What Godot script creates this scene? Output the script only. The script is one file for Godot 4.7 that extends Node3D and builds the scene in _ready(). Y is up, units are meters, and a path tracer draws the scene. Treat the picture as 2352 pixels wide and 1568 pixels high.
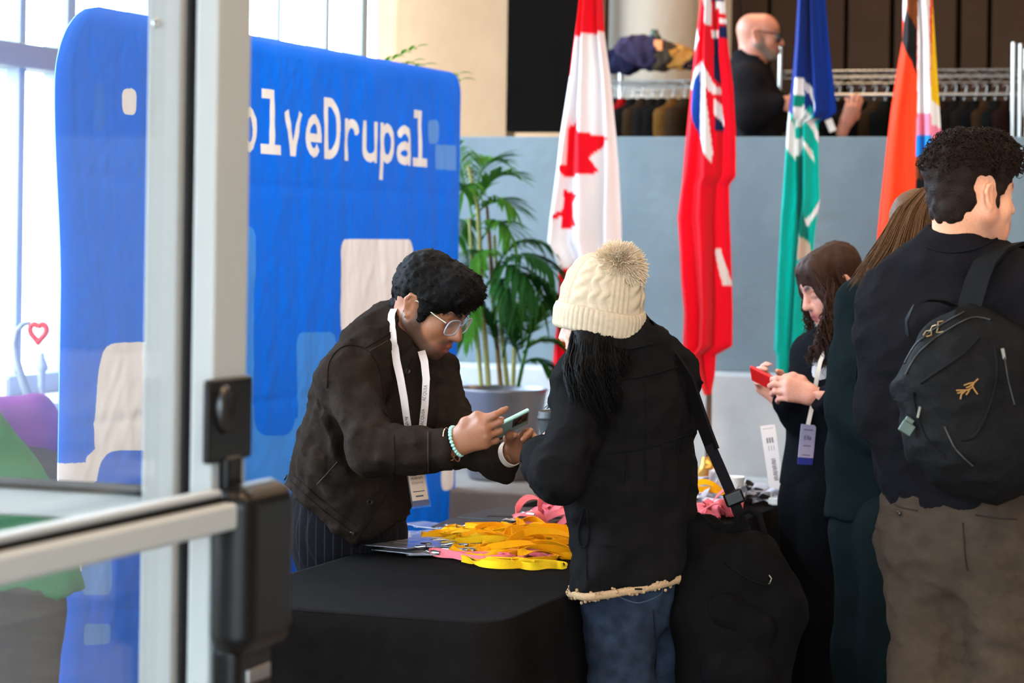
extends Node3D
# A registration desk in a bright lobby. Metres, y up. The room's axes are turned 20 degrees against the camera's.

const FOCAL := 5550.0        # focal length in pixels of a 2352 x 1568 frame
const ROLL := 0.015
const HORIZON := -247.0
const EYE := 1.6
const TURN := deg_to_rad(20.0)

var M := {}                  # materials
var taken := {}              # names in use
var rng := RandomNumberGenerator.new()
var fold_noise := FastNoiseLite.new()
var t0 := 0

# ---------------------------------------------------------------- places
# the point at distance d that is seen in the frame at (px, py)
func at(px: float, py: float, d: float) -> Vector3:
	var dx := px - 1176.0
	var dy := py - 784.0
	var u := dx * cos(ROLL) + dy * sin(ROLL)
	var v := dy * cos(ROLL) - dx * sin(ROLL)
	return Vector3(u / FOCAL * d, EYE - (v - HORIZON) / FOCAL * d, -d)

# the room's own axes: a to the right along the entrance wall, b into the depth along the windows
func room(a: float, y: float, b: float) -> Vector3:
	return Vector3(a * cos(TURN) + b * sin(TURN), y, a * sin(TURN) - b * cos(TURN))

func room_basis() -> Basis:
	return Basis(Vector3(cos(TURN), 0, sin(TURN)), Vector3.UP, Vector3(-sin(TURN), 0, cos(TURN)))

# where the sight line through a pixel meets the room plane a = const / b = const / y = const
func on_a(px: float, py: float, a: float) -> Vector3:
	var q := at(px, py, 1.0) - Vector3(0, EYE, 0)
	var n := Vector3(cos(TURN), 0, sin(TURN))
	return Vector3(0, EYE, 0) + q * (a / q.dot(n))
func on_b(px: float, py: float, b: float) -> Vector3:
	var q := at(px, py, 1.0) - Vector3(0, EYE, 0)
	var n := Vector3(sin(TURN), 0, -cos(TURN))
	return Vector3(0, EYE, 0) + q * (b / q.dot(n))
func on_y(px: float, py: float, y: float) -> Vector3:
	var q := at(px, py, 1.0) - Vector3(0, EYE, 0)
	return Vector3(0, EYE, 0) + q * ((y - EYE) / q.y)
func a_of(p: Vector3) -> float:
	return p.x * cos(TURN) + p.z * sin(TURN)
func b_of(p: Vector3) -> float:
	return p.x * sin(TURN) - p.z * cos(TURN)

# ---------------------------------------------------------------- mesh builder
class MB:
	var v := PackedVector3Array()
	var n := PackedVector3Array()
	var uv := PackedVector2Array()
	var c := PackedColorArray()
	var i := PackedInt32Array()
	var tint := Color.WHITE

	func vert(p: Vector3, nn: Vector3, t := Vector2.ZERO) -> int:
		v.append(p); n.append(nn); uv.append(t); c.append(tint)
		return v.size() - 1
	func quad(a: int, b: int, cc: int, d: int) -> void:
		i.append_array([a, b, cc, a, cc, d])
	# flat polygon, fan
	func face(pts: Array, nn: Vector3) -> void:
		var s := v.size()
		for p in pts: vert(p, nn)
		for k in range(1, pts.size() - 1): i.append_array([s, s + k, s + k + 1])
	# grid of points g[r][c]; smooth normals
	func grid(g: Array, close_u := false, flip := false, uvs: Array = []) -> void:
		var rows := g.size()
		var cols: int = g[0].size()
		var s := v.size()
		for r in rows:
			for q in cols:
				var ql: int = q - 1 if q > 0 else (cols - 1 if close_u else 0)
				var qr: int = q + 1 if q < cols - 1 else (0 if close_u else cols - 1)
				var du: Vector3 = g[r][qr] - g[r][ql]
				var dv: Vector3 = g[mini(r + 1, rows - 1)][q] - g[maxi(r - 1, 0)][q]
				var nn := du.cross(dv).normalized()
				if nn == Vector3.ZERO: nn = Vector3.UP
				vert(g[r][q], -nn if flip else nn, uvs[r][q] if uvs else Vector2(float(q) / maxi(1, cols - 1), float(r) / maxi(1, rows - 1)))
		for r in rows - 1:
			for q in (cols if close_u else cols - 1):
				var q2 := (q + 1) % cols
				quad(s + r * cols + q, s + r * cols + q2, s + (r + 1) * cols + q2, s + (r + 1) * cols + q)
	# rounded box
	func box(at_: Vector3, size: Vector3, r := 0.004, basis := Basis()) -> void:
		var h := size / 2.0
		r = minf(r, minf(h.x, minf(h.y, h.z)) * 0.98)
		var inner := h - Vector3(r, r, r)
		for ax in 3:
			for sg in [-1.0, 1.0]:
				var u := (ax + 1) % 3
				var w := (ax + 2) % 3
				var s := v.size()
				for ju in 4:
					for jw in 4:
						var p := Vector3.ZERO
						p[ax] = sg * h[ax]
						p[u] = [-h[u], -inner[u], inner[u], h[u]][ju]
						p[w] = [-h[w], -inner[w], inner[w], h[w]][jw]
						var q := p.clamp(-inner, inner)
						var nn := (p - q).normalized()
						vert(at_ + basis * (q + nn * r), basis * nn, Vector2(p[u] / size[u] + 0.5, p[w] / size[w] + 0.5))
				for ju in 3:
					for jw in 3:
						quad(s + ju * 4 + jw, s + ju * 4 + jw + 1, s + ju * 4 + jw + 5, s + ju * 4 + jw + 4)
	# tube along points, radii per point (a single one or an array)
	func tube(pts: Array, rad, sides := 8, caps := true, squash := 1.0, side_dir := Vector3.ZERO) -> void:
		var k := pts.size()
		var g := []
		var prev := Vector3.ZERO
		for j in k:
			var dir: Vector3 = (pts[mini(j + 1, k - 1)] - pts[maxi(j - 1, 0)]).normalized()
			var x: Vector3
			if side_dir != Vector3.ZERO: x = (side_dir - dir * side_dir.dot(dir)).normalized()
			elif prev == Vector3.ZERO: x = dir.cross(Vector3.UP if absf(dir.y) < 0.9 else Vector3.RIGHT).normalized()
			else: x = (prev - dir * prev.dot(dir)).normalized()
			prev = x
			var y := dir.cross(x)
			var r: float = rad[j] if rad is Array else rad
			var ring := []
			for q in sides:
				var t := TAU * q / sides
				ring.append(pts[j] + x * cos(t) * r + y * sin(t) * r * squash)
			g.append(ring)
		grid(g, true, true)
		if caps:
			for e in [0, k - 1]:
				var dir2: Vector3 = (pts[0] - pts[1]).normalized() if e == 0 else (pts[k - 1] - pts[k - 2]).normalized()
				face(g[e], dir2)
	# surface of revolution round y; profile of [radius, height]
	func lathe(at_: Vector3, profile: Array, sides := 32, basis := Basis()) -> void:
		var g := []
		for pr in profile:
			var ring := []
			for q in sides:
				var t := TAU * q / sides
				ring.append(at_ + basis * Vector3(pr[0] * cos(t), pr[1], pr[0] * sin(t)))
			g.append(ring)
		grid(g, true, false)
	# polygon (2D, in the plane x,y of the basis) pushed out to both sides of its plane
	func prism(poly: PackedVector2Array, thick: float, place: Transform3D) -> void:
		var tri := Geometry2D.triangulate_polygon(poly)
		for sg in [-0.5, 0.5]:
			var s := v.size()
			for p in poly: vert(place * Vector3(p.x, p.y, thick * sg), place.basis.z * signf(sg))
			for t in tri: i.append(s + t)
		for k in poly.size():
			var a := poly[k]
			var b := poly[(k + 1) % poly.size()]
			var e := (b - a).normalized()
			var nn := place.basis * Vector3(e.y, -e.x, 0)
			if Geometry2D.is_polygon_clockwise(poly): nn = -nn
			var s := v.size()
			for p in [[a, -0.5], [b, -0.5], [b, 0.5], [a, 0.5]]:
				vert(place * Vector3(p[0].x, p[0].y, thick * p[1]), nn)
			quad(s, s + 1, s + 2, s + 3)
	# flat band with thickness; pts centre line, wide the direction across (one or an array)
	func ribbon(pts: Array, wide, width: float, thick := 0.0012) -> void:
		var k := pts.size()
		var g := []
		for j in k:
			var dir: Vector3 = (pts[mini(j + 1, k - 1)] - pts[maxi(j - 1, 0)]).normalized()
			var w: Vector3 = wide[j] if wide is Array else wide
			w = (w - dir * w.dot(dir)).normalized() * width / 2.0
			var up := dir.cross(w).normalized() * thick / 2.0
			g.append([pts[j] + w + up, pts[j] - w + up, pts[j] - w - up, pts[j] + w - up])
		for e in 4:
			var strip := []
			for j in k: strip.append([g[j][e], g[j][(e + 1) % 4]])
			grid(strip, false, true)
		for e in [0, k - 1]:
			face(g[e], (pts[0] - pts[1]).normalized() if e == 0 else (pts[k - 1] - pts[k - 2]).normalized())
	func mesh(origin := Vector3.ZERO) -> ArrayMesh:
		if origin != Vector3.ZERO:
			for k in v.size(): v[k] -= origin
		for k in range(0, i.size(), 3):
			var a := i[k]
			var b := i[k + 1]
			var cc := i[k + 2]
			if (v[b] - v[a]).cross(v[cc] - v[a]).dot(n[a] + n[b] + n[cc]) > 0.0:
				i[k + 1] = cc
				i[k + 2] = b
		var arr := []
		arr.resize(Mesh.ARRAY_MAX)
		arr[Mesh.ARRAY_VERTEX] = v
		arr[Mesh.ARRAY_NORMAL] = n
		arr[Mesh.ARRAY_TEX_UV] = uv
		arr[Mesh.ARRAY_COLOR] = c
		arr[Mesh.ARRAY_INDEX] = i
		var m := ArrayMesh.new()
		m.add_surface_from_arrays(Mesh.PRIMITIVE_TRIANGLES, arr)
		return m

# ---------------------------------------------------------------- nodes
func numbered(called: String) -> String:
	if not taken.has(called):
		taken[called] = 0
		return called
	taken[called] += 1
	return "%s_%03d" % [called, taken[called]]

func thing(called: String, label: String, category: String, where: Vector3, group := "") -> Node3D:
	var o := Node3D.new()
	o.name = numbered(called)
	add_child(o)
	o.position = where
	tag(o, label, category, group)
	return o

func tag(o: Node, label: String, category: String, group := "", kind := "") -> Node:
	if label: o.set_meta("label", label)
	if category: o.set_meta("category", category)
	if group: o.set_meta("group", group)
	if kind: o.set_meta("kind", kind)
	return o

# a part under its thing (or, without a parent, a top-level mesh); the builder's points are in the world
func part(called: String, mb: MB, mat: Material, parent: Node3D = null, label := "") -> MeshInstance3D:
	var origin := parent.global_position if parent else (mb.v[0] if mb.v.size() else Vector3.ZERO)
	var o := MeshInstance3D.new()
	if parent == null:
		var lo := mb.v[0]
		var hi := mb.v[0]
		for p in mb.v:
			lo = lo.min(p)
			hi = hi.max(p)
		origin = Vector3((lo.x + hi.x) / 2, lo.y, (lo.z + hi.z) / 2)
	o.mesh = mb.mesh(origin)
	o.material_override = mat
	if parent:
		o.name = called
		parent.add_child(o, true)
	else:
		o.name = numbered(called)
		add_child(o)
		o.position = origin
	if label: o.set_meta("label", label)
	return o

func structure(called: String, mb: MB, mat: Material, label: String, category: String) -> MeshInstance3D:
	var o := part(called, mb, mat)
	tag(o, label, category, "", "structure")
	return o

# ---------------------------------------------------------------- materials
func noise_tex(freq: float, lo: Color, hi: Color, size := 256, kind := FastNoiseLite.TYPE_SIMPLEX_SMOOTH, octaves := 4, sd := 1) -> NoiseTexture2D:
	var f := FastNoiseLite.new()
	f.noise_type = kind
	f.frequency = freq
	f.fractal_octaves = octaves
	f.seed = sd
	var t := NoiseTexture2D.new()
	t.width = size
	t.height = size
	t.seamless = true
	t.noise = f
	var g := Gradient.new()
	g.set_color(0, lo)
	g.set_color(1, hi)
	t.color_ramp = g
	return t

func bump_tex(freq: float, strength: float, size := 256, kind := FastNoiseLite.TYPE_SIMPLEX_SMOOTH, octaves := 4, sd := 1) -> NoiseTexture2D:
	var t := noise_tex(freq, Color.BLACK, Color.WHITE, size, kind, octaves, sd)
	t.color_ramp = null
	t.as_normal_map = true
	t.bump_strength = strength
	return t

func mat(color: Color, rough := 0.6, metal := 0.0) -> StandardMaterial3D:
	var m := StandardMaterial3D.new()
	m.albedo_color = color
	m.roughness = rough
	m.metallic = metal
	if rough >= 0.7 and metal == 0.0: m.metallic_specular = 0.18
	m.cull_mode = BaseMaterial3D.CULL_DISABLED
	return m

# cloth and the like: weave by a normal texture, creases by relief, mottled colour; one tile is 1/scale metres
func cloth(color: Color, rough := 0.9, scale := 3.0, bump := 0.5, vary := 0.14, sheen := 0.0) -> StandardMaterial3D:
	var m := mat(color, rough)
	m.metallic_specular = 0.14
	m.uv1_triplanar = true
	m.uv1_scale = Vector3.ONE * scale
	if not M.has("_weave"): M["_weave"] = bump_tex(0.3, 5.0, 1024, FastNoiseLite.TYPE_SIMPLEX_SMOOTH, 2, 5)
	m.normal_enabled = true
	m.normal_texture = M["_weave"]
	m.normal_scale = bump
	var key := "_mottle%d" % int(vary * 100)
	if not M.has(key): M[key] = noise_tex(0.012, Color(1 - vary, 1 - vary, 1 - vary), Color.WHITE, 512, FastNoiseLite.TYPE_SIMPLEX_SMOOTH, 6, 3)
	m.albedo_texture = M[key]
	if sheen > 0.0:
		m.rim_enabled = true
		m.rim = sheen
		m.rim_tint = 0.6
	return m

# the same with a relief of soft creases
func creased(m: StandardMaterial3D, depth: float) -> StandardMaterial3D:
	if not M.has("_crease"):
		var f := FastNoiseLite.new()
		f.noise_type = FastNoiseLite.TYPE_SIMPLEX_SMOOTH
		f.frequency = 0.006
		f.fractal_type = FastNoiseLite.FRACTAL_RIDGED
		f.fractal_octaves = 3
		f.fractal_gain = 0.4
		f.domain_warp_enabled = true
		f.domain_warp_amplitude = 40.0
		f.domain_warp_frequency = 0.008
		f.seed = 8
		var t := NoiseTexture2D.new()
		t.width = 1024
		t.height = 1024
		t.seamless = true
		t.noise = f
		M["_crease"] = t
	m.heightmap_enabled = true
	m.heightmap_texture = M["_crease"]
	m.heightmap_scale = depth
	return m

func tinted(m: StandardMaterial3D) -> StandardMaterial3D:
	m.vertex_color_use_as_albedo = true
	return m

func glass(alpha := 0.004) -> StandardMaterial3D:
	var m := mat(Color(0.9, 0.97, 0.95, alpha), 0.02)
	m.transparency = BaseMaterial3D.TRANSPARENCY_ALPHA
	return m

# ---------------------------------------------------------------- soft bodies
# A Body is a set of tapered capsules (and cuts) joined by a smooth minimum and meshed as surface nets.
class Prim:
	var a: Vector3
	var ba: Vector3
	var inv: float
	var ra: float
	var dr: float
	var ax: Vector3
	var sq := 1.0
	var k: float
	var cut := 0           # 0 added, 1 taken away, 2 plane cut (a, ax, radius ra)
	var col: Color

class Body:
	var prims: Array[Prim] = []
	var k := 0.03
	var col := Color(0.5, 0.5, 0.5)
	var tf := Transform3D()
	var sc := 1.0
	var noise: FastNoiseLite
	var amp := 0.0
	var stretch := Vector3.ONE
	var amp2 := 0.0
	var stretch2 := Vector3.ONE

	func cap(a: Vector3, b: Vector3, ra: float, rb: float, ax := Vector3.ZERO, sq := 1.0, kk := -1.0) -> Prim:
		var p := Prim.new()
		p.a = tf * a
		var bb := tf * b
		p.ra = ra * sc
		p.dr = (rb - ra) * sc
		p.k = (kk if kk >= 0.0 else k) * sc
		p.col = col
		p.ba = bb - p.a
		if ax != Vector3.ZERO:
			p.ax = (tf.basis * ax).normalized()
			p.sq = sq
			p.ba += p.ax * (p.ba.dot(p.ax) * (sq - 1.0))
		p.inv = 1.0 / maxf(p.ba.length_squared(), 1e-9)
		prims.append(p)
		return p
	func ball(a: Vector3, r: float, ax := Vector3.ZERO, sq := 1.0, kk := -1.0) -> Prim:
		return cap(a, a, r, r, ax, sq, kk)
	func chain(pts: Array, rads: Array, ax := Vector3.ZERO, sq := 1.0, kk := -1.0) -> void:
		for j in pts.size() - 1: cap(pts[j], pts[j + 1], rads[j], rads[j + 1], ax, sq, kk)
	func minus(a: Vector3, b: Vector3, ra: float, rb: float, kk := 0.004) -> Prim:
		var p := cap(a, b, ra, rb, Vector3.ZERO, 1.0, kk)
		p.cut = 1
		return p
	# everything within reach of p on the side the normal points to is cut off
	func slice(p0: Vector3, nn: Vector3, reach: float) -> void:
		var p := ball(p0, reach)
		p.ax = (tf.basis * nn).normalized()
		p.cut = 2

	# the prims laid out flat, for speed
	var PA := PackedVector3Array()
	var PB := PackedVector3Array()
	var PX := PackedVector3Array()
	var PI_ := PackedFloat32Array()
	var PR := PackedFloat32Array()
	var PD := PackedFloat32Array()
	var PS := PackedFloat32Array()
	var PK := PackedFloat32Array()
	var PC := PackedInt32Array()
	var ALL := PackedInt32Array()
	func pack() -> void:
		if ALL.size() == prims.size(): return
		for a in [PA, PB, PX, PI_, PR, PD, PS, PK, PC, ALL]: a.clear()
		for j in prims.size():
			var p := prims[j]
			PA.append(p.a); PB.append(p.ba); PX.append(p.ax); PI_.append(p.inv); PR.append(p.ra)
			PD.append(p.dr); PS.append(p.sq); PK.append(p.k); PC.append(p.cut); ALL.append(j)

	func one(j: int, x: Vector3) -> float:
		var pa: Vector3 = x - PA[j]
		if PC[j] == 2:
			return maxf(-pa.dot(PX[j]), pa.length() - PR[j])
		var sq_ := PS[j]
		if sq_ != 1.0:
			var ax_ := PX[j]
			pa += ax_ * (pa.dot(ax_) * (sq_ - 1.0))
		var ba_ := PB[j]
		var h := clampf(pa.dot(ba_) * PI_[j], 0.0, 1.0)
		return (pa - ba_ * h).length() - PR[j] - PD[j] * h

	func field(x: Vector3, list: PackedInt32Array) -> float:
		var d := 1e9
		for j in list:
			var pa: Vector3 = x - PA[j]
			var c_ := PC[j]
			var di: float
			if c_ == 2:
				di = maxf(-pa.dot(PX[j]), pa.length() - PR[j])
				d = maxf(d, -di)
				continue
			var sq_ := PS[j]
			if sq_ != 1.0:
				var ax_ := PX[j]
				pa += ax_ * (pa.dot(ax_) * (sq_ - 1.0))
			var ba_ := PB[j]
			var h := clampf(pa.dot(ba_) * PI_[j], 0.0, 1.0)
			di = (pa - ba_ * h).length() - PR[j] - PD[j] * h
			var k_ := PK[j]
			if c_ == 1:
				if k_ > 0.0:
					var h2 := maxf(k_ - absf(-di - d), 0.0) / k_
					d = maxf(d, -di) + h2 * h2 * k_ * 0.25
				else: d = maxf(d, -di)
			elif k_ > 0.0:
				var g := k_ - absf(d - di)
				d = minf(d, di)
				if g > 0.0: d -= g * g / k_ * 0.25
			else: d = minf(d, di)
		if amp > 0.0: d += amp * noise.get_noise_3dv(x * stretch)
		if amp2 > 0.0:
			var rd := 1.0 - absf(noise.get_noise_3dv(x * stretch2 + Vector3(31, 7, 3)))
			d -= amp2 * rd * rd * rd * rd
		return d

	func bounds() -> AABB:
		var lo := Vector3.ONE * 1e9
		var hi := -lo
		for p in prims:
			if p.cut: continue
			var r := maxf(p.ra, p.ra + p.dr) / minf(p.sq, 1.0) + amp + 0.01
			var ba := p.ba
			if p.sq != 1.0: ba += p.ax * (ba.dot(p.ax) * (1.0 / p.sq - 1.0))
			lo = lo.min(p.a.min(p.a + ba) - Vector3.ONE * r)
			hi = hi.max(p.a.max(p.a + ba) + Vector3.ONE * r)
		return AABB(lo, hi - lo)

	# first point of the surface on the ray
	func hit(from: Vector3, dir: Vector3, start := 0.0, reach := 14.0) -> Vector3:
		pack()
		var t := start
		for j in 220:
			var d := field(from + dir * t, ALL)
			if d < 0.0006: return from + dir * t
			t += clampf(d * 0.7, 0.0008, 0.3)
			if t > reach: break
		return Vector3.INF
	func normal_at(x: Vector3) -> Vector3:
		pack()
		var e := 0.003
		return Vector3(field(x + Vector3(e, 0, 0), ALL) - field(x - Vector3(e, 0, 0), ALL), field(x + Vector3(0, e, 0), ALL) - field(x - Vector3(0, e, 0), ALL), field(x + Vector3(0, 0, e), ALL) - field(x - Vector3(0, 0, e), ALL)).normalized()

	func build(cell: float, mb: MB) -> void:
		const B := 5
		pack()
		var box := bounds()
		var o := box.position - Vector3.ONE * cell * 1.5
		var nb := Vector3i((box.size / (cell * B)).ceil()) + Vector3i.ONE
		var half := cell * B * 0.5
		var diag := half * 1.7321
		var cells := {}
		var ex := PackedInt32Array()
		var big: int = nb.x * B + 4
		var bigy: int = nb.y * B + 4
		var many := false
		for p in prims:
			if p.col != prims[0].col and p.cut == 0: many = true
		var base := mb.v.size()
		var np := prims.size()
		var ds := PackedFloat32Array()
		ds.resize(np)
		var vals := PackedFloat32Array()
		vals.resize((B + 1) * (B + 1) * (B + 1))
		const S1 := B + 1
		const S2 := (B + 1) * (B + 1)
		var corner := PackedInt32Array([0, 1, S1, S1 + 1, S2, S2 + 1, S2 + S1, S2 + S1 + 1])
		var ends := [[0, 1], [2, 3], [4, 5], [6, 7], [0, 2], [1, 3], [4, 6], [5, 7], [0, 4], [1, 5], [2, 6], [3, 7]]
		for bz in nb.z:
			for by in nb.y:
				for bx in nb.x:
					var org := o + Vector3(bx, by, bz) * (cell * B)
					var mid := org + Vector3.ONE * half
					var least := 1e9
					for j in np:
						var di := one(j, mid)
						ds[j] = di
						if PC[j] == 0: least = minf(least, di - PK[j] * 0.25)
					if least > diag + amp: continue
					var list := PackedInt32Array()
					for j in np:
						if PC[j]:
							if ds[j] < diag + PK[j]: list.append(j)
						elif ds[j] < least + 2.0 * diag + 1.25 * PK[j] + 0.002: list.append(j)
					if list.is_empty(): continue
					var dm := field(mid, list)
					if absf(dm) > diag * 1.35 + 0.002 and list.size() == 1: continue
					if dm < -diag * 1.5 - 0.01: continue
					var q := 0
					var neg := 0
					for z in B + 1:
						for y in B + 1:
							for x in B + 1:
								var f := field(org + Vector3(x, y, z) * cell, list)
								vals[q] = f
								if f < 0.0: neg += 1
								q += 1
					if neg == 0 or neg == vals.size(): continue
					for z in B:
						for y in B:
							for x in B:
								var i0 := z * S2 + y * S1 + x
								var inside := 0
								for cc in 8:
									if vals[i0 + corner[cc]] < 0.0: inside += 1
								var gx := bx * B + x
								var gy := by * B + y
								var gz := bz * B + z
								var key := (gz * bigy + gy) * big + gx
								if inside != 0 and inside != 8:
									var sum := Vector3.ZERO
									var cnt := 0
									for e in ends:
										var f0 := vals[i0 + corner[e[0]]]
										var f1 := vals[i0 + corner[e[1]]]
										if (f0 < 0.0) != (f1 < 0.0):
											var t := f0 / (f0 - f1)
											var c0: int = e[0]
											var c1: int = e[1]
											var v0 := Vector3(c0 & 1, (c0 >> 1) & 1, c0 >> 2)
											var v1 := Vector3(c1 & 1, (c1 >> 1) & 1, c1 >> 2)
											sum += v0 + (v1 - v0) * t
											cnt += 1
									var pos := o + (Vector3(gx, gy, gz) + sum / cnt) * cell
									cells[key] = mb.v.size()
									mb.v.append(pos)
									mb.n.append(Vector3.ZERO)
									mb.uv.append(Vector2.ZERO)
									if many: mb.c.append(color_at(pos, list))
									else: mb.c.append(prims[0].col)
								var s0 := vals[i0] < 0.0
								if (vals[i0 + 1] < 0.0) != s0: ex.append_array([key, 0, 1 if s0 else 0])
								if (vals[i0 + S1] < 0.0) != s0: ex.append_array([key, 1, 1 if s0 else 0])
								if (vals[i0 + S2] < 0.0) != s0: ex.append_array([key, 2, 1 if s0 else 0])
		var dxs := [1, big, big * bigy]
		for j in range(0, ex.size(), 3):
			var key := ex[j]
			var axis := ex[j + 1]
			var u: int = dxs[(axis + 1) % 3]
			var w: int = dxs[(axis + 2) % 3]
			var a = cells.get(key)
			var b = cells.get(key - u)
			var c2 = cells.get(key - u - w)
			var d2 = cells.get(key - w)
			if a == null or b == null or c2 == null or d2 == null: continue
			var nn := (mb.v[b] - mb.v[a]).cross(mb.v[c2] - mb.v[a]) + (mb.v[c2] - mb.v[a]).cross(mb.v[d2] - mb.v[a])
			if ex[j + 2] == 0: nn = -nn
			mb.n[a] += nn; mb.n[b] += nn; mb.n[c2] += nn; mb.n[d2] += nn
			mb.i.append_array([a, b, c2, a, c2, d2])
		for j in range(base, mb.v.size()):
			mb.n[j] = mb.n[j].normalized() if mb.n[j].length_squared() > 0.0 else Vector3.UP

	func color_at(x: Vector3, list: PackedInt32Array) -> Color:
		var sum := Color(0, 0, 0, 0)
		var wt := 0.0
		var least := 1e9
		var dd := PackedFloat32Array()
		for j in list:
			var di := one(j, x) if PC[j] == 0 else 1e9
			dd.append(di)
			least = minf(least, di)
		for q in list.size():
			if dd[q] > least + 0.02: continue
			var w := exp(-(dd[q] - least) / 0.0022)
			sum += prims[list[q]].col * w
			wt += w
		sum = sum / wt
		sum.a = 1.0
		return sum

# linear colour of an sRGB value, for vertex colours
func lin(r: float, g: float, b: float) -> Color:
	return Color(r, g, b).srgb_to_linear()

# ---------------------------------------------------------------- camera, sky, lamps
func _ready() -> void:
	t0 = Time.get_ticks_msec()
	rng.seed = 7
	fold_noise.seed = 4
	fold_noise.frequency = 1.0
	fold_noise.noise_type = FastNoiseLite.TYPE_SIMPLEX_SMOOTH
	fold_noise.fractal_octaves = 2

	var lens := CameraAttributesPhysical.new()
	lens.frustum_focal_length = 85.0
	lens.frustum_focus_distance = 5.95
	lens.frustum_near = 0.05
	lens.frustum_far = 200.0
	lens.exposure_aperture = 4.3
	var cam := Camera3D.new()
	cam.name = "camera"
	add_child(cam)
	cam.attributes = lens
	cam.projection = Camera3D.PROJECTION_FRUSTUM
	cam.near = 0.05
	cam.far = 200.0
	cam.size = 2.0 * cam.near * 784.0 / FOCAL
	cam.frustum_offset = Vector2(HORIZON * sin(ROLL), HORIZON * cos(ROLL)) / FOCAL * cam.near
	cam.position = Vector3(0, EYE, 0)
	cam.rotation.z = ROLL
	cam.current = true

	var sky := ProceduralSkyMaterial.new()
	sky.sky_top_color = Color(0.80, 0.90, 1.0)
	sky.sky_horizon_color = Color(0.93, 0.98, 1.0)
	sky.ground_horizon_color = Color(0.90, 0.94, 0.97)
	sky.ground_bottom_color = Color(0.75, 0.78, 0.80)
	sky.sky_energy_multiplier = 5.2
	sky.ground_energy_multiplier = 3.6
	var env := Environment.new()
	env.background_mode = Environment.BG_SKY
	env.sky = Sky.new()
	env.sky.sky_material = sky
	env.tonemap_mode = Environment.TONE_MAPPER_LINEAR
	env.tonemap_exposure = 0.43
	env.sdfgi_enabled = true
	env.ssao_enabled = true
	env.ssil_enabled = true
	var we := WorldEnvironment.new()
	we.name = "world_environment"
	we.environment = env
	add_child(we)

	# recessed ceiling panels of warm light, in rows over the lobby and the gallery
	for p in [[-2.6, 1.6, 16.0], [-0.4, 2.6, 22.0], [1.8, 2.6, 22.0], [-3.0, 7.2, 9.0], [-0.8, 7.2, 14.0], [1.6, 7.2, 14.0], [-3.0, 11.8, 10.0], [-0.6, 11.8, 10.0], [1.6, 11.8, 10.0]]:
		ceiling_lamp(p[0], p[1], p[2], Color(1.0, 0.91, 0.81) if p[1] == 7.2 else Color(1.0, 0.82, 0.62))

	make_materials()
	build_room()
	stage("room")
	build_door()
	build_banner()
	stage("banner")
	build_table()
	build_gallery()
	build_flags()
	stage("flags")
	build_plant()
	build_window_side()
	stage("plants")
	build_man()
	stage("man")
	build_woman()
	stage("woman")
	build_right_people()
	stage("right people")
	build_back_people()
	stage("done")

func stage(s: String) -> void:
	print("%5d ms  %s" % [Time.get_ticks_msec() - t0, s])

const CEILING := 4.6

func ceiling_lamp(a: float, b: float, power: float, tone: Color) -> void:
	if not M.has("lamp"):
		M.lamp = mat(Color(1.0, 0.86, 0.7))
		M.lamp.emission_enabled = true
		M.lamp.emission = Color(1.0, 0.80, 0.58)
		M.lamp.emission_energy_multiplier = 3.0
		M.lamp_rim = mat(Color(0.85, 0.85, 0.84), 0.4)
	var where := room(a, CEILING - 0.03, b)
	var t := thing("ceiling_lamp", "square recessed ceiling lamp giving warm light", "lamp", where, "ceiling lamps over the lobby")
	var f := MB.new()
	for s in [[0.0, 0.33], [0.0, -0.33], [0.33, 0.0], [-0.33, 0.0]]:
		f.box(where + room_basis() * Vector3(s[0], 0.0, s[1]), Vector3(0.7 if s[0] == 0.0 else 0.04, 0.05, 0.7 if s[1] == 0.0 else 0.04), 0.004, room_basis())
	part("frame", f, M.lamp_rim, t)
	var d := MB.new()
	d.box(where + Vector3(0, 0.01, 0), Vector3(0.62, 0.01, 0.62), 0.002, room_basis())
	part("diffuser", d, M.lamp, t)
	var l := AreaLight3D.new()
	l.name = "area_light"
	t.add_child(l, true)
	l.global_transform = Transform3D(Basis(room_basis().x, room_basis().z, -Vector3.UP).orthonormalized(), where - Vector3(0, 0.03, 0))
	l.look_at_from_position(where - Vector3(0, 0.03, 0), where - Vector3(0, 1, 0), room_basis().z)
	l.area_size = Vector2(0.6, 0.6)
	l.light_color = tone
	l.light_energy = power
	l.area_normalize_energy = true
	l.area_range = 30.0
	l.shadow_enabled = true

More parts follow.
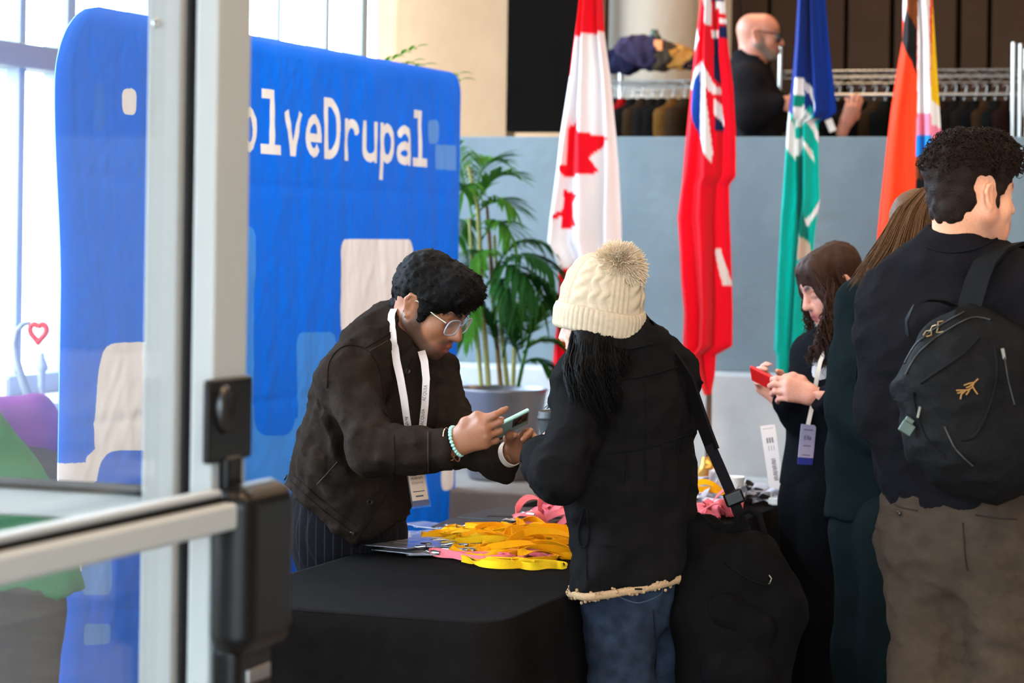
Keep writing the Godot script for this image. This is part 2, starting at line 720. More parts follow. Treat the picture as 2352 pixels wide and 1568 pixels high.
func make_materials() -> void:
	M.wall_grey = rough_wall(Color(0.44, 0.49, 0.51), 0.08)
	M.wall_beige = rough_wall(Color(0.62, 0.50, 0.385), 0.05)
	M.concrete = rough_wall(Color(0.76, 0.765, 0.755), 0.14)
	M.ceiling = rough_wall(Color(0.86, 0.85, 0.83), 0.04)
	M.brown = rough_wall(Color(0.195, 0.138, 0.098), 0.1)
	M.floor = rough_wall(Color(0.56, 0.53, 0.50), 0.2)
	M.floor.roughness = 0.35
	M.black_panel = rough_wall(Color(0.045, 0.034, 0.027), 0.1)
	M.black_panel.metallic_specular = 0.1
	M.alu = mat(Color(0.57, 0.585, 0.575), 0.55, 0.1)
	M.alu_window = mat(Color(0.62, 0.69, 0.70), 0.5, 0.1)
	M.white = rough_wall(Color(0.90, 0.91, 0.91), 0.03)
	M.gasket = mat(Color(0.06, 0.052, 0.055), 0.8)
	M.black_plastic = mat(Color(0.035, 0.032, 0.03), 0.32)
	M.black_plastic.metallic_specular = 0.3
	M.chrome = mat(Color(0.62, 0.62, 0.61), 0.28, 1.0)
	M.brass = mat(Color(0.75, 0.56, 0.28), 0.22, 1.0)
	M.glass = glass()
	M.black_cloth = cloth(Color(0.072, 0.064, 0.062), 0.92, 3.0, 0.8, 0.2)
	M.paper = mat(Color(0.90, 0.89, 0.87), 0.7)
	M.clear = glass(0.02)

func rough_wall(color: Color, vary: float) -> StandardMaterial3D:
	var m := mat(color, 0.8)
	m.uv1_triplanar = true
	m.uv1_world_triplanar = true
	m.uv1_scale = Vector3.ONE * 0.7
	var key := "_wall%d" % int(vary * 100)
	if not M.has(key): M[key] = noise_tex(0.008, Color(1 - vary, 1 - vary, 1 - vary), Color.WHITE, 512, FastNoiseLite.TYPE_SIMPLEX_SMOOTH, 6, 11)
	m.albedo_texture = M[key]
	if not M.has("_plaster"): M["_plaster"] = bump_tex(0.08, 2.0, 256, FastNoiseLite.TYPE_SIMPLEX_SMOOTH, 4, 9)
	m.normal_enabled = true
	m.normal_texture = M["_plaster"]
	m.normal_scale = 0.25
	return m

# a box in room axes: a range, y range, b range
func rbox(mb: MB, a0: float, a1: float, y0: float, y1: float, b0: float, b1: float, r := 0.004) -> void:
	mb.box(room((a0 + a1) / 2, (y0 + y1) / 2, (b0 + b1) / 2), Vector3(a1 - a0, y1 - y0, b1 - b0).abs(), r, room_basis())

# ---------------------------------------------------------------- the room
const WIN_A := -5.2          # the window wall
const PAR_B := 10.5          # the grey parapet of the gallery
const STAGE_Y := 1.0

func build_room() -> void:
	var mb := MB.new()
	rbox(mb, WIN_A - 0.3, 6.2, -0.2, 0.0, -3.2, 16.2)
	structure("floor", mb, M.floor, "grey-brown polished concrete floor of the lobby", "floor")
	mb = MB.new()
	rbox(mb, WIN_A - 0.3, 6.2, CEILING, CEILING + 0.2, -3.2, 16.2)
	structure("ceiling", mb, M.ceiling, "white plaster ceiling high over the lobby", "ceiling")
	mb = MB.new()
	rbox(mb, 6.0, 6.2, 0.0, CEILING, -3.2, 16.2)
	structure("wall_east", mb, M.wall_beige, "plain beige side wall of the lobby", "wall")
	# the glazed entrance front behind us
	mb = MB.new()
	rbox(mb, WIN_A - 0.3, 6.2, 3.8, CEILING, -3.2, -3.0)
	rbox(mb, WIN_A - 0.3, -2.4, 0.0, 3.8, -3.2, -3.0)
	structure("wall_entrance", mb, M.wall_beige, "beige wall over and beside the glazed entrance front", "wall")
	var ef := thing("window_2", "glazed entrance front with pale aluminium posts", "window", room(1.8, 0, -3.1))
	ef.set_meta("kind", "structure")
	for k in 7:
		mb = MB.new()
		rbox(mb, -2.4 + 1.4 * k - 0.04, -2.4 + 1.4 * k + 0.04, 0.0, 3.8, -3.16, -3.04, 0.006)
		part("mullion", mb, M.alu_window, ef)
		if k < 6:
			mb = MB.new()
			rbox(mb, -2.36 + 1.4 * k, -1.04 + 1.4 * k, 0.0, 3.8, -3.105, -3.095, 0.001)
			part("pane", mb, M.glass, ef)

	# window wall: sill wall, mullions, transoms, panes
	mb = MB.new()
	rbox(mb, WIN_A - 0.2, WIN_A, 0.0, 0.86, -3.0, 14.0)
	rbox(mb, WIN_A - 0.2, WIN_A, CEILING - 0.2, CEILING, -3.0, 14.0)
	rbox(mb, WIN_A - 0.2, WIN_A, 0.86, CEILING - 0.2, -3.0, 0.6)
	structure("wall_window", mb, M.white, "white wall under and over the tall windows", "wall")
	mb = MB.new()
	rbox(mb, WIN_A - 0.2, WIN_A + 0.34, 0.86, 0.92, -3.0, 13.6, 0.01)
	structure("trim_1", mb, M.white, "wide white window sill along the glazing", "sill")
	var xs := [[20.0, 60.0, 0.05], [144.0, 160.0, 0.07], [330.0, 345.0, 0.07], [627.0, 634.0, 0.035], [737.0, 747.0, 0.05], [820.0, 836.0, 0.09]]
	var bs: Array[float] = []
	for x in xs: bs.append(b_of(on_a((x[0] + x[1]) / 2.0, 60, WIN_A - 0.05)))
	var near := 0.6
	var posts: Array[float] = []
	while near < bs[0] - 0.9:
		posts.append(near)
		near += 1.5
	var n_post := posts.size()
	posts.append_array(bs)
	posts.append(14.0)
	var w := thing("window_1", "tall white-framed window wall with overcast daylight behind the blue backdrop", "window", room(WIN_A - 0.08, 0.92, 8.0))
	w.set_meta("kind", "structure")
	var tr_lo := on_a(0, 148, WIN_A).y
	var tr_hi := on_a(0, 92, WIN_A).y
	for j in posts.size() - 1:
		mb = MB.new()
		var wd: float = 0.07 if j < n_post else xs[j - n_post][2]
		rbox(mb, WIN_A - 0.14, WIN_A - 0.02, 0.92, CEILING - 0.2, posts[j] - wd / 2, posts[j] + wd / 2, 0.006)
		part("mullion", mb, M.alu_window, w)
		if j + 1 < posts.size():
			mb = MB.new()
			rbox(mb, WIN_A - 0.085, WIN_A - 0.08, 0.92, CEILING - 0.2, posts[j] + wd / 2, posts[j + 1] - 0.03, 0.001)
			part("pane", mb, M.glass, w)
	mb = MB.new()
	rbox(mb, WIN_A - 0.15, WIN_A + 0.02, tr_lo, tr_hi, 0.6, bs[2], 0.006)
	part("transom", mb, M.alu, w)
	mb = MB.new()
	rbox(mb, WIN_A - 0.15, WIN_A + 0.01, 0.92, 1.0, 0.6, 14.0, 0.006)
	part("bottom_rail", mb, M.alu_window, w)

	# beyond the windows: beige wall with the black panel, brown ribbed wall
	mb = MB.new()
	rbox(mb, WIN_A - 0.2, -0.2, 0.0, CEILING, 14.0, 14.2)
	structure("wall_beige", mb, M.wall_beige, "beige plaster wall beside the windows", "wall")
	# jamb: the piece of beige wall that stands forward at the end of the glazing
	var jb := b_of(on_a(940, 60, WIN_A))
	mb = MB.new()
	rbox(mb, WIN_A - 0.2, a_of(on_b(1165, 150, jb)), 0.0, CEILING, jb, jb + 0.15)
	structure("wall_pier", mb, M.wall_beige, "warm beige wall pier at the end of the glazing", "wall")
	mb = MB.new()
	var pa := a_of(on_b(1165, 150, jb - 0.05))
	rbox(mb, pa, a_of(on_b(1378, 150, jb - 0.05)), on_b(1180, 303, jb).y, CEILING, jb - 0.06, jb + 0.1)
	structure("wall_black", mb, M.black_panel, "tall matt black wall panel beside the beige pier", "wall")

	mb = MB.new()
	var r0 := 13.4
	rbox(mb, -3.6, 6.0, 0.0, CEILING, r0 + 0.1, r0 + 0.3)
	var bw := structure("wall_back", mb, M.brown, "dark brown ribbed panel wall behind the coat racks", "wall")
	# its vertical panels
	var a := -3.5
	var k := 0
	while a < 5.8:
		var wd: float = [0.17, 0.24, 0.20, 0.26, 0.15, 0.22][k % 6]
		mb = MB.new()
		rbox(mb, a, a + wd - 0.025, STAGE_Y, CEILING - 0.02, r0 - 0.03 * [0.6, 1.0, 0.4, 0.8][k % 4], r0 + 0.11, 0.006)
		part("panel", mb, M.brown, bw)
		a += wd
		k += 1

	# the gallery: raised floor, concrete seat steps, grey parapet
	mb = MB.new()
	rbox(mb, WIN_A, 6.0, 0.0, STAGE_Y, PAR_B + 0.02, 14.0)
	structure("floor_gallery", mb, M.concrete, "raised concrete floor of the coat gallery", "floor")
	mb = MB.new()
	rbox(mb, -4.35, 6.0, STAGE_Y, 2.05, PAR_B, PAR_B + 0.14, 0.006)
	structure("wall_parapet", mb, M.wall_grey, "blue-grey parapet wall behind the flags", "wall")
	mb = MB.new()
	rbox(mb, -4.75, -4.3, 0.0, 2.05, PAR_B - 0.02, PAR_B + 0.3, 0.006)
	structure("wall_return", mb, rough_wall(Color(0.42, 0.45, 0.475), 0.08), "darker grey end post of the parapet wall behind the palm", "wall")
	mb = MB.new()
	rbox(mb, -4.6, 6.0, 0.0, STAGE_Y, PAR_B - 0.24, PAR_B + 0.02, 0.012)
	structure("trim_2", mb, M.concrete, "pale concrete upper step under the grey parapet", "step")
	mb = MB.new()
	rbox(mb, -3.0, 6.0, 0.0, 0.56, PAR_B - 1.35, PAR_B - 0.24, 0.012)
	structure("trim_3", mb, M.concrete, "pale concrete bench step below the upper step", "step")
	mb = MB.new()
	rbox(mb, -4.6, -3.005, 0.0, 0.56, PAR_B - 1.38, PAR_B - 0.24, 0.012)
	structure("trim_4", mb, rough_wall(Color(0.47, 0.44, 0.41), 0.15), "grey-brown bench block that carries the planter", "step")

	# round column on the gallery
	var c := on_b(1492, 100, 12.85)
	mb = MB.new()
	mb.lathe(Vector3(c.x, 0, c.z), [[0.265, STAGE_Y], [0.265, CEILING]], 40)
	structure("column", mb, rough_wall(Color(0.68, 0.65, 0.60), 0.04), "round off-white column behind the wire shelf", "column")

# ---------------------------------------------------------------- the open glass door
func build_door() -> void:
	# fixed frame along the entrance wall: stile, middle rail, two panes
	var b0 := 3.34
	var a0 := a_of(on_b(327, 800, b0))
	var a1 := a_of(on_b(406, 800, b0))
	var far := -4.3
	var d := thing("door_1", "fixed glazed door frame in pale aluminium with a middle rail", "door", room(a0, 0, b0))
	d.set_meta("kind", "structure")
	var mb := MB.new()
	rbox(mb, a0, a1, 0.0, 3.0, b0, b0 + 0.08, 0.006)
	part("stile", mb, M.alu, d)
	var y1 := on_b(200, 1131, b0).y
	var y0 := on_b(200, 1196, b0).y
	mb = MB.new()
	rbox(mb, far, a0, y0, y1, b0 + 0.006, b0 + 0.075, 0.006)
	part("middle_rail", mb, M.alu, d)
	mb = MB.new()
	rbox(mb, far, a0, y1, y1 + 0.008, b0 + 0.0, b0 + 0.08, 0.001)
	part("gasket", mb, M.gasket, d)
	mb = MB.new()
	rbox(mb, far, a0 + 0.01, y1, 2.85, b0 + 0.034, b0 + 0.042, 0.001)
	part("pane", mb, M.glass, d)
	mb = MB.new()
	rbox(mb, far, a0 + 0.01, 0.1, y0, b0 + 0.034, b0 + 0.042, 0.001)
	part("pane", mb, M.glass, d)
	mb = MB.new()
	rbox(mb, far, a1, 2.85, 3.05, b0, b0 + 0.08, 0.006)
	part("head_rail", mb, M.alu, d)
	mb = MB.new()
	rbox(mb, far, a0, 0.0, 0.12, b0, b0 + 0.08, 0.006)
	part("bottom_rail", mb, M.alu, d)

	# the leaf that stands open towards us, along the depth of the room
	var c0 := at(490, 800, 3.5)
	var la := a_of(c0)
	var lb := b_of(c0)
	var l := thing("door_2", "open glass door leaf with pale stile, push bar and black lock case", "door", room(la, 0, lb))
	l.set_meta("kind", "structure")
	mb = MB.new()
	rbox(mb, la - 0.037, la, 0.0, 2.85, lb, lb + 0.112, 0.006)
	part("stile", mb, M.alu, l)
	mb = MB.new()
	rbox(mb, la - 0.057, la - 0.037, 0.0, 2.85, lb + 0.006, lb + 0.09, 0.003)
	part("gasket", mb, M.gasket, l)
	mb = MB.new()
	rbox(mb, la - 0.052, la - 0.044, 0.1, 2.8, lb - 1.0, lb + 0.03, 0.001)
	part("pane", mb, M.glass, l)
	mb = MB.new()
	rbox(mb, la - 0.06, la, 2.8, 2.9, lb - 1.05, lb + 0.112, 0.006)
	part("head_rail", mb, M.alu, l)
	mb = MB.new()
	rbox(mb, la - 0.06, la, 0.0, 0.12, lb - 1.05, lb + 0.112, 0.006)
	part("bottom_rail", mb, M.alu, l)
	mb = MB.new()
	rbox(mb, la - 0.06, la, 0.0, 2.85, lb - 1.12, lb - 1.0, 0.006)
	part("hinge_stile", mb, M.alu, l)
	# push bar
	var yb := on_a(446, 1202, la + 0.04).y
	mb = MB.new()
	rbox(mb, la + 0.003, la + 0.055, yb - 0.020, yb + 0.019, lb - 1.0, lb - 0.02, 0.007)
	part("push_bar", mb, M.alu, l)
	mb = MB.new()
	rbox(mb, la + 0.0, la + 0.036, yb + 0.019, yb + 0.026, lb - 1.0, lb - 0.02, 0.001)
	part("push_bar_gap", mb, M.gasket, l)
	mb = MB.new()
	rbox(mb, la + 0.003, la + 0.028, yb + 0.026, yb + 0.036, lb - 1.0, lb - 0.02, 0.003)
	part("push_bar_backplate", mb, M.alu, l)
	# lock case, neck and plate
	var top := on_a(560, 1112, la + 0.045).y
	var bot := on_a(560, 1508, la + 0.045).y
	mb = MB.new()
	rbox(mb, la, la + 0.072, bot, top, lb - 0.02, lb + 0.155, 0.034)
	part("lock_case", mb, M.black_plastic, l)
	mb = MB.new()
	rbox(mb, la, la + 0.012, on_a(500, 1060, la).y, on_a(500, 868, la).y, lb - 0.034, lb + 0.110, 0.010)
	var pl := part("lock_plate", mb, M.black_plastic, l)
	mb = MB.new()
	var oc := room(la + 0.016, (on_a(480, 990, la).y + on_a(480, 890, la).y) / 2, lb + 0.010)
	mb.lathe(oc, [[0.0, 0.009], [0.021, 0.0075], [0.026, 0.0], [0.026, -0.006]], 24, Basis(Vector3(0, 1.35, 0), room_basis().x, room_basis().z * 0.8))
	part("key_cylinder", mb, mat(Color(0.03, 0.028, 0.03), 0.35), pl)
	mb = MB.new()
	rbox(mb, la, la + 0.018, top - 0.015, on_a(500, 1060, la).y + 0.008, lb + 0.018, lb + 0.070, 0.008)
	part("neck", mb, M.black_plastic, l)
	mb = MB.new()
	rbox(mb, la, la + 0.045, bot - 0.10, bot + 0.02, lb + 0.0, lb + 0.13, 0.018)
	part("lower_case", mb, M.black_plastic, l)
	mb = MB.new()
	rbox(mb, la + 0.043, la + 0.050, bot - 0.042, bot - 0.020, lb + 0.03, lb + 0.105, 0.003)
	part("latch_plate", mb, M.chrome, l)
	# small screw in the fixed stile
	mb = MB.new()
	mb.lathe(on_b(359, 52, b0 - 0.001), [[0.0, 0.003], [0.006, 0.002], [0.0068, 0.0]], 12, Basis(room_basis().x, room_basis().z, -Vector3.UP))
	part("screw", mb, M.chrome, d)

# ---------------------------------------------------------------- the blue backdrop
const BAN_A := -3.6
const BAN_B0 := 6.04
const BAN_B1 := 9.22
const BAN_Y0 := 0.03
const BAN_Y1 := 2.252

class Print:
	var im: Image
	var org: Vector2          # metres at the image's lower left
	var ppm: float
	# every pixel whose place lies in the polygon
	func fill(poly: PackedVector2Array, col: Color) -> void:
		var lo := poly[0]
		var hi := poly[0]
		for p in poly:
			lo = lo.min(p)
			hi = hi.max(p)
		var x0 := maxi(0, int((lo.x - org.x) * ppm))
		var x1 := mini(im.get_width() - 1, int((hi.x - org.x) * ppm) + 1)
		var y0 := maxi(0, im.get_height() - 1 - int((hi.y - org.y) * ppm) - 1)
		var y1 := mini(im.get_height() - 1, im.get_height() - 1 - int((lo.y - org.y) * ppm) + 1)
		for y in range(y0, y1 + 1):
			var yy := org.y + (im.get_height() - 1 - y + 0.5) / ppm
			# crossings of the row with the outline
			var xs: Array[float] = []
			for k in poly.size():
				var a := poly[k]
				var b := poly[(k + 1) % poly.size()]
				if (a.y > yy) != (b.y > yy): xs.append(a.x + (yy - a.y) / (b.y - a.y) * (b.x - a.x))
			xs.sort()
			for j in range(0, xs.size() - 1, 2):
				var s := clampi(int(round((xs[j] - org.x) * ppm)), 0, im.get_width())
				var e := clampi(int(round((xs[j + 1] - org.x) * ppm)), 0, im.get_width())
				if e > s: im.fill_rect(Rect2i(s, y, e - s, 1), col)
	# a line of even width with square or round ends
	func stroke(pts: Array, width: float, col: Color, round_ends := false) -> void:
		for j in pts.size() - 1:
			var d: Vector2 = (pts[j + 1] - pts[j]).normalized() * width / 2
			var nn := Vector2(-d.y, d.x)
			fill(PackedVector2Array([pts[j] + nn, pts[j + 1] + nn, pts[j + 1] - nn, pts[j] - nn]), col)
			if (j > 0) or round_ends: disc(pts[j], width / 2, col)
			if round_ends: disc(pts[j + 1], width / 2, col)
	func disc(c: Vector2, r: float, col: Color) -> void:
		var poly := PackedVector2Array()
		for k in 14: poly.append(c + Vector2.from_angle(TAU * k / 14) * r)
		fill(poly, col)
	func arc(c: Vector2, rx: float, ry: float, from: float, to: float) -> Array:
		var out := []
		for k in 13: out.append(c + Vector2(cos(lerpf(from, to, k / 12.0)) * rx, sin(lerpf(from, to, k / 12.0)) * ry))
		return out
	# slab-footed monospaced capitals and small letters; o lower left, w cell, h x-height
	func letter(ch: String, o: Vector2, w: float, h: float, col: Color) -> void:
		var t := h * 0.215
		var l := o.x + w * 0.09
		var r := o.x + w * 0.91
		var m := (l + r) / 2
		var up := o.y + h * 1.43
		var xh := o.y + h
		var hw := (r - l) / 2 - t / 2
		match ch:
			"l":
				stroke([Vector2(l, up - t / 2), Vector2(m + t / 2, up - t / 2)], t, col)
				stroke([Vector2(m, up), Vector2(m, o.y)], t * 1.02, col)
				stroke([Vector2(l - w * 0.02, o.y + t / 2), Vector2(r + w * 0.02, o.y + t / 2)], t, col)
			"v":
				stroke([Vector2(l + t * 0.3, xh), Vector2(m, o.y + t * 0.3)], t, col)
				stroke([Vector2(r - t * 0.3, xh), Vector2(m, o.y + t * 0.3)], t, col)
				fill(PackedVector2Array([Vector2(m - t * 0.62, o.y), Vector2(m + t * 0.62, o.y), Vector2(m + t * 0.8, o.y + t), Vector2(m - t * 0.8, o.y + t)]), col)
			"e":
				stroke(arc(Vector2(m, o.y + h / 2), hw, h / 2 - t / 2, 0.0, TAU * 0.89), t, col)
				stroke([Vector2(l + t * 0.4, o.y + h * 0.46), Vector2(r, o.y + h * 0.46)], t * 0.9, col)
			"o":
				stroke(arc(Vector2(m, o.y + h / 2), hw, h / 2 - t / 2, 0.0, TAU * 1.02), t, col)
			"D":
				stroke([Vector2(l + t / 2, up), Vector2(l + t / 2, o.y)], t * 1.05, col)
				var ry := (up - o.y) / 2 - t / 2
				stroke([Vector2(l, up - t / 2)] + arc(Vector2(m - w * 0.1, (up + o.y) / 2), (r - m) + w * 0.1 - t / 2, ry, PI / 2, -PI / 2) + [Vector2(l, o.y + t / 2)], t, col)
			"E":
				stroke([Vector2(l + t / 2, up), Vector2(l + t / 2, o.y)], t, col)
				for y in [up - t / 2, (up + o.y) / 2, o.y + t / 2]: stroke([Vector2(l, y), Vector2(r, y)], t, col)
			"r":
				stroke([Vector2(l + t, xh), Vector2(l + t, o.y)], t, col)
				stroke(arc(Vector2(m + t * 0.35, o.y + h * 0.52), hw * 0.85, h * 0.48 - t / 2, PI * 0.95, PI * 0.12), t, col)
			"u":
				stroke([Vector2(l + t / 2, xh)] + arc(Vector2(m, o.y + h * 0.36), hw, h * 0.36 - t / 2, PI, TAU), t, col)
				stroke([Vector2(r - t / 2, xh), Vector2(r - t / 2, o.y)], t, col)
			"p":
				stroke([Vector2(l + t / 2, xh), Vector2(l + t / 2, o.y - h * 0.40)], t, col)
				stroke(arc(Vector2(m, o.y + h / 2), hw, h / 2 - t / 2, 0, TAU * 1.02), t, col)
			"a":
				stroke([Vector2(r - t / 2, o.y), Vector2(r - t / 2, o.y + h * 0.62)], t, col)
				stroke(arc(Vector2(m, o.y + h * 0.62), hw, h * 0.38 - t / 2, 0.0, PI * 0.86), t, col)
				stroke(arc(Vector2(m, o.y + h * 0.3), hw, h * 0.3 - t / 2, 0, TAU * 1.02), t, col)

func rounded_poly(pts: Array, r: float) -> PackedVector2Array:
	var out := PackedVector2Array()
	for k in pts.size():
		var p: Vector2 = pts[k]
		var q0: Vector2 = (pts[(k + pts.size() - 1) % pts.size()] - p)
		var q1: Vector2 = (pts[(k + 1) % pts.size()] - p)
		var rr := minf(r, minf(q0.length(), q1.length()) * 0.48)
		var a := p + q0.normalized() * rr
		var b := p + q1.normalized() * rr
		for j in 7:
			var t := j / 6.0
			out.append(a.lerp(p, t).lerp(p.lerp(b, t), t))
	return out

func ban(px: float, py: float) -> Vector2:
	var p := on_a(px, py, BAN_A + 0.02)
	return Vector2(b_of(p), p.y)

func build_banner() -> void:
	var pr := Print.new()
	pr.ppm = 560.0
	pr.org = Vector2(BAN_B0 - 0.05, BAN_Y0 - 0.05)
	pr.im = Image.create(int((BAN_B1 - BAN_B0 + 0.1) * pr.ppm), int((BAN_Y1 - BAN_Y0 + 0.1) * pr.ppm), false, Image.FORMAT_RGB8)
	var blue := Color(0.0, 0.44, 0.97)
	var light := Color(0.25, 0.57, 0.97)
	var pale := Color(0.36, 0.60, 0.93)
	var white := Color(0.93, 0.94, 0.96)
	var navy := Color(0.0, 0.30, 0.80)
	pr.im.fill(blue)
	var poly := func(pts: Array, r: float, col: Color) -> void:
		var q := []
		for p in pts: q.append(ban(p[0], p[1]))
		pr.fill(rounded_poly(q, r), col)
	# pale blue fields with a darker pocket
	poly.call([[540, 520], [586, 520], [586, 1330], [540, 1330]], 0.05, light)
	poly.call([[560, 960], [780, 960], [780, 1330], [560, 1330]], 0.02, light)
	poly.call([[681, 763], [768, 762], [800, 1330], [681, 1330]], 0.05, light)
	poly.call([[583, 600], [677, 600], [677, 1000], [583, 1000]], 0.10, blue)
	poly.call([[640, 1140], [905, 1140], [905, 1330], [640, 1330]], 0.05, navy)
	poly.call([[782, 549], [948, 549], [946, 762], [782, 772]], 0.06, white)
	poly.call([[983, 276], [1008, 275], [1008, 329], [983, 331]], 0.03, pale)
	poly.call([[1001, 331], [1046, 335], [1046, 392], [1001, 388]], 0.01, pale)
	poly.call([[1014, 1040], [1042, 1040], [1042, 1122], [1014, 1128]], 0.04, white)
	poly.call([[880, 1000], [948, 1000], [940, 1150], [880, 1156]], 0.07, white)
	poly.call([[280, 203], [309, 203], [309, 265], [280, 263]], 0.03, white)
	poly.call([[217, 190], [238, 190], [238, 303], [217, 303]], 0.03, Color(0.16, 0.47, 0.93))
	# white fields of the other end
	poly.call([[228, 788], [420, 782], [420, 1040], [215, 1070]], 0.10, white)
	poly.call([[120, 1066], [214, 1060], [222, 1300], [120, 1330]], 0.05, white)
	poly.call([[196, 1050], [260, 1000], [260, 1075], [205, 1120]], 0.02, white)
	poly.call([[224, 1034], [420, 1034], [420, 1400], [224, 1400]], 0.12, Color(0.10, 0.42, 0.92))
	poly.call([[182, 1270], [256, 1265], [256, 1366], [182, 1366]], 0.04, pale)
	poly.call([[190, 1432], [250, 1432], [250, 1478], [190, 1482]], 0.02, pale)
	# the writing
	var word := "EvolveDrupal"
	for k in word.length():
		pr.letter(word[k], Vector2(7.330 + 0.1665 * (k - 3), 1.857), 0.1665, 0.154, white)
	var tex := ImageTexture.create_from_image(pr.im)
	M.banner = mat(Color.WHITE, 0.5)
	M.banner.albedo_texture = tex
	M.banner.metallic_specular = 0.22

	var t := thing("fabric_backdrop", "large blue stretch-fabric backdrop with white lettering behind the table", "backdrop", room(BAN_A, 0, (BAN_B0 + BAN_B1) / 2))
	var nb := 300
	var ny := 170
	var size := Vector2(pr.im.get_width(), pr.im.get_height()) / pr.ppm
	for side in [1.0, -1.0]:
		var g := []
		var uvs := []
		for r in ny + 1:
			var y := lerpf(BAN_Y1, BAN_Y0, float(r) / ny)
			var in0 := 0.0
			var in1 := 0.0
			if y > BAN_Y1 - 0.24: in0 = 0.24 - sqrt(maxf(0.0, 0.0576 - pow(y - BAN_Y1 + 0.24, 2)))
			if y > BAN_Y1 - 0.10: in1 = 0.10 - sqrt(maxf(0.0, 0.01 - pow(y - BAN_Y1 + 0.10, 2)))
			in0 += 0.05 * smoothstep(2.0, 1.4, y)
			var row := []
			var urow := []
			for q in nb + 1:
				var s := float(q) / nb
				var b := lerpf(BAN_B0 + in0, BAN_B1 - in1, s)
				var edge := minf(minf(s, 1.0 - s) * 3.2, minf(y - BAN_Y0, BAN_Y1 - y)) / 0.05
				var puff := sqrt(clampf(edge, 0.0, 1.0)) * 0.020
				var w := 0.0
				if side > 0.0:
					# hanging creases, strongest under the top rail, and the fold lines of a folded cloth
					w += 0.0065 * fold_noise.get_noise_2d(b * 4.0, y * 0.8)
					w += 0.0040 * absf(fold_noise.get_noise_2d(b * 7.0 + y * 1.6, y * 1.1 + 40.0))
					w += 0.0032 * absf(fold_noise.get_noise_2d(b * 9.0 - y * 5.0, y * 3.5 + 90.0))
					w += 0.0030 * smoothstep(0.45, 0.0, BAN_Y1 - y) * fold_noise.get_noise_2d(b * 16.0, y * 4.0)
					w -= 0.003 * exp(-pow((y - 1.02) / 0.008, 2.0)) + 0.003 * exp(-pow((y - 1.75) / 0.008, 2.0))
					for fb in [6.55, 7.05, 7.62, 8.1, 8.62, 9.0]: w += 0.0032 * exp(-pow((b - fb - 0.02 * fold_noise.get_noise_1d(y * 3.0 + fb)) / 0.010, 2.0)) * (0.6 + 0.6 * fold_noise.get_noise_1d(y * 2.0 + fb * 7.0))
					w *= 1.35 * clampf(edge * 0.5, 0.0, 1.0)
				row.append(room(BAN_A + side * (puff + w), y, b))
				urow.append(Vector2((b - pr.org.x) / size.x, 1.0 - (y - pr.org.y) / size.y))
			g.append(row)
			uvs.append(urow)
		var mb := MB.new()
		mb.grid(g, false, side < 0.0, uvs)
		part("fabric_front" if side > 0.0 else "fabric_back", mb, M.banner, t)
	var fr := MB.new()
	var path := []
	for p in [[BAN_B0 + 0.12, 0.05], [BAN_B0 + 0.12, 1.4], [BAN_B0 + 0.06, 1.95], [BAN_B0 + 0.12, 2.14], [BAN_B0 + 0.3, 2.215], [BAN_B1 - 0.2, 2.215], [BAN_B1 - 0.05, 2.16], [BAN_B1 - 0.035, 2.0], [BAN_B1 - 0.035, 0.05]]:
		path.append(room(BAN_A, p[1], p[0]))
	fr.tube(path, 0.015, 8)
	part("tube_frame", fr, M.alu, t)
	for b in [BAN_B0 + 0.12, BAN_B1 - 0.05]:
		var ft := MB.new()
		rbox(ft, BAN_A - 0.25, BAN_A + 0.2, 0.0, 0.03, b - 0.03, b + 0.03, 0.006)
		part("foot", ft, M.alu, t)

# ---------------------------------------------------------------- the table
const TOP := 0.76
const TA0 := -2.53
const TA1 := -1.80
const TB0 := 4.87
const TB1 := 7.62

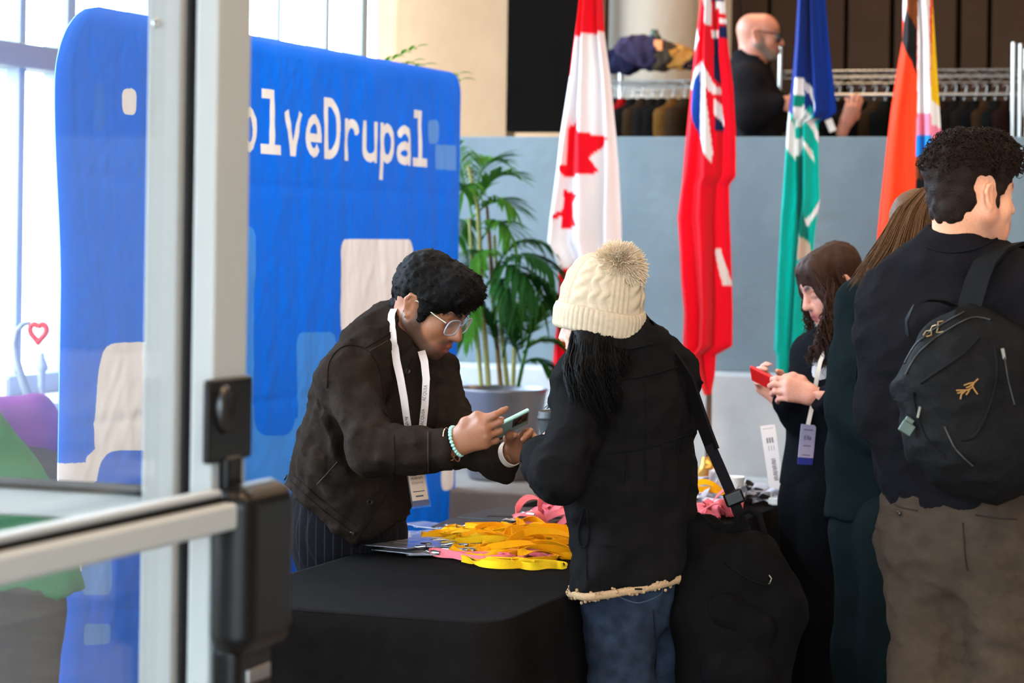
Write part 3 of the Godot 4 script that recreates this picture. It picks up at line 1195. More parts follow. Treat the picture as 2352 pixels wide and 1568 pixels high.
func build_table() -> void:
	var t := thing("folding_table", "long folding table hidden under the black cloth", "table", room((TA0 + TA1) / 2, 0, (TB0 + TB1) / 2))
	var mb := MB.new()
	rbox(mb, TA0 + 0.035, TA1 - 0.035, TOP - 0.045, TOP - 0.006, TB0 + 0.035, TB1 - 0.035, 0.012)
	part("table_top", mb, M.paper, t)
	for a in [TA0 + 0.1, TA1 - 0.1]:
		for b in [TB0 + 0.2, TB1 - 0.2]:
			mb = MB.new()
			mb.tube([room(a, 0, b), room(a, TOP - 0.04, b)], 0.015, 8)
			part("leg", mb, M.chrome, t)
	# the cloth: rings from the middle of the top over the edge to the floor
	mb = MB.new()
	var g := []
	var sides := 360
	var rows := [[0.0, 0], [0.5, 0], [0.9, 0], [0.97, 0], [1.0, 0], [1.0, 1], [1.0, 2], [1.0, 3], [1.0, 4], [1.0, 6], [1.0, 9], [1.0, 12], [1.0, 16], [1.0, 20]]
	var ca := (TA0 + TA1) / 2
	var cb := (TB0 + TB1) / 2
	var ha := (TA1 - TA0) / 2
	var hb := (TB1 - TB0) / 2
	for rw in rows:
		var ring := []
		for q in sides:
			# walk the rounded outline evenly
			var per := 4.0 * (ha + hb)
			var s := per * q / sides
			var p := Vector2.ZERO
			var nn := Vector2.ZERO
			if s < 2 * ha: p = Vector2(-ha + s, -hb); nn = Vector2(0, -1)
			elif s < 2 * ha + 2 * hb: p = Vector2(ha, -hb + s - 2 * ha); nn = Vector2(1, 0)
			elif s < 4 * ha + 2 * hb: p = Vector2(ha - (s - 2 * ha - 2 * hb), hb); nn = Vector2(0, 1)
			else: p = Vector2(-ha, hb - (s - 4 * ha - 2 * hb)); nn = Vector2(-1, 0)
			var rr := 0.07
			var inn := p.clamp(Vector2(-ha + rr, -hb + rr), Vector2(ha - rr, hb - rr))
			if (p - inn).length() > 0.0:
				nn = (p - inn).normalized()
				p = inn + nn * rr
			var drop: float = rw[1] / 20.0
			var y := TOP
			var out: Vector2 = p * rw[0]
			if rw[0] < 1.0: y += 0.0012 * fold_noise.get_noise_2d(p.x * rw[0] * 9.0, p.y * rw[0] * 4.0)
			if drop > 0.0:
				y = TOP - 0.004 - drop * (TOP - 0.01)
				var cornerness: float = exp(-pow((Vector2(ha, hb) - p.abs()).length() / 0.16, 2.0))
				var fl: float = 0.010 + 0.02 * drop + 0.028 * drop * fold_noise.get_noise_1d(s * 4.0) + 0.013 * pow(drop, 0.7) * fold_noise.get_noise_1d(s * 11.0 + 50.0)
				fl += cornerness * drop * 0.12
				fl += 0.006 * drop * fold_noise.get_noise_2d(s * 6.0 - y * 9.0, y * 3.0)
				out = p + nn * fl
			elif rw[0] == 1.0: out = p + nn * 0.001
			ring.append(room(ca + out.x, y, cb + out.y))
		g.append(ring)
	mb.grid(g, true)
	var cl := part("tablecloth", mb, M.black_cloth)
	tag(cl, "black cloth draped to the floor over the long table", "tablecloth")
	# stitched hem line round the top edge
	var seam := []
	for p in [[TA0 + 0.03, TB0], [TA1 - 0.075, TB0], [TA1 - 0.02, TB0 + 0.02], [TA1, TB0 + 0.075], [TA1, TB0 + 1.0], [TA1, TB1 - 0.1]]: seam.append(room(p[0] + 0.0, TOP - 0.0015, p[1]))
	mb = MB.new()
	mb.tube(seam, 0.0022, 5)
	part("edge_seam", mb, mat(Color(0.05, 0.045, 0.045), 0.9), cl)
	build_lanyards()
	build_table_things()

func strap_mat(c: Color) -> StandardMaterial3D:
	var m := cloth(c, 0.62, 30.0, 0.5, 0.10, 0.2)
	return m

# one lanyard: a looped band that lies in a loose tangle, with a clip and a badge holder at its end
func lanyard(c: Vector3, heading: float, long: float, lift: float, m: Material, label: String, group: String, sd: int, badge := true, flat := 0.5, spread := 0.06) -> void:
	var r := RandomNumberGenerator.new()
	r.seed = sd
	var ax := Vector3(cos(heading), 0, sin(heading))
	var ay := Vector3(-sin(heading), 0, cos(heading))
	var pts := []
	var wide := []
	var n := 54
	var ph := r.randf() * TAU
	var ph2 := r.randf() * TAU
	var twist := r.randf_range(0.6, 1.6)
	var ph3 := r.randf() * TAU
	for k in n + 1:
		var t := TAU * k / n
		var p := ax * (cos(t) * long / 2 + 0.12 * long * cos(2 * t + ph)) + ay * (sin(t) * spread + 0.45 * spread * sin(2 * t + ph2) + 0.25 * spread * sin(3 * t + ph))
		var up := 0.011 + lift * (0.55 + 0.45 * sin(2 * t + ph3)) + 0.35 * lift * sin(3 * t + ph2)
		# the band turns over as it goes: on edge at some stretches, flat at others
		var turn := ph3 + twist * sin(t + ph2) + 0.6 * sin(2 * t + ph)
		var w := (Vector3.UP * cos(turn) * (1.2 - flat) + (ay * cos(t) + ax * sin(t)) * sin(turn) * (0.2 + flat)).normalized()
		pts.append(c + p + Vector3.UP * maxf(up, 0.002 + 0.0095 * absf(w.y)))
		wide.append(w)
	var o := thing("lanyard", label, "lanyard", c, group)
	var mb := MB.new()
	mb.ribbon(pts, wide, 0.019, 0.0014)
	part("strap", mb, m, o)
	if badge:
		# the clip end lies towards the heading's far end
		var e := c - ax * long / 2 + Vector3.UP * (0.012 + lift * 0.3)
		var out := (-ax + ay * r.randf_range(-0.25, 0.25)).normalized()
		mb = MB.new()
		mb.tube([e + ax * 0.01, e + out * 0.012, e + out * 0.022], [0.006, 0.0075, 0.004], 8)
		mb.tube([e + out * 0.02, e + out * 0.03 + Vector3.UP * 0.003, e + out * 0.042], [0.003, 0.0035, 0.002], 6)
		part("clip", mb, M.chrome, o)
		var bc := e + out * 0.105 - Vector3.UP * 0.002
		bc.y = maxf(bc.y - lift * 0.25, c.y + 0.004)
		var bb := Basis(out.cross(Vector3.UP).normalized(), Vector3.UP, -out) * Basis(Vector3.FORWARD, r.randf_range(-0.06, 0.06))
		mb = MB.new()
		mb.box(bc, Vector3(0.095, 0.0035, 0.14), 0.0015, bb)
		var hold := part("badge_holder", mb, M.clear, o)
		mb = MB.new()
		mb.box(bc, Vector3(0.085, 0.0012, 0.125), 0.0005, bb)
		part("badge_card", mb, M.badge_card, hold)

func build_lanyards() -> void:
	M.yellow = strap_mat(Color(0.95, 0.64, 0.045))
	M.lemon = strap_mat(Color(0.93, 0.73, 0.10))
	M.pink = strap_mat(Color(0.93, 0.46, 0.50))
	M.grey_white = strap_mat(Color(0.80, 0.80, 0.84))
	M.badge_card = mat(Color(0.60, 0.60, 0.64), 0.35)
	var along := TURN - PI / 2       # heading of room b as an angle in x,z
	var hx := atan2(0.342, 0.94)     # room a
	# the heap of yellow straps, clips towards the man
	var spots := []
	for k in 30:
		var px := rng.randf_range(1120, 1290)
		var f := rng.randf()
		var p := on_y(px - 40.0 * f, lerpf(1285, 1228, f), TOP)
		spots.append([p, f])
	for k in spots.size():
		var p: Vector3 = spots[k][0]
		var f: float = spots[k][1]
		var edge: float = clampf((p.x + 0.10) / 0.2, 0.0, 1.0)
		lanyard(p, hx + rng.randf_range(-0.5, 0.5), rng.randf_range(0.16, 0.30), lerpf(0.006, 0.052, edge * (0.35 + 0.65 * sin(PI * clampf(f, 0.1, 1.0)))) * rng.randf_range(0.55, 1.0), M.yellow if k % 5 else M.lemon, "yellow ribbon lanyard in the tangled heap on the black table", "yellow lanyards heaped on the table", 100 + k, k % 2 == 0, rng.randf_range(0.3, 0.8), rng.randf_range(0.04, 0.085))
	# two loops that lie out in front
	lanyard(on_y(1155, 1302, TOP), hx + 0.05, 0.20, 0.002, M.lemon, "yellow ribbon lanyard lying in a long flat loop at the front of the heap", "", 301, false, 0.05, 0.035)
	lanyard(on_y(1240, 1306, TOP), hx + 0.1, 0.14, 0.002, M.lemon, "yellow ribbon lanyard curled in a short loop at the front of the heap", "", 302, false, 0.05, 0.03)
	lanyard(on_y(1090, 1288, TOP), hx + 0.1, 0.22, 0.003, M.pink, "pink ribbon lanyard lying under the front yellow loops", "", 303, true, 0.1, 0.03)
	lanyard(on_y(1215, 1290, TOP), hx - 0.2, 0.12, 0.010, M.pink, "pink ribbon lanyard tucked between the front yellow loops", "", 304, false, 0.3, 0.03)
	for k in 5:
		lanyard(on_y(1255 + 14 * k, 1215 - 3 * k, TOP), hx + rng.randf_range(-0.9, 0.9), 0.17, 0.045 + 0.008 * k, M.pink, "pink ribbon lanyard behind the yellow heap", "pink lanyards behind the yellow heap", 310 + k, k % 2 == 0, 0.7, 0.05)
	# fan of badge holders at the clip end
	for k in 14:
		var p := on_y(lerpf(905, 1040, fposmod(k * 0.37, 1.0)), lerpf(1272, 1226, k / 13.0), TOP) + Vector3.UP * (0.004 + 0.0028 * (13 - k) * 0.5)
		var o := thing("badge_holder", "clear badge holder with printed card fanned out beside the yellow straps", "badge", p, "badge holders fanned beside the straps")
		var bb := Basis(Vector3.UP, -TURN + rng.randf_range(-0.3, 0.3)) * Basis(Vector3.RIGHT, rng.randf_range(-0.03, 0.03))
		var mb := MB.new()
		mb.box(p, Vector3(0.14, 0.003, 0.095), 0.0012, bb)
		part("sleeve", mb, M.clear, o)
		mb = MB.new()
		mb.box(p, Vector3(0.125, 0.0012, 0.085), 0.0005, bb)
		part("card", mb, M.badge_card, o)
		mb = MB.new()
		var e := p + bb * Vector3(0.078, 0.002, 0)
		mb.tube([e - bb.x * 0.012, e, e + bb.x * 0.02 + Vector3.UP * 0.004], [0.004, 0.0055, 0.003], 7)
		part("clip", mb, M.chrome, o)

func build_table_things() -> void:
	# dark folders behind the heap
	for k in 3:
		var p := on_y([1130, 1190, 1245][k], [1215, 1200, 1196][k], TOP) + Vector3.UP * (0.008 + 0.006 * k)
		var mb := MB.new()
		mb.box(p, Vector3(0.30, 0.014, 0.22), 0.004, Basis(Vector3.UP, -TURN + [0.1, -0.05, 0.2][k]))
		var o := part("folder", mb, mat(Color(0.075, 0.07, 0.075), 0.5))
		tag(o, "flat black folder behind the yellow heap", "folder", "black folders behind the heap")
	# the far end of the table: straps in white and pink, a cup, a tall card
	for k in 12:
		var p := on_y(rng.randf_range(1600, 1670), rng.randf_range(1128, 1158), TOP)
		lanyard(p, rng.randf() * TAU, rng.randf_range(0.10, 0.18), rng.randf_range(0.01, 0.05), M.grey_white, "white printed lanyard in the pile beside the paper cup", "white lanyards by the cup", 400 + k, false, 0.6, 0.05)
	for k in 7:
		var p := on_y(rng.randf_range(1725, 1785), rng.randf_range(1142, 1160), TOP)
		lanyard(p, rng.randf() * TAU, rng.randf_range(0.10, 0.16), rng.randf_range(0.01, 0.04), M.grey_white if k % 3 else strap_mat(Color(0.16, 0.16, 0.17)), "lanyard in the grey and white pile under the tall card", "lanyards under the tall card", 430 + k, k % 2 == 0, 0.6, 0.05)
	for k in 6:
		var p := on_y(rng.randf_range(1610, 1665), rng.randf_range(1178, 1192), TOP)
		lanyard(p, rng.randf() * TAU, rng.randf_range(0.12, 0.18), rng.randf_range(0.02, 0.05), M.pink, "pink ribbon lanyard in the pile beside the black shoulder bag", "pink lanyards by the bag", 450 + k, false, 0.9, 0.05)
	lanyard(on_y(1610, 1160, TOP), 0.4, 0.18, 0.05, M.yellow, "yellow ribbon lanyard draped over the white pile", "", 470, false, 0.5, 0.04)
	# paper cup
	var c := on_y(1683, 1158, TOP)
	var mb := MB.new()
	mb.lathe(c, [[0.0, 0.003], [0.026, 0.003], [0.027, 0.0], [0.037, 0.085], [0.0385, 0.087], [0.0365, 0.088], [0.0355, 0.085], [0.025, 0.006], [0.0, 0.006]], 28)
	tag(part("paper_cup", mb, M.paper), "plain white paper cup on the far end of the table", "cup")
	# tall printed card leaning back
	var foot := on_y(1790, 1160, TOP)
	var head := at(1763, 976, -foot.z + 0.02)
	var up := (head - foot)
	var hgt := up.length()
	up = up.normalized()
	var side := Vector3(0.97, 0, 0.25)
	side = (side - up * side.dot(up)).normalized()
	var bs := Basis(side, up, side.cross(up))
	var im := Image.create(64, 384, false, Image.FORMAT_RGB8)
	im.fill(Color(0.86, 0.80, 0.77))
	var ink := Color(0.50, 0.45, 0.44)
	im.fill_rect(Rect2i(8, 14, 46, 4), Color(0.7, 0.64, 0.62))
	for q in 3: im.fill_rect(Rect2i(18 + q * 11, 60, 8, 26), ink)
	for q in 3: im.fill_rect(Rect2i(22 + q * 11, 98, 3, 24), Color(0.62, 0.56, 0.55))
	for q in 12: im.fill_rect(Rect2i(26 + (q % 2) * 2, 160 + q * 9, 18, 7), ink if q % 3 else Color(0.6, 0.55, 0.54))
	im.fill_rect(Rect2i(8, 330, 8, 8), ink)
	im.fill_rect(Rect2i(44, 332, 8, 8), ink)
	var cm := mat(Color.WHITE, 0.6)
	cm.albedo_texture = ImageTexture.create_from_image(im)
	mb = MB.new()
	var mid := foot + up * hgt / 2
	var hw := 0.0235
	var s0 := mb.v.size()
	for z in [0.002, -0.002]:
		for q in [[-1, 1, 0, 0], [1, 1, 1, 0], [1, -1, 1, 1], [-1, -1, 0, 1]]:
			mb.vert(mid + bs * Vector3(q[0] * hw, q[1] * hgt / 2, z), bs.z * signf(z), Vector2(q[2], q[3]))
	mb.quad(0, 1, 2, 3)
	mb.quad(4, 5, 6, 7)
	var card := part("tall_card", mb, cm)
	tag(card, "tall narrow printed white card standing tilted on the far end of the table", "card")
	mb = MB.new()
	mb.box(mid, Vector3(hw * 2, hgt, 0.0034), 0.001, bs)
	part("card_core", mb, M.paper, card)
	mb = MB.new()
	mb.box(foot + Vector3(0.03, 0.012, -0.01), Vector3(0.12, 0.022, 0.05), 0.004, Basis(Vector3.UP, -TURN))
	part("card_foot", mb, M.paper, card)

# ---------------------------------------------------------------- the coat gallery
func build_gallery() -> void:
	var rb := 12.05
	# two runs of chrome wire shelving
	wire_rack(a_of(on_b(1398, 180, rb)), a_of(on_b(1655, 180, rb)), rb, on_b(1500, 192, rb).y, "chrome wire shelf holding a heap of folded clothes", [1398.0, 1655.0])
	wire_rack(a_of(on_b(1815, 180, rb)), a_of(on_b(2342, 180, rb)), rb, on_b(2100, 168, rb).y, "long chrome wire coat rack before the brown panels", [1815.0, 2342.0])
	wire_rack(a_of(on_b(2358, 180, rb)), a_of(on_b(2750, 180, rb)), rb, on_b(2500, 168, rb).y, "chrome wire coat rack at the end of the row", [2358.0, 2750.0])
	# coats on the rails
	var tones := [Color(0.075, 0.065, 0.06), Color(0.10, 0.085, 0.075), Color(0.05, 0.05, 0.06), Color(0.20, 0.14, 0.085), Color(0.06, 0.075, 0.075), Color(0.13, 0.07, 0.06)]
	var words := ["black", "charcoal", "navy black", "brown", "dark green", "dark maroon"]
	var mats := []
	for c in tones: mats.append(cloth(c, 0.95, 12.0, 1.0, 0.4))
	var k := 0
	for px in [1925, 1952, 1980, 2008, 2034, 2168, 2192, 2215, 2240, 2262, 2286, 2310]:
		coat(float(px), on_b(2100, 200, rb).y, rb, mats[k % 6], "%s winter coat hanging on the long wire rack" % words[k % 6], "coats on the long wire rack", k)
		k += 1
	var tan := cloth(Color(0.44, 0.30, 0.13), 0.95, 12.0, 1.2, 0.5)
	var red := cloth(Color(0.55, 0.03, 0.03), 0.9, 12.0, 0.6, 0.2)
	var row := [[1412, 5, "dark maroon"], [1428, -2, "red"], [1452, 0, "black"], [1474, 3, "brown"], [1497, 1, "charcoal"], [1520, 0, "black"], [1545, -1, "tan fur"], [1572, 3, "brown"]]
	for r in row:
		var m: Material = tan if r[1] == -1 else (red if r[1] == -2 else mats[r[1]])
		coat(float(r[0]), on_b(1500, 222, rb).y, rb, m, "%s coat hanging under the shelf of folded clothes" % r[2], "coats under the shelf of folded clothes", k, 0.06)
		k += 1
	# things on the shelf
	var navy := cloth(Color(0.13, 0.13, 0.22), 0.9, 12.0, 1.0, 0.3)
	var violet := cloth(Color(0.22, 0.19, 0.28), 0.9, 12.0, 1.0, 0.3)
	heap("folded_jacket", on_b(1430, 140, rb), Vector3(0.13, 0.055, 0.12), navy, "dark blue jacket folded on the wire shelf", "jacket", 1)
	heap("folded_jacket", on_b(1472, 122, rb), Vector3(0.10, 0.085, 0.12), violet, "dusky violet jacket bundled on the wire shelf", "jacket", 2)
	heap("folded_jacket", on_b(1580, 140, rb), Vector3(0.07, 0.03, 0.1), navy, "small dark blue bundle at the end of the wire shelf", "jacket", 6)
	heap("backpack", on_b(1523, 128, rb), Vector3(0.05, 0.06, 0.09), cloth(Color(0.24, 0.20, 0.16), 0.9), "small grey-brown pouch on the wire shelf", "bag", 3)
	heap("hat", on_b(1556, 132, rb), Vector3(0.055, 0.05, 0.08), cloth(Color(0.62, 0.42, 0.20), 0.9), "tan knitted hat on the wire shelf", "hat", 4)
	var c := on_b(1503, 108, rb + 0.03)
	var mb := MB.new()
	mb.lathe(c, [[0.0, -0.06], [0.045, -0.06], [0.048, -0.04], [0.046, 0.03], [0.03, 0.06], [0.018, 0.075], [0.018, 0.09], [0.0, 0.09]], 24)
	tag(part("water_bottle", mb, mat(Color(0.07, 0.20, 0.15), 0.4)), "dark green water bottle among the folded clothes", "bottle")
	mb = MB.new()
	mb.box(on_b(1512, 104, rb - 0.06), Vector3(0.045, 0.055, 0.012), 0.003, room_basis())
	tag(part("orange_tag", mb, mat(Color(0.80, 0.50, 0.32), 0.7)), "small orange cardboard tag among the folded clothes", "tag")

func wire_rack(a0: float, a1: float, b: float, y: float, label: String, _px: Array) -> void:
	var t := thing("wire_rack", label, "coat rack", room((a0 + a1) / 2, STAGE_Y, b))
	var depth := 0.42
	for a in [a0, a1]:
		for bb in [b - depth / 2, b + depth / 2]:
			var p := MB.new()
			p.tube([room(a, STAGE_Y, bb), room(a, y + 0.13, bb)], 0.0125, 10)
			part("post", p, M.chrome, t)
	for lv in [y, y - 0.95]:
		var s := MB.new()
		for bb in [b - depth / 2, b + depth / 2]:
			s.tube([room(a0, lv, bb), room(a1, lv, bb)], 0.004, 6)
			s.tube([room(a0, lv - 0.035, bb), room(a1, lv - 0.035, bb)], 0.004, 6)
			var zig := []
			var n := int((a1 - a0) / 0.05)
			for j in n + 1: zig.append(room(lerpf(a0, a1, float(j) / n), lv - 0.002 if j % 2 else lv - 0.033, bb))
			s.tube(zig, 0.0028, 5)
		var sh := part("shelf", s, M.chrome, t)
		var w := MB.new()
		var n2 := int((a1 - a0) / 0.028)
		for j in n2 + 1:
			var a := lerpf(a0, a1, float(j) / n2)
			w.tube([room(a, lv + 0.004, b - depth / 2), room(a, lv + 0.004, b + depth / 2)], 0.0022, 5, false)
		var wires := part("wire_deck", w, M.chrome, sh)
		wires.set_meta("kind", "stuff")
	var r := MB.new()
	r.tube([room(a0, y - 0.11, b), room(a1, y - 0.11, b)], 0.0125, 10)
	part("hanging_rail", r, M.chrome, t)

# a coat seen edge on: shoulders, body and sleeves hang from a hanger; three cuts of coat share their meshes
var coat_cuts := {}
func coat(px: float, rail: float, b: float, m: Material, label: String, group: String, sd: int, lift := 0.0) -> void:
	var top := on_b(px, 200, b)
	top.y = rail - 0.06 + lift
	var cut := sd % 3
	if not coat_cuts.has(cut): coat_cuts[cut] = coat_cut(cut)
	var t := thing("coat", label, "coat", top, group)
	for q in coat_cuts[cut]:
		var o := MeshInstance3D.new()
		o.name = q[0]
		o.mesh = q[1]
		o.material_override = M.chrome if q[0] == "hanger_hook" else m
		t.add_child(o, true)

func coat_cut(sd: int) -> Array:
	var out := []
	var bz := -room_basis().z
	var ax := room_basis().x
	var top := Vector3.ZERO
	var bd := cloth_body(0.012, Vector3(16, 3, 16), 0.05)
	var lean := 0.012 * (sd - 1)
	bd.cap(Vector3(0, -0.05, 0), bz * 0.19 + Vector3(0, -0.11, 0), 0.035, 0.04)
	bd.cap(Vector3(0, -0.05, 0), bz * -0.19 + Vector3(0, -0.11, 0), 0.035, 0.04)
	bd.cap(Vector3(0, -0.13, 0), Vector3(lean, -0.87 - 0.05 * sd, 0), 0.045, 0.055, bz, 0.27)
	var mb := MB.new()
	bd.build(0.022, mb)
	out.append(["coat_body", mb.mesh()])
	for s in [-1.0, 1.0]:
		var sl := cloth_body(0.006, Vector3(20, 12, 20), 0.03)
		sl.chain([bz * 0.2 * s + Vector3(0, -0.12, 0), bz * 0.23 * s + ax * 0.01 + Vector3(0, -0.4, 0), bz * 0.2 * s + Vector3(0, -0.66, 0)], [0.055, 0.05, 0.042])
		mb = MB.new()
		sl.build(0.022, mb)
		out.append(["sleeve", mb.mesh()])
	mb = MB.new()
	mb.tube([Vector3(0, -0.03, 0), top, ax * 0.012 + Vector3(0, 0.06, 0), Vector3(0, 0.075, 0), ax * -0.012 + Vector3(0, 0.06, 0)], 0.0025, 6)
	out.append(["hanger_hook", mb.mesh()])
	return out

func heap(called: String, c: Vector3, half: Vector3, m: Material, label: String, category: String, sd: int) -> void:
	var bd := Body.new()
	bd.noise = fold_noise
	bd.amp = 0.018
	bd.stretch = Vector3.ONE * (14.0 + sd)
	bd.k = 0.04
	var ax := room_basis().x
	var r := RandomNumberGenerator.new()
	r.seed = sd * 17
	for j in 5:
		var o := ax * r.randf_range(-0.7, 0.7) * half.x + Vector3.UP * r.randf_range(-0.5, 0.5) * half.y
		bd.ball(c + o, half.y * 0.75, ax, 0.6)
	var mb := MB.new()
	bd.build(0.011, mb)
	tag(part(called, mb, m), label, category)

# ---------------------------------------------------------------- flags
func edge_at(rows: Array, y: float, col: int) -> float:
	for k in rows.size() - 1:
		if y <= rows[k + 1][0]:
			return lerpf(rows[k][col], rows[k + 1][col], clampf((y - rows[k][0]) / (rows[k + 1][0] - rows[k][0]), 0.0, 1.0))
	return rows[-1][col]

# rows: [y, left, right] of the hanging cloth; prints: [colour, polygon]; folds: [place across 0..1, width, depth]
func flag(label: String, rows: Array, base: Color, prints: Array, folds: Array, pole_px: float) -> void:
	var fb := 9.72
	var t := thing("flag_on_pole", label, "flag", Vector3(on_b(pole_px, 600, fb + 0.03).x, 0.56, on_b(pole_px, 600, fb + 0.03).z), "flags on poles before the grey wall")
	var ny := 220
	var nx := 72
	var y0: float = rows[0][0]
	var y1: float = rows[-1][0]
	for side in [1.0, -1.0]:
		var mb := MB.new()
		var g := []
		var cols := []
		for r in ny + 1:
			var y := lerpf(y0, y1, float(r) / ny)
			var l := edge_at(rows, y, 1)
			var w := edge_at(rows, y, 2) - l
			var row := []
			for q in nx + 1:
				var s := float(q) / nx
				var px := l + w * s
				var z := 0.035 * sqrt(maxf(0.0, 1.0 - pow(2.0 * s - 1.0, 2.0)))
				for f in folds:
					var c: float = f[0] + 0.05 * sin(y * 0.006 + f[0] * 9.0)
					z += f[2] * exp(-pow((s - c) / f[1], 2.0))
				z += 0.004 * fold_noise.get_noise_2d(s * 5.0, y * 0.006 + rows[0][1])
				var edge := clampf(minf(s, 1.0 - s) * 12.0, 0.0, 1.0)
				z *= edge if side > 0.0 else -0.35 * edge
				var p := on_b(px, y, fb)
				row.append(p + room_basis().z * z)
				var col := base
				for pr in prints:
					if Geometry2D.is_point_in_polygon(Vector2(px, y), pr[1]): col = pr[0]
				cols.append(col.srgb_to_linear())
			g.append(row)
		mb.grid(g, false, side > 0.0)
		for k in cols.size(): mb.c[k] = cols[k]
		part("flag_cloth" if side > 0.0 else "flag_lining", mb, M.flag, t)
	var base_p := on_b(pole_px, 1000, fb + 0.03)
	var foot := Vector3(base_p.x, 0.56, base_p.z)
	var mb2 := MB.new()
	mb2.tube([foot + Vector3.UP * 0.08, foot + Vector3.UP * 2.42], 0.0125, 12)
	part("pole", mb2, M.pole, t)
	mb2 = MB.new()
	mb2.lathe(foot, [[0.0, 0.0], [0.125, 0.0], [0.127, 0.012], [0.11, 0.03], [0.075, 0.055], [0.045, 0.075], [0.03, 0.09], [0.028, 0.12], [0.0, 0.125]], 36)
	part("pole_base", mb2, M.brass, t)
	mb2 = MB.new()
	mb2.lathe(foot + Vector3.UP * 2.42, [[0.0, 0.0], [0.02, 0.0], [0.025, 0.02], [0.02, 0.05], [0.006, 0.1], [0.0, 0.12]], 20)
	part("finial", mb2, M.brass, t)

func pp(a: Array, sx := 1.0, ox := 0.0, oy := 0.0) -> PackedVector2Array:
	var out := PackedVector2Array()
	for k in range(0, a.size(), 2): out.append(Vector2(ox + a[k] / sx, oy + a[k + 1] / sx))
	return out

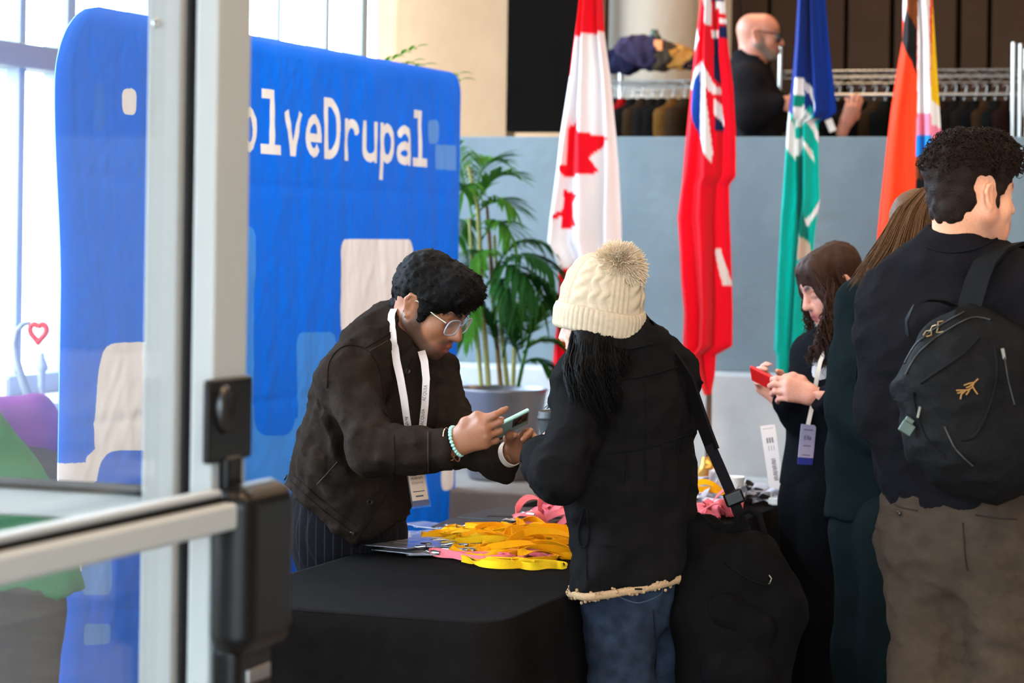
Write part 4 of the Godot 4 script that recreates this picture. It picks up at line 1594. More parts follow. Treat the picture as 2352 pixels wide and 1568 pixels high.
func build_flags() -> void:
	M.flag = tinted(cloth(Color.WHITE, 0.75, 20.0, 0.25, 0.04, 0.15))
	M.flag.backlight_enabled = true
	M.flag.backlight = Color(0.35, 0.35, 0.35)
	M.pole = mat(Color(0.33, 0.20, 0.09), 0.35)
	var red := Color(0.90, 0.075, 0.15)
	var white := Color(0.93, 0.91, 0.91)
	# red and white flag with the maple leaf
	flag("red and white flag with maple leaf hanging beside the palm", [[-330.0, 1345.0, 1368.0], [0.0, 1331.0, 1384.0], [76.0, 1321.0, 1388.0], [178.0, 1308.0, 1402.0], [309.0, 1287.0, 1415.0], [383.0, 1279.0, 1421.0], [500.0, 1263.0, 1427.0], [558.0, 1257.0, 1428.0], [606.0, 1281.0, 1429.0], [700.0, 1284.0, 1430.0], [800.0, 1272.0, 1428.0], [880.0, 1267.0, 1420.0], [912.0, 1280.0, 1400.0]], white, [
		[red, pp([1250, -400, 1450, -400, 1450, 73, 1390, 73, 1322, 88, 1318, 120, 1311, 178, 1290, 178])],
		[red, pp([610, 845, 505, 915, 495, 1060, 482, 1192, 420, 1185, 478, 1280, 720, 1245, 662, 1140, 800, 990, 680, 970, 592, 945, 595, 890], 3.136, 1150)],
		[red, pp([1298, 436, 1339, 449, 1319, 466, 1323, 500, 1341, 522, 1291, 523, 1294, 494, 1275, 508, 1272, 497, 1297, 480])],
		[red, pp([1200, 650, 1281, 626, 1345, 600, 1460, 590, 1460, 1000, 1200, 1000])]],
		[[0.12, 0.05, 0.03], [0.30, 0.08, -0.03], [0.45, 0.10, 0.05], [0.72, 0.07, -0.04], [0.88, 0.07, 0.03]], 1372.0)
	# red ensign
	var z5 := 3.411
	var rows2 := [[-330.0, 1622.0, 1652.0], [0.0, 1609.0, 1665.0], [100.0, 1597.0, 1672.0], [200.0, 1587.0, 1684.0], [300.0, 1577.0, 1690.0], [405.0, 1568.0, 1690.0], [425.0, 1566.0, 1675.0], [500.0, 1556.0, 1676.0], [570.0, 1561.0, 1679.0], [640.0, 1564.0, 1681.0], [720.0, 1571.0, 1683.0], [795.0, 1568.0, 1682.0], [815.0, 1568.0, 1645.0], [860.0, 1588.0, 1642.0], [905.0, 1627.0, 1634.0]]
	var navy := Color(0.10, 0.14, 0.30)
	flag("red ensign flag with blue and white cross hanging on a brass-footed pole", rows2, red, [
		[Color(0.10, 0.25, 0.55), pp([1612, 166, 1597, 185, 1591, 215, 1592, 255, 1600, 288, 1616, 325, 1618, 166])],
		[white, pp([1622, 136, 1599, 165, 1586, 200, 1588, 207, 1593, 207, 1600, 185, 1613, 166, 1613, 300, 1617, 328, 1641, 374, 1643, 350, 1634, 235, 1632, 205, 1645, 218, 1660, 219, 1658, 205, 1645, 195, 1632, 160])],
		[red, pp([1633, 200, 1642, 225, 1644, 262, 1641, 320, 1636, 260])],
		[white, pp([1613, -60, 1640, -60, 1640, 58, 1634, 62, 1628, 50])],
		[white, pp([1601, 66, 1612, 90, 1597, 115, 1590, 110])],
		[white, pp([1644, -40, 1668, -40, 1667, 32, 1656, 32, 1656, 22, 1644, 24])],
		[navy, pp([1640, -400, 1664, -400, 1664, 4, 1640, 4])],
		[white, pp([1656, 46, 1670, 46, 1670, 57, 1656, 57])],
		[navy, pp([1656, 58, 1672, 57, 1674, 92, 1656, 86])],
		[white, pp([1640, 70, 1655, 72, 1654, 90, 1640, 88])],
		[navy, pp([1643, 91, 1655, 91, 1655, 150, 1657, 195, 1645, 183])],
		[white, pp([1645, 225, 1662, 246, 1668, 292, 1645, 262])],
		[navy, pp([1646, 265, 1668, 293, 1667, 300, 1647, 304])],
		[Color(0.86, 0.78, 0.75), pp([1645, 575, 1658, 568, 1682, 652, 1664, 656])]],
		[[0.15, 0.10, 0.02], [0.48, 0.09, 0.05], [0.66, 0.035, -0.07], [0.85, 0.08, 0.0], [0.30, 0.05, -0.015]], 1627.0)
	# blue and green flag
	var teal := Color(0.03, 0.68, 0.62)
	var rows3 := [[-330.0, 1848.0, 1880.0], [0.0, 1832.0, 1896.0], [100.0, 1826.0, 1904.0], [200.0, 1817.0, 1916.0], [258.0, 1811.0, 1921.0], [272.0, 1810.0, 1905.0], [280.0, 1809.0, 1879.0], [380.0, 1802.0, 1881.0], [460.0, 1796.0, 1883.0], [500.0, 1793.0, 1876.0], [580.0, 1789.0, 1867.0], [628.0, 1786.0, 1864.0], [804.0, 1777.0, 1858.0], [815.0, 1783.0, 1856.0], [866.0, 1784.0, 1850.0], [886.0, 1796.0, 1838.0]]
	flag("blue and teal green flag hanging behind the woman with the red phone", rows3, teal, [
		[Color(0.07, 0.17, 0.47), pp([1780, -400, 1960, -400, 1960, 275, 1880, 283, 1862, 240, 1850, 262, 1812, 262, 1805, 258])],
		[white, pp([152, 65, 193, 65, 193, 145, 152, 145], 2.094, 1760, 150)],
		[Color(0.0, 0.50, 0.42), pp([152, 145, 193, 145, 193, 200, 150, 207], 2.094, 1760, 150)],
		[white, pp([150, 207, 193, 197, 193, 280, 150, 303], 2.094, 1760, 150)],
		[white, pp([195, 80, 225, 110, 250, 190, 246, 228, 215, 150, 196, 120], 2.094, 1760, 150)],
		[white, pp([195, 215, 230, 260, 252, 330, 252, 378, 215, 290, 196, 262], 2.094, 1760, 150)],
		[white, pp([95, 220, 112, 222, 145, 282, 150, 360, 190, 338, 188, 372, 152, 462, 110, 388, 90, 370], 2.094, 1760, 150)],
		[white, pp([197, 360, 225, 420, 237, 470, 222, 450, 196, 385], 2.094, 1760, 150)],
		[white, pp([195, 740, 230, 705, 262, 640, 264, 680, 205, 775, 194, 770], 2.094, 1760, 150)],
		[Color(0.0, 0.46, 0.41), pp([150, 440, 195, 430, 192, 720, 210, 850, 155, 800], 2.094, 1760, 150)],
		[Color(0.76, 0.68, 0.61), pp([157, 808, 215, 860, 222, 968, 160, 930], 2.094, 1760, 150)]],
		[[0.20, 0.10, 0.05], [0.50, 0.06, -0.06], [0.62, 0.08, 0.03], [0.85, 0.07, -0.02]], 1845.0)
	# striped pride flag
	var rows4 := [[-330.0, 2090.0, 2128.0], [0.0, 2074.0, 2142.0], [93.0, 2072.0, 2148.0], [143.0, 2063.0, 2151.0], [250.0, 2046.0, 2158.0], [311.0, 2039.0, 2162.0], [393.0, 2030.0, 2165.0], [464.0, 2022.0, 2166.0], [550.0, 2014.0, 2168.0], [700.0, 2004.0, 2170.0], [860.0, 1996.0, 2168.0], [890.0, 2010.0, 2150.0]]
	flag("orange striped pride flag hanging behind the curly-haired man", rows4, Color(0.93, 0.25, 0.13), [
		[white, pp([255, -900, 310, -900, 303, 20, 276, 170, 262, 100], 2.8, 1980)],
		[Color(0.44, 0.22, 0.10), pp([300, -900, 376, -900, 374, 0, 366, 212, 300, 62], 2.8, 1980)],
		[Color(0.10, 0.085, 0.085), pp([300, 62, 366, 200, 362, 500, 332, 400, 256, 262, 272, 150], 2.8, 1980)],
		[white, pp([374, -900, 442, -900, 442, 0, 458, 645, 502, 690, 520, 835, 460, 802, 456, 735, 366, 735], 2.8, 1980)],
		[Color(0.96, 0.76, 0.05), pp([440, -900, 520, -900, 470, 0, 540, 690, 500, 690, 458, 645, 456, 200], 2.8, 1980)],
		[Color(0.93, 0.52, 0.62), pp([364, 735, 456, 735, 460, 802, 530, 835, 530, 960, 462, 945, 455, 868, 358, 868], 2.8, 1980)],
		[Color(0.12, 0.52, 0.82), pp([358, 868, 456, 866, 480, 960, 530, 1000, 530, 1010, 355, 1010], 2.8, 1980)],
		[Color(0.45, 0.24, 0.14), pp([355, 1010, 530, 1010, 530, 1152, 354, 1152], 2.8, 1980)],
		[Color(0.13, 0.12, 0.13), pp([354, 1152, 530, 1152, 530, 1500, 350, 1500], 2.8, 1980)]],
		[[0.25, 0.12, 0.03], [0.63, 0.03, -0.07], [0.8, 0.1, 0.03]], 2110.0)

# ---------------------------------------------------------------- the palm
func frond(t: Node3D, base: Vector3, mid: Vector3, tip: Vector3, leaflet: float, droop: float, m: Material, sd: int) -> void:
	var r := RandomNumberGenerator.new()
	r.seed = sd
	var mb := MB.new()
	var n := 20
	var pts := []
	for k in n + 1:
		var s := float(k) / n
		pts.append(base.lerp(mid, s).lerp(mid.lerp(tip, s), s))
	var rads := []
	for k in n + 1: rads.append(lerpf(0.0055, 0.0012, float(k) / n))
	mb.tube(pts, rads, 5)
	for k in range(4, n + 1):
		var s := float(k) / n
		var dir: Vector3 = (pts[mini(k + 1, n)] - pts[k - 1]).normalized()
		var side := dir.cross(Vector3.UP).normalized()
		if side.length() < 0.1: side = Vector3.RIGHT
		var up := side.cross(dir)
		for sg in [-1.0, 1.0]:
			if k == n and sg > 0.0: continue
			var len := leaflet * (0.55 + 0.6 * sin(PI * clampf(s * 0.95, 0, 1))) * r.randf_range(0.8, 1.1)
			var d0: Vector3 = (side * sg * r.randf_range(0.7, 1.0) + dir * 0.75 + up * r.randf_range(0.1, 0.35)).normalized()
			if k == n: d0 = dir
			var lp := []
			var g := []
			var nn := 5
			for j in nn + 1:
				var q := float(j) / nn
				lp.append(pts[k] + d0 * len * q + Vector3.DOWN * len * droop * q * q)
			var across := d0.cross(Vector3.UP).normalized()
			for j in nn + 1:
				var q := float(j) / nn
				var w := 0.0095 * sin(PI * clampf(0.12 + 0.88 * q, 0, 1)) + 0.0008
				var lift := Vector3.UP * w * 0.35
				g.append([lp[j] - across * w + lift, lp[j], lp[j] + across * w + lift])
			mb.grid(g)
	part("frond", mb, m, t)

func build_plant() -> void:
	var pb := 9.62
	var c := on_b(1150, 1000, pb)
	c.y = 0.56
	var t := thing("potted_palm", "tall leafy palm in a wide silver planter beside the blue backdrop", "plant", c)
	var rim := on_b(1150, 892, pb).y - 0.56
	var mb := MB.new()
	mb.lathe(c, [[0.0, 0.0], [0.125, 0.0], [0.135, 0.01], [0.165, rim * 0.45], [0.192, rim * 0.97], [0.2, rim], [0.192, rim + 0.004], [0.185, rim - 0.02], [0.18, rim - 0.035]], 48)
	var pm := mat(Color(0.46, 0.46, 0.48), 0.36, 0.8)
	part("planter", mb, pm, t)
	mb = MB.new()
	mb.lathe(c, [[0.181, rim - 0.035], [0.1, rim - 0.028], [0.0, rim - 0.024]], 32)
	part("soil", mb, cloth(Color(0.20, 0.14, 0.09), 1.0, 20.0, 1.0, 0.5), t)
	var cane := cloth(Color(0.56, 0.56, 0.34), 0.6, 10.0, 0.3, 0.3)
	var brown := cloth(Color(0.45, 0.36, 0.22), 0.7, 10.0, 0.3, 0.3)
	var g1 := cloth(Color(0.26, 0.46, 0.15), 0.5, 8.0, 0.2, 0.3)
	var g2 := cloth(Color(0.13, 0.30, 0.12), 0.5, 8.0, 0.2, 0.3)
	var g3 := cloth(Color(0.36, 0.60, 0.12), 0.5, 8.0, 0.2, 0.3)
	for m in [g1, g2, g3]:
		m.backlight_enabled = true
		m.backlight = Color(0.4, 0.5, 0.2)
	var canes := [[[1122, 885], [1108, 700], [1098, 480], [1075, 380], 0.012, cane], [[1150, 885], [1135, 720], [1125, 560], [1118, 470], 0.011, brown], [[1165, 885], [1152, 760], [1142, 640], [1135, 540], 0.011, cane], [[1178, 885], [1182, 790], [1190, 720], [1196, 670], 0.010, cane], [[1105, 885], [1095, 760], [1085, 620], [1078, 500], 0.010, cane], [[1190, 888], [1200, 840], [1212, 790], [1222, 750], 0.009, g1]]
	for q in canes:
		var pts := []
		for j in 4: pts.append(on_b(q[j][0], q[j][1], pb + 0.06 * sin(q[0][0])))
		mb = MB.new()
		mb.tube(pts, [q[4], q[4] * 0.95, q[4] * 0.8, q[4] * 0.6], 8)
		part("cane", mb, q[5], t)
	# fronds: base, middle, tip in the frame, depth offsets, leaflet length, droop
	var fr := [
		[[1090, 480], [1130, 385], [1182, 405], 0.0, 0.15, 0.25, g1], [[1090, 470], [1100, 350], [1150, 372], 0.25, 0.15, 0.2, g1], [[1085, 500], [1150, 430], [1180, 480], -0.1, 0.15, 0.4, g1], [[1085, 500], [1060, 380], [1040, 330], 0.1, 0.14, 0.3, g1],
		[[1100, 560], [1150, 470], [1175, 540], -0.15, 0.14, 0.5, g1], [[1085, 470], [1070, 400], [1062, 440], -0.25, 0.12, 0.6, g1], [[1080, 520], [1060, 480], [1050, 560], 0.2, 0.13, 0.6, g1],
		[[1130, 640], [1200, 540], [1268, 620], -0.1, 0.17, 0.7, g2], [[1130, 640], [1180, 560], [1240, 690], -0.2, 0.17, 0.8, g2], [[1135, 620], [1190, 520], [1262, 570], 0.2, 0.16, 0.6, g2], [[1140, 650], [1230, 590], [1275, 700], 0.05, 0.16, 0.8, g2],
		[[1120, 620], [1110, 540], [1080, 610], -0.2, 0.14, 0.6, g1], [[1120, 640], [1090, 580], [1062, 690], 0.0, 0.14, 0.6, g1], [[1135, 660], [1160, 600], [1190, 720], -0.25, 0.13, 0.8, g2], [[1100, 700], [1090, 640], [1070, 780], -0.1, 0.12, 0.6, g1],
		[[1195, 780], [1205, 700], [1195, 660], 0.0, 0.12, 0.15, g3], [[1200, 790], [1240, 740], [1262, 700], -0.05, 0.13, 0.25, g1], [[1200, 810], [1240, 770], [1275, 790], 0.1, 0.13, 0.4, g1], [[1198, 800], [1215, 740], [1232, 690], -0.15, 0.12, 0.2, g1], [[1195, 830], [1180, 770], [1160, 730], -0.1, 0.11, 0.3, g2], [[1198, 840], [1230, 810], [1260, 850], 0.0, 0.10, 0.4, g2],
		[[1140, 800], [1130, 740], [1105, 700], -0.1, 0.10, 0.4, g2], [[1155, 820], [1170, 760], [1165, 690], 0.1, 0.10, 0.4, g2]]
	var k := 0
	for f in fr:
		frond(t, on_b(f[0][0], f[0][1], pb), on_b(f[1][0], f[1][1], pb + f[3] * 0.5), on_b(f[2][0], f[2][1], pb + f[3] * 0.7), f[4], f[5], f[6], 50 + k)
		k += 1
	# the palm that rises behind the backdrop: only its tips show over the top edge
	var bb := 10.3
	var p2 := room(-4.55, 0.0, bb - 1.35)
	var t2 := thing("tall_palm", "bright green palm standing behind the blue backdrop, leaf tips over its edge", "plant", p2)
	mb = MB.new()
	mb.lathe(p2, [[0.0, 0.0], [0.14, 0.0], [0.19, 0.4], [0.2, 0.42], [0.18, 0.42], [0.17, 0.38], [0.0, 0.38]], 32)
	part("planter", mb, pm, t2)
	var crown := Vector3(p2.x, 1.75, p2.z)
	mb = MB.new()
	mb.tube([p2 + Vector3(0, 0.38, 0), p2 + Vector3(0.02, 1.0, 0), crown], [0.03, 0.025, 0.018], 8)
	part("cane", mb, brown, t2)
	for f in [[958, 108, 0.10], [970, 150, 0.12], [950, 140, 0.1], [1056, 168, 0.08], [1062, 182, 0.10], [1000, 260, 0.1]]:
		var tip := at(f[0], f[1], -crown.z)
		frond(t2, crown, crown.lerp(tip, 0.6) + Vector3.UP * 0.1, tip, f[2], 0.3, g3, 90 + f[0])

# ---------------------------------------------------------------- the window side
func build_window_side() -> void:
	# love sculpture on the sill
	var sb := b_of(on_a(65, 870, WIN_A + 0.2))
	var c := on_a(66, 876, WIN_A + 0.2)
	c.y = 0.92
	var k := -c.z / FOCAL                      # metres a pixel there
	var X := (room_basis() * Vector3(0, 0, 1)) * -1.0
	X = Vector3(1, 0, 0)
	var t := thing("heart_sculpture", "small white arched sculpture with a red heart and a figure on the sill", "sculpture", c)
	var mb := MB.new()
	mb.lathe(c, [[0.0, 0.0], [44 * k, 0.0], [46 * k, 0.006], [44 * k, 0.012], [0.0, 0.012]], 36)
	part("base", mb, M.white, t)
	var px := func(x: float, y: float) -> Vector3: return c + Vector3((x - 66) * k, (876 - y) * k, 0)
	mb = MB.new()
	mb.tube([px.call(66, 868), px.call(52, 830), px.call(38, 780), px.call(33, 745), px.call(38, 715), px.call(52, 700), px.call(66, 697), px.call(72, 702)], [0.018, 0.016, 0.013, 0.012, 0.012, 0.011, 0.008, 0.004], 10)
	part("arch", mb, mat(Color(0.46, 0.49, 0.49), 0.5), t)
	mb = MB.new()
	var hp := []
	for j in 33:
		var a := TAU * j / 32.0
		hp.append(px.call(86 + 19.0 * pow(sin(a), 3.0), 718 - (17.0 * cos(a) - 6.0 * cos(2 * a) - 2.4 * cos(3 * a) - 1.2 * cos(4 * a)) * 1.18))
	mb.tube(hp, 0.0115, 8, false)
	part("heart", mb, mat(Color(0.80, 0.10, 0.14), 0.4), t)
	var fg := Body.new()
	fg.k = 0.012
	fg.ball(px.call(95, 770), 6.5 * k)
	fg.chain([px.call(95, 780), px.call(96, 800), px.call(95, 820)], [7.0 * k, 9.0 * k, 6.5 * k])
	fg.chain([px.call(95, 820), px.call(95, 840), px.call(97, 868)], [8.0 * k, 7.0 * k, 5.0 * k])
	fg.chain([px.call(88, 786), px.call(86, 800), px.call(92, 812)], [3.0 * k, 2.8 * k, 2.6 * k])
	fg.chain([px.call(103, 786), px.call(106, 800), px.call(98, 808)], [3.0 * k, 2.8 * k, 2.6 * k])
	mb = MB.new()
	fg.build(0.006, mb)
	part("figure", mb, mat(Color(0.55, 0.58, 0.56), 0.6), t)
	# small white sign box
	mb = MB.new()
	var sp := on_a(6, 880, WIN_A + 0.22)
	sp.y = 0.92 + 0.05
	mb.box(sp, Vector3(0.05, 0.10, 0.03), 0.004, room_basis())
	tag(part("sign_block", mb, M.white), "small white block standing on the sill beside the sculpture", "block")
	# purple chair
	var cd := 9.0
	var ch := thing("lounge_chair", "purple lounge chair with a rounded back under the window sill", "chair", Vector3(at(60, 1000, cd).x, 0, -cd))
	var purple := cloth(Color(0.42, 0.19, 0.40), 0.85, 10.0, 0.5, 0.12, 0.2)
	var bd := Body.new()
	bd.k = 0.05
	bd.chain([at(-60, 945, cd), at(85, 942, cd)], [0.055, 0.055])
	bd.chain([at(85, 945, cd), at(112, 985, cd), at(122, 1130, cd)], [0.055, 0.052, 0.05])
	bd.cap(at(-60, 1030, cd), at(85, 1030, cd), 0.06, 0.06, Vector3.UP, 0.5)
	bd.cap(at(-60, 1120, cd), at(90, 1120, cd), 0.06, 0.06, Vector3.UP, 0.5)
	mb = MB.new()
	bd.build(0.014, mb)
	part("backrest", mb, purple, ch)
	bd = Body.new()
	bd.k = 0.05
	var seat := Vector3(at(20, 1000, cd).x, 0.42, -cd + 0.28)
	bd.cap(seat - Vector3(0.22, 0, 0), seat + Vector3(0.2, 0, 0), 0.09, 0.09, Vector3(0, 0, 1), 0.35)
	mb = MB.new()
	bd.build(0.018, mb)
	part("seat", mb, purple, ch)
	for q in [[-0.22, 0.05], [0.2, 0.05], [-0.22, 0.5], [0.2, 0.5]]:
		mb = MB.new()
		var f := Vector3(seat.x + q[0], 0, -cd + q[1])
		mb.tube([f, f + Vector3(0, 0.36, 0)], 0.014, 8)
		part("leg", mb, M.chrome, ch)
	# dark jacket over the chair
	bd = Body.new()
	bd.noise = fold_noise
	bd.amp = 0.02
	bd.stretch = Vector3(12, 12, 12)
	bd.k = 0.06
	for q in [[60, 1065], [100, 1060], [128, 1090], [90, 1110], [120, 1160], [60, 1140]]: bd.ball(at(q[0], q[1], cd - 0.10), 0.05, Vector3(1, 0, 0), 0.7)
	mb = MB.new()
	bd.build(0.013, mb)
	tag(part("jacket", mb, cloth(Color(0.16, 0.155, 0.175), 0.9, 12.0, 0.6, 0.2)), "dark grey jacket thrown over the purple chair", "jacket")

# ---------------------------------------------------------------- people: heads and hands
func look(forward: Vector3, up := Vector3.UP) -> Basis:
	var z := forward.normalized()
	var x := up.cross(z).normalized()
	return Basis(x, z.cross(x), z)

# head in its own axes: z where the face points, y up, x the person's left; origin between the ears; true size about 0.22 high
func add_head(bd: Body, tf: Transform3D, sc: float, skin: Color, lip: Color, brow: Color, jaw: Color, lids_down := true, male := true) -> void:
	bd.tf = Transform3D(tf.basis * sc, tf.origin)
	bd.sc = sc
	bd.k = 0.022
	bd.col = skin
	bd.cap(Vector3(0, 0.03, -0.03), Vector3(0, 0.036, 0.018), 0.074, 0.071)
	bd.cap(Vector3(0, 0.02, 0.034), Vector3(0, -0.04, 0.046), 0.060, 0.046)
	bd.ball(Vector3(0.032, -0.024, 0.056), 0.029)
	bd.ball(Vector3(-0.032, -0.024, 0.056), 0.029)
	bd.col = jaw
	for s in [-1.0, 1.0]:
		bd.cap(Vector3(0.050 * s, -0.036, 0.004), Vector3(0.020 * s, -0.088, 0.060), 0.022, 0.019)
		bd.cap(Vector3(0.052 * s, 0.0, 0.0), Vector3(0.050 * s, -0.036, 0.004), 0.02, 0.022)
	bd.ball(Vector3(0, -0.093, 0.074), 0.018 if male else 0.015)
	bd.cap(Vector3(-0.012, -0.052, 0.082), Vector3(0.012, -0.052, 0.082), 0.015, 0.015)
	bd.cap(Vector3(-0.012, -0.075, 0.074), Vector3(0.012, -0.075, 0.074), 0.017, 0.017)
	bd.col = skin
	# brow, nose
	bd.k = 0.012
	bd.cap(Vector3(-0.034, 0.024, 0.078), Vector3(-0.012, 0.021, 0.086), 0.011, 0.010)
	bd.cap(Vector3(0.034, 0.024, 0.078), Vector3(0.012, 0.021, 0.086), 0.011, 0.010)
	bd.k = 0.008
	bd.cap(Vector3(0, 0.014, 0.091), Vector3(0, -0.026, 0.110), 0.0080, 0.0120)
	bd.ball(Vector3(0.0105, -0.029, 0.100), 0.0085)
	bd.ball(Vector3(-0.0105, -0.029, 0.100), 0.0085)
	# eyes
	for s in [-1.0, 1.0]:
		bd.minus(Vector3(0.031 * s, 0.005, 0.103), Vector3(0.034 * s, 0.004, 0.099), 0.0145, 0.0145, 0.012)
	for s in [-1.0, 1.0]:
		bd.col = skin.darkened(0.12) if lids_down else Color(0.75, 0.72, 0.70)
		bd.ball(Vector3(0.031 * s, 0.004, 0.0765), 0.0125, Vector3.ZERO, 1.0, 0.003)
		bd.col = Color(0.012, 0.01, 0.008)
		if not lids_down: bd.ball(Vector3(0.031 * s, 0.002, 0.0855), 0.0048, Vector3.ZERO, 1.0, 0.0)
		bd.cap(Vector3(0.021 * s, -0.002 if lids_down else 0.011, 0.0878), Vector3(0.042 * s, -0.003 if lids_down else 0.009, 0.0822), 0.0017, 0.0015, Vector3.ZERO, 1.0, 0.001)
		bd.col = brow
		bd.chain([Vector3(0.013 * s, 0.027, 0.0955), Vector3(0.030 * s, 0.033, 0.0895), Vector3(0.047 * s, 0.028, 0.077)], [0.0042, 0.0045, 0.0025], Vector3.ZERO, 1.0, 0.002)
	# lips
	bd.col = lip
	bd.chain([Vector3(-0.023, -0.0605, 0.088), Vector3(-0.006, -0.0565, 0.1005), Vector3(0.006, -0.0565, 0.1005), Vector3(0.023, -0.0605, 0.088)], [0.003, 0.0058, 0.0058, 0.003], Vector3.ZERO, 1.0, 0.002)
	bd.chain([Vector3(-0.020, -0.0665, 0.087), Vector3(0, -0.0705, 0.0985), Vector3(0.020, -0.0665, 0.087)], [0.003, 0.0072, 0.003], Vector3.ZERO, 1.0, 0.002)
	bd.col = lin(0.16, 0.07, 0.06)
	bd.chain([Vector3(-0.019, -0.0635, 0.091), Vector3(0, -0.0633, 0.1015), Vector3(0.019, -0.0635, 0.091)], [0.0008, 0.0014, 0.0008], Vector3.ZERO, 1.0, 0.0)
	# ears: helix, inner fold, lobe, and the bowl between them
	bd.col = skin
	for s in [-1.0, 1.0]:
		bd.cap(Vector3(0.070 * s, -0.022, -0.003), Vector3(0.073 * s, 0.016, -0.010), 0.0105, 0.0125, Vector3.ZERO, 1.0, 0.006)
		bd.chain([Vector3(0.078 * s, -0.026, -0.004), Vector3(0.083 * s, -0.012, -0.016), Vector3(0.087 * s, 0.010, -0.024), Vector3(0.086 * s, 0.026, -0.018), Vector3(0.081 * s, 0.029, -0.006), Vector3(0.078 * s, 0.018, 0.003)], [0.0075, 0.0050, 0.0050, 0.0048, 0.0045, 0.0040], Vector3.ZERO, 1.0, 0.003)
		bd.chain([Vector3(0.082 * s, -0.014, -0.009), Vector3(0.083 * s, 0.006, -0.013), Vector3(0.082 * s, 0.016, -0.010)], [0.0035, 0.0036, 0.003], Vector3.ZERO, 1.0, 0.003)
		bd.col = skin.darkened(0.25)
		bd.minus(Vector3(0.088 * s, -0.008, -0.003), Vector3(0.088 * s, 0.010, -0.005), 0.0085, 0.0075, 0.003)
		bd.col = skin
	bd.tf = Transform3D()
	bd.sc = 1.0

# hand in its own axes: z to the fingers, y out of the back of the hand, x to the thumb; curls in degrees for each finger
func add_hand(bd: Body, tf: Transform3D, side: float, curls: Array, thumb: Array, skin: Color, sc := 1.0, splay := 0.04) -> void:
	bd.tf = Transform3D(Basis(tf.basis.x * side, tf.basis.y, tf.basis.z) * sc, tf.origin)
	bd.sc = sc
	bd.col = skin
	bd.k = 0.016
	bd.cap(Vector3(0.0, 0, -0.05), Vector3(0, 0, 0.012), 0.0225, 0.0225, Vector3.RIGHT, 0.72)
	var kn := [Vector3(0.030, 0.002, 0.088), Vector3(0.010, 0.006, 0.093), Vector3(-0.0105, 0.004, 0.088), Vector3(-0.029, -0.002, 0.078)]
	var seg := [[0.042, 0.026, 0.020], [0.046, 0.029, 0.021], [0.043, 0.027, 0.020], [0.034, 0.020, 0.018]]
	for f in 4:
		var k: Vector3 = kn[f]
		bd.k = 0.016
		bd.cap(Vector3(k.x * 0.55, 0, 0.012), k, 0.0165, 0.0125)
		bd.k = 0.003
		var p := k
		var ang := 0.0
		var sp := splay * (1.5 - f)
		for j in 3:
			ang += deg_to_rad(curls[f][j])
			var q: Vector3 = p + Vector3(sp, -sin(ang), cos(ang)).normalized() * seg[f][j]
			bd.cap(p, q, [0.0102, 0.0092, 0.0082][j] * (0.9 if f == 3 else 1.0), [0.0092, 0.0082, 0.0070][j] * (0.9 if f == 3 else 1.0), Vector3.ZERO, 1.0, 0.006)
			p = q
	bd.k = 0.012
	var rad := [0.0165, 0.0130, 0.0108, 0.0085]
	for j in thumb.size() - 1: bd.cap(thumb[j], thumb[j + 1], rad[j], rad[j + 1])
	bd.tf = Transform3D()
	bd.sc = 1.0

func ray_from(px: float, py: float) -> Vector3:
	return (at(px, py, 1.0) - Vector3(0, EYE, 0)).normalized()

# the place on a body's surface that is seen at a pixel, lifted a little off it
func skin_point(bd: Body, px: float, py: float, lift: float, fallback: float) -> Vector3:
	var dir := ray_from(px, py)
	var start := (fallback - 0.6) / -dir.z
	var h := bd.hit(Vector3(0, EYE, 0), dir, start, fallback + 0.8)
	if h == Vector3.INF: return at(px, py, fallback)
	return h + bd.normal_at(h) * lift

func along(bd: Body, pix: Array, lift: float, fallback: float, step := 11.0) -> Array:
	var cv := Curve2D.new()
	for k in pix.size():
		var tang := (Vector2(pix[mini(k + 1, pix.size() - 1)][0], pix[mini(k + 1, pix.size() - 1)][1]) - Vector2(pix[maxi(k - 1, 0)][0], pix[maxi(k - 1, 0)][1])) * 0.16
		cv.add_point(Vector2(pix[k][0], pix[k][1]), -tang, tang)
	var len := cv.get_baked_length()
	var n := maxi(2, int(len / step))
	var out := []
	for k in n + 1:
		var q := cv.sample_baked(len * k / n, true)
		out.append(skin_point(bd, q.x, q.y, lift, fallback))
	return out

# a raised seam along pixels on a garment
func seam(bd: Body, pix: Array, r: float, m: Material, parent: Node3D, fallback: float, called := "seam") -> void:
	var mb := MB.new()
	mb.tube(along(bd, pix, r * 0.4, fallback), r, 5)
	part(called, mb, m, parent)

func button(bd: Body, px: float, py: float, r: float, m: Material, parent: Node3D, fallback: float) -> void:
	var h := skin_point(bd, px, py, 0.0, fallback)
	var n := bd.normal_at(h)
	var x := n.cross(Vector3.UP).normalized()
	var mb := MB.new()
	mb.lathe(h, [[0.0, 0.0022], [r * 0.62, 0.0022], [r * 0.75, 0.0034], [r * 0.95, 0.003], [r, 0.0]], 18, Basis(x, n, x.cross(n)))
	part("button", mb, m, parent)

func text_on(s: String, size: float, place: Transform3D, m: Material, parent: Node3D, called := "lettering") -> void:
	var tm := TextMesh.new()
	var f := SystemFont.new()
	f.font_names = PackedStringArray(["Droid Sans"])
	tm.font = f
	tm.text = s
	tm.font_size = 32
	tm.pixel_size = size / 32.0
	tm.depth = 0.0004
	var o := MeshInstance3D.new()
	o.name = called
	o.mesh = tm
	o.material_override = m
	parent.add_child(o, true)
	o.global_transform = place

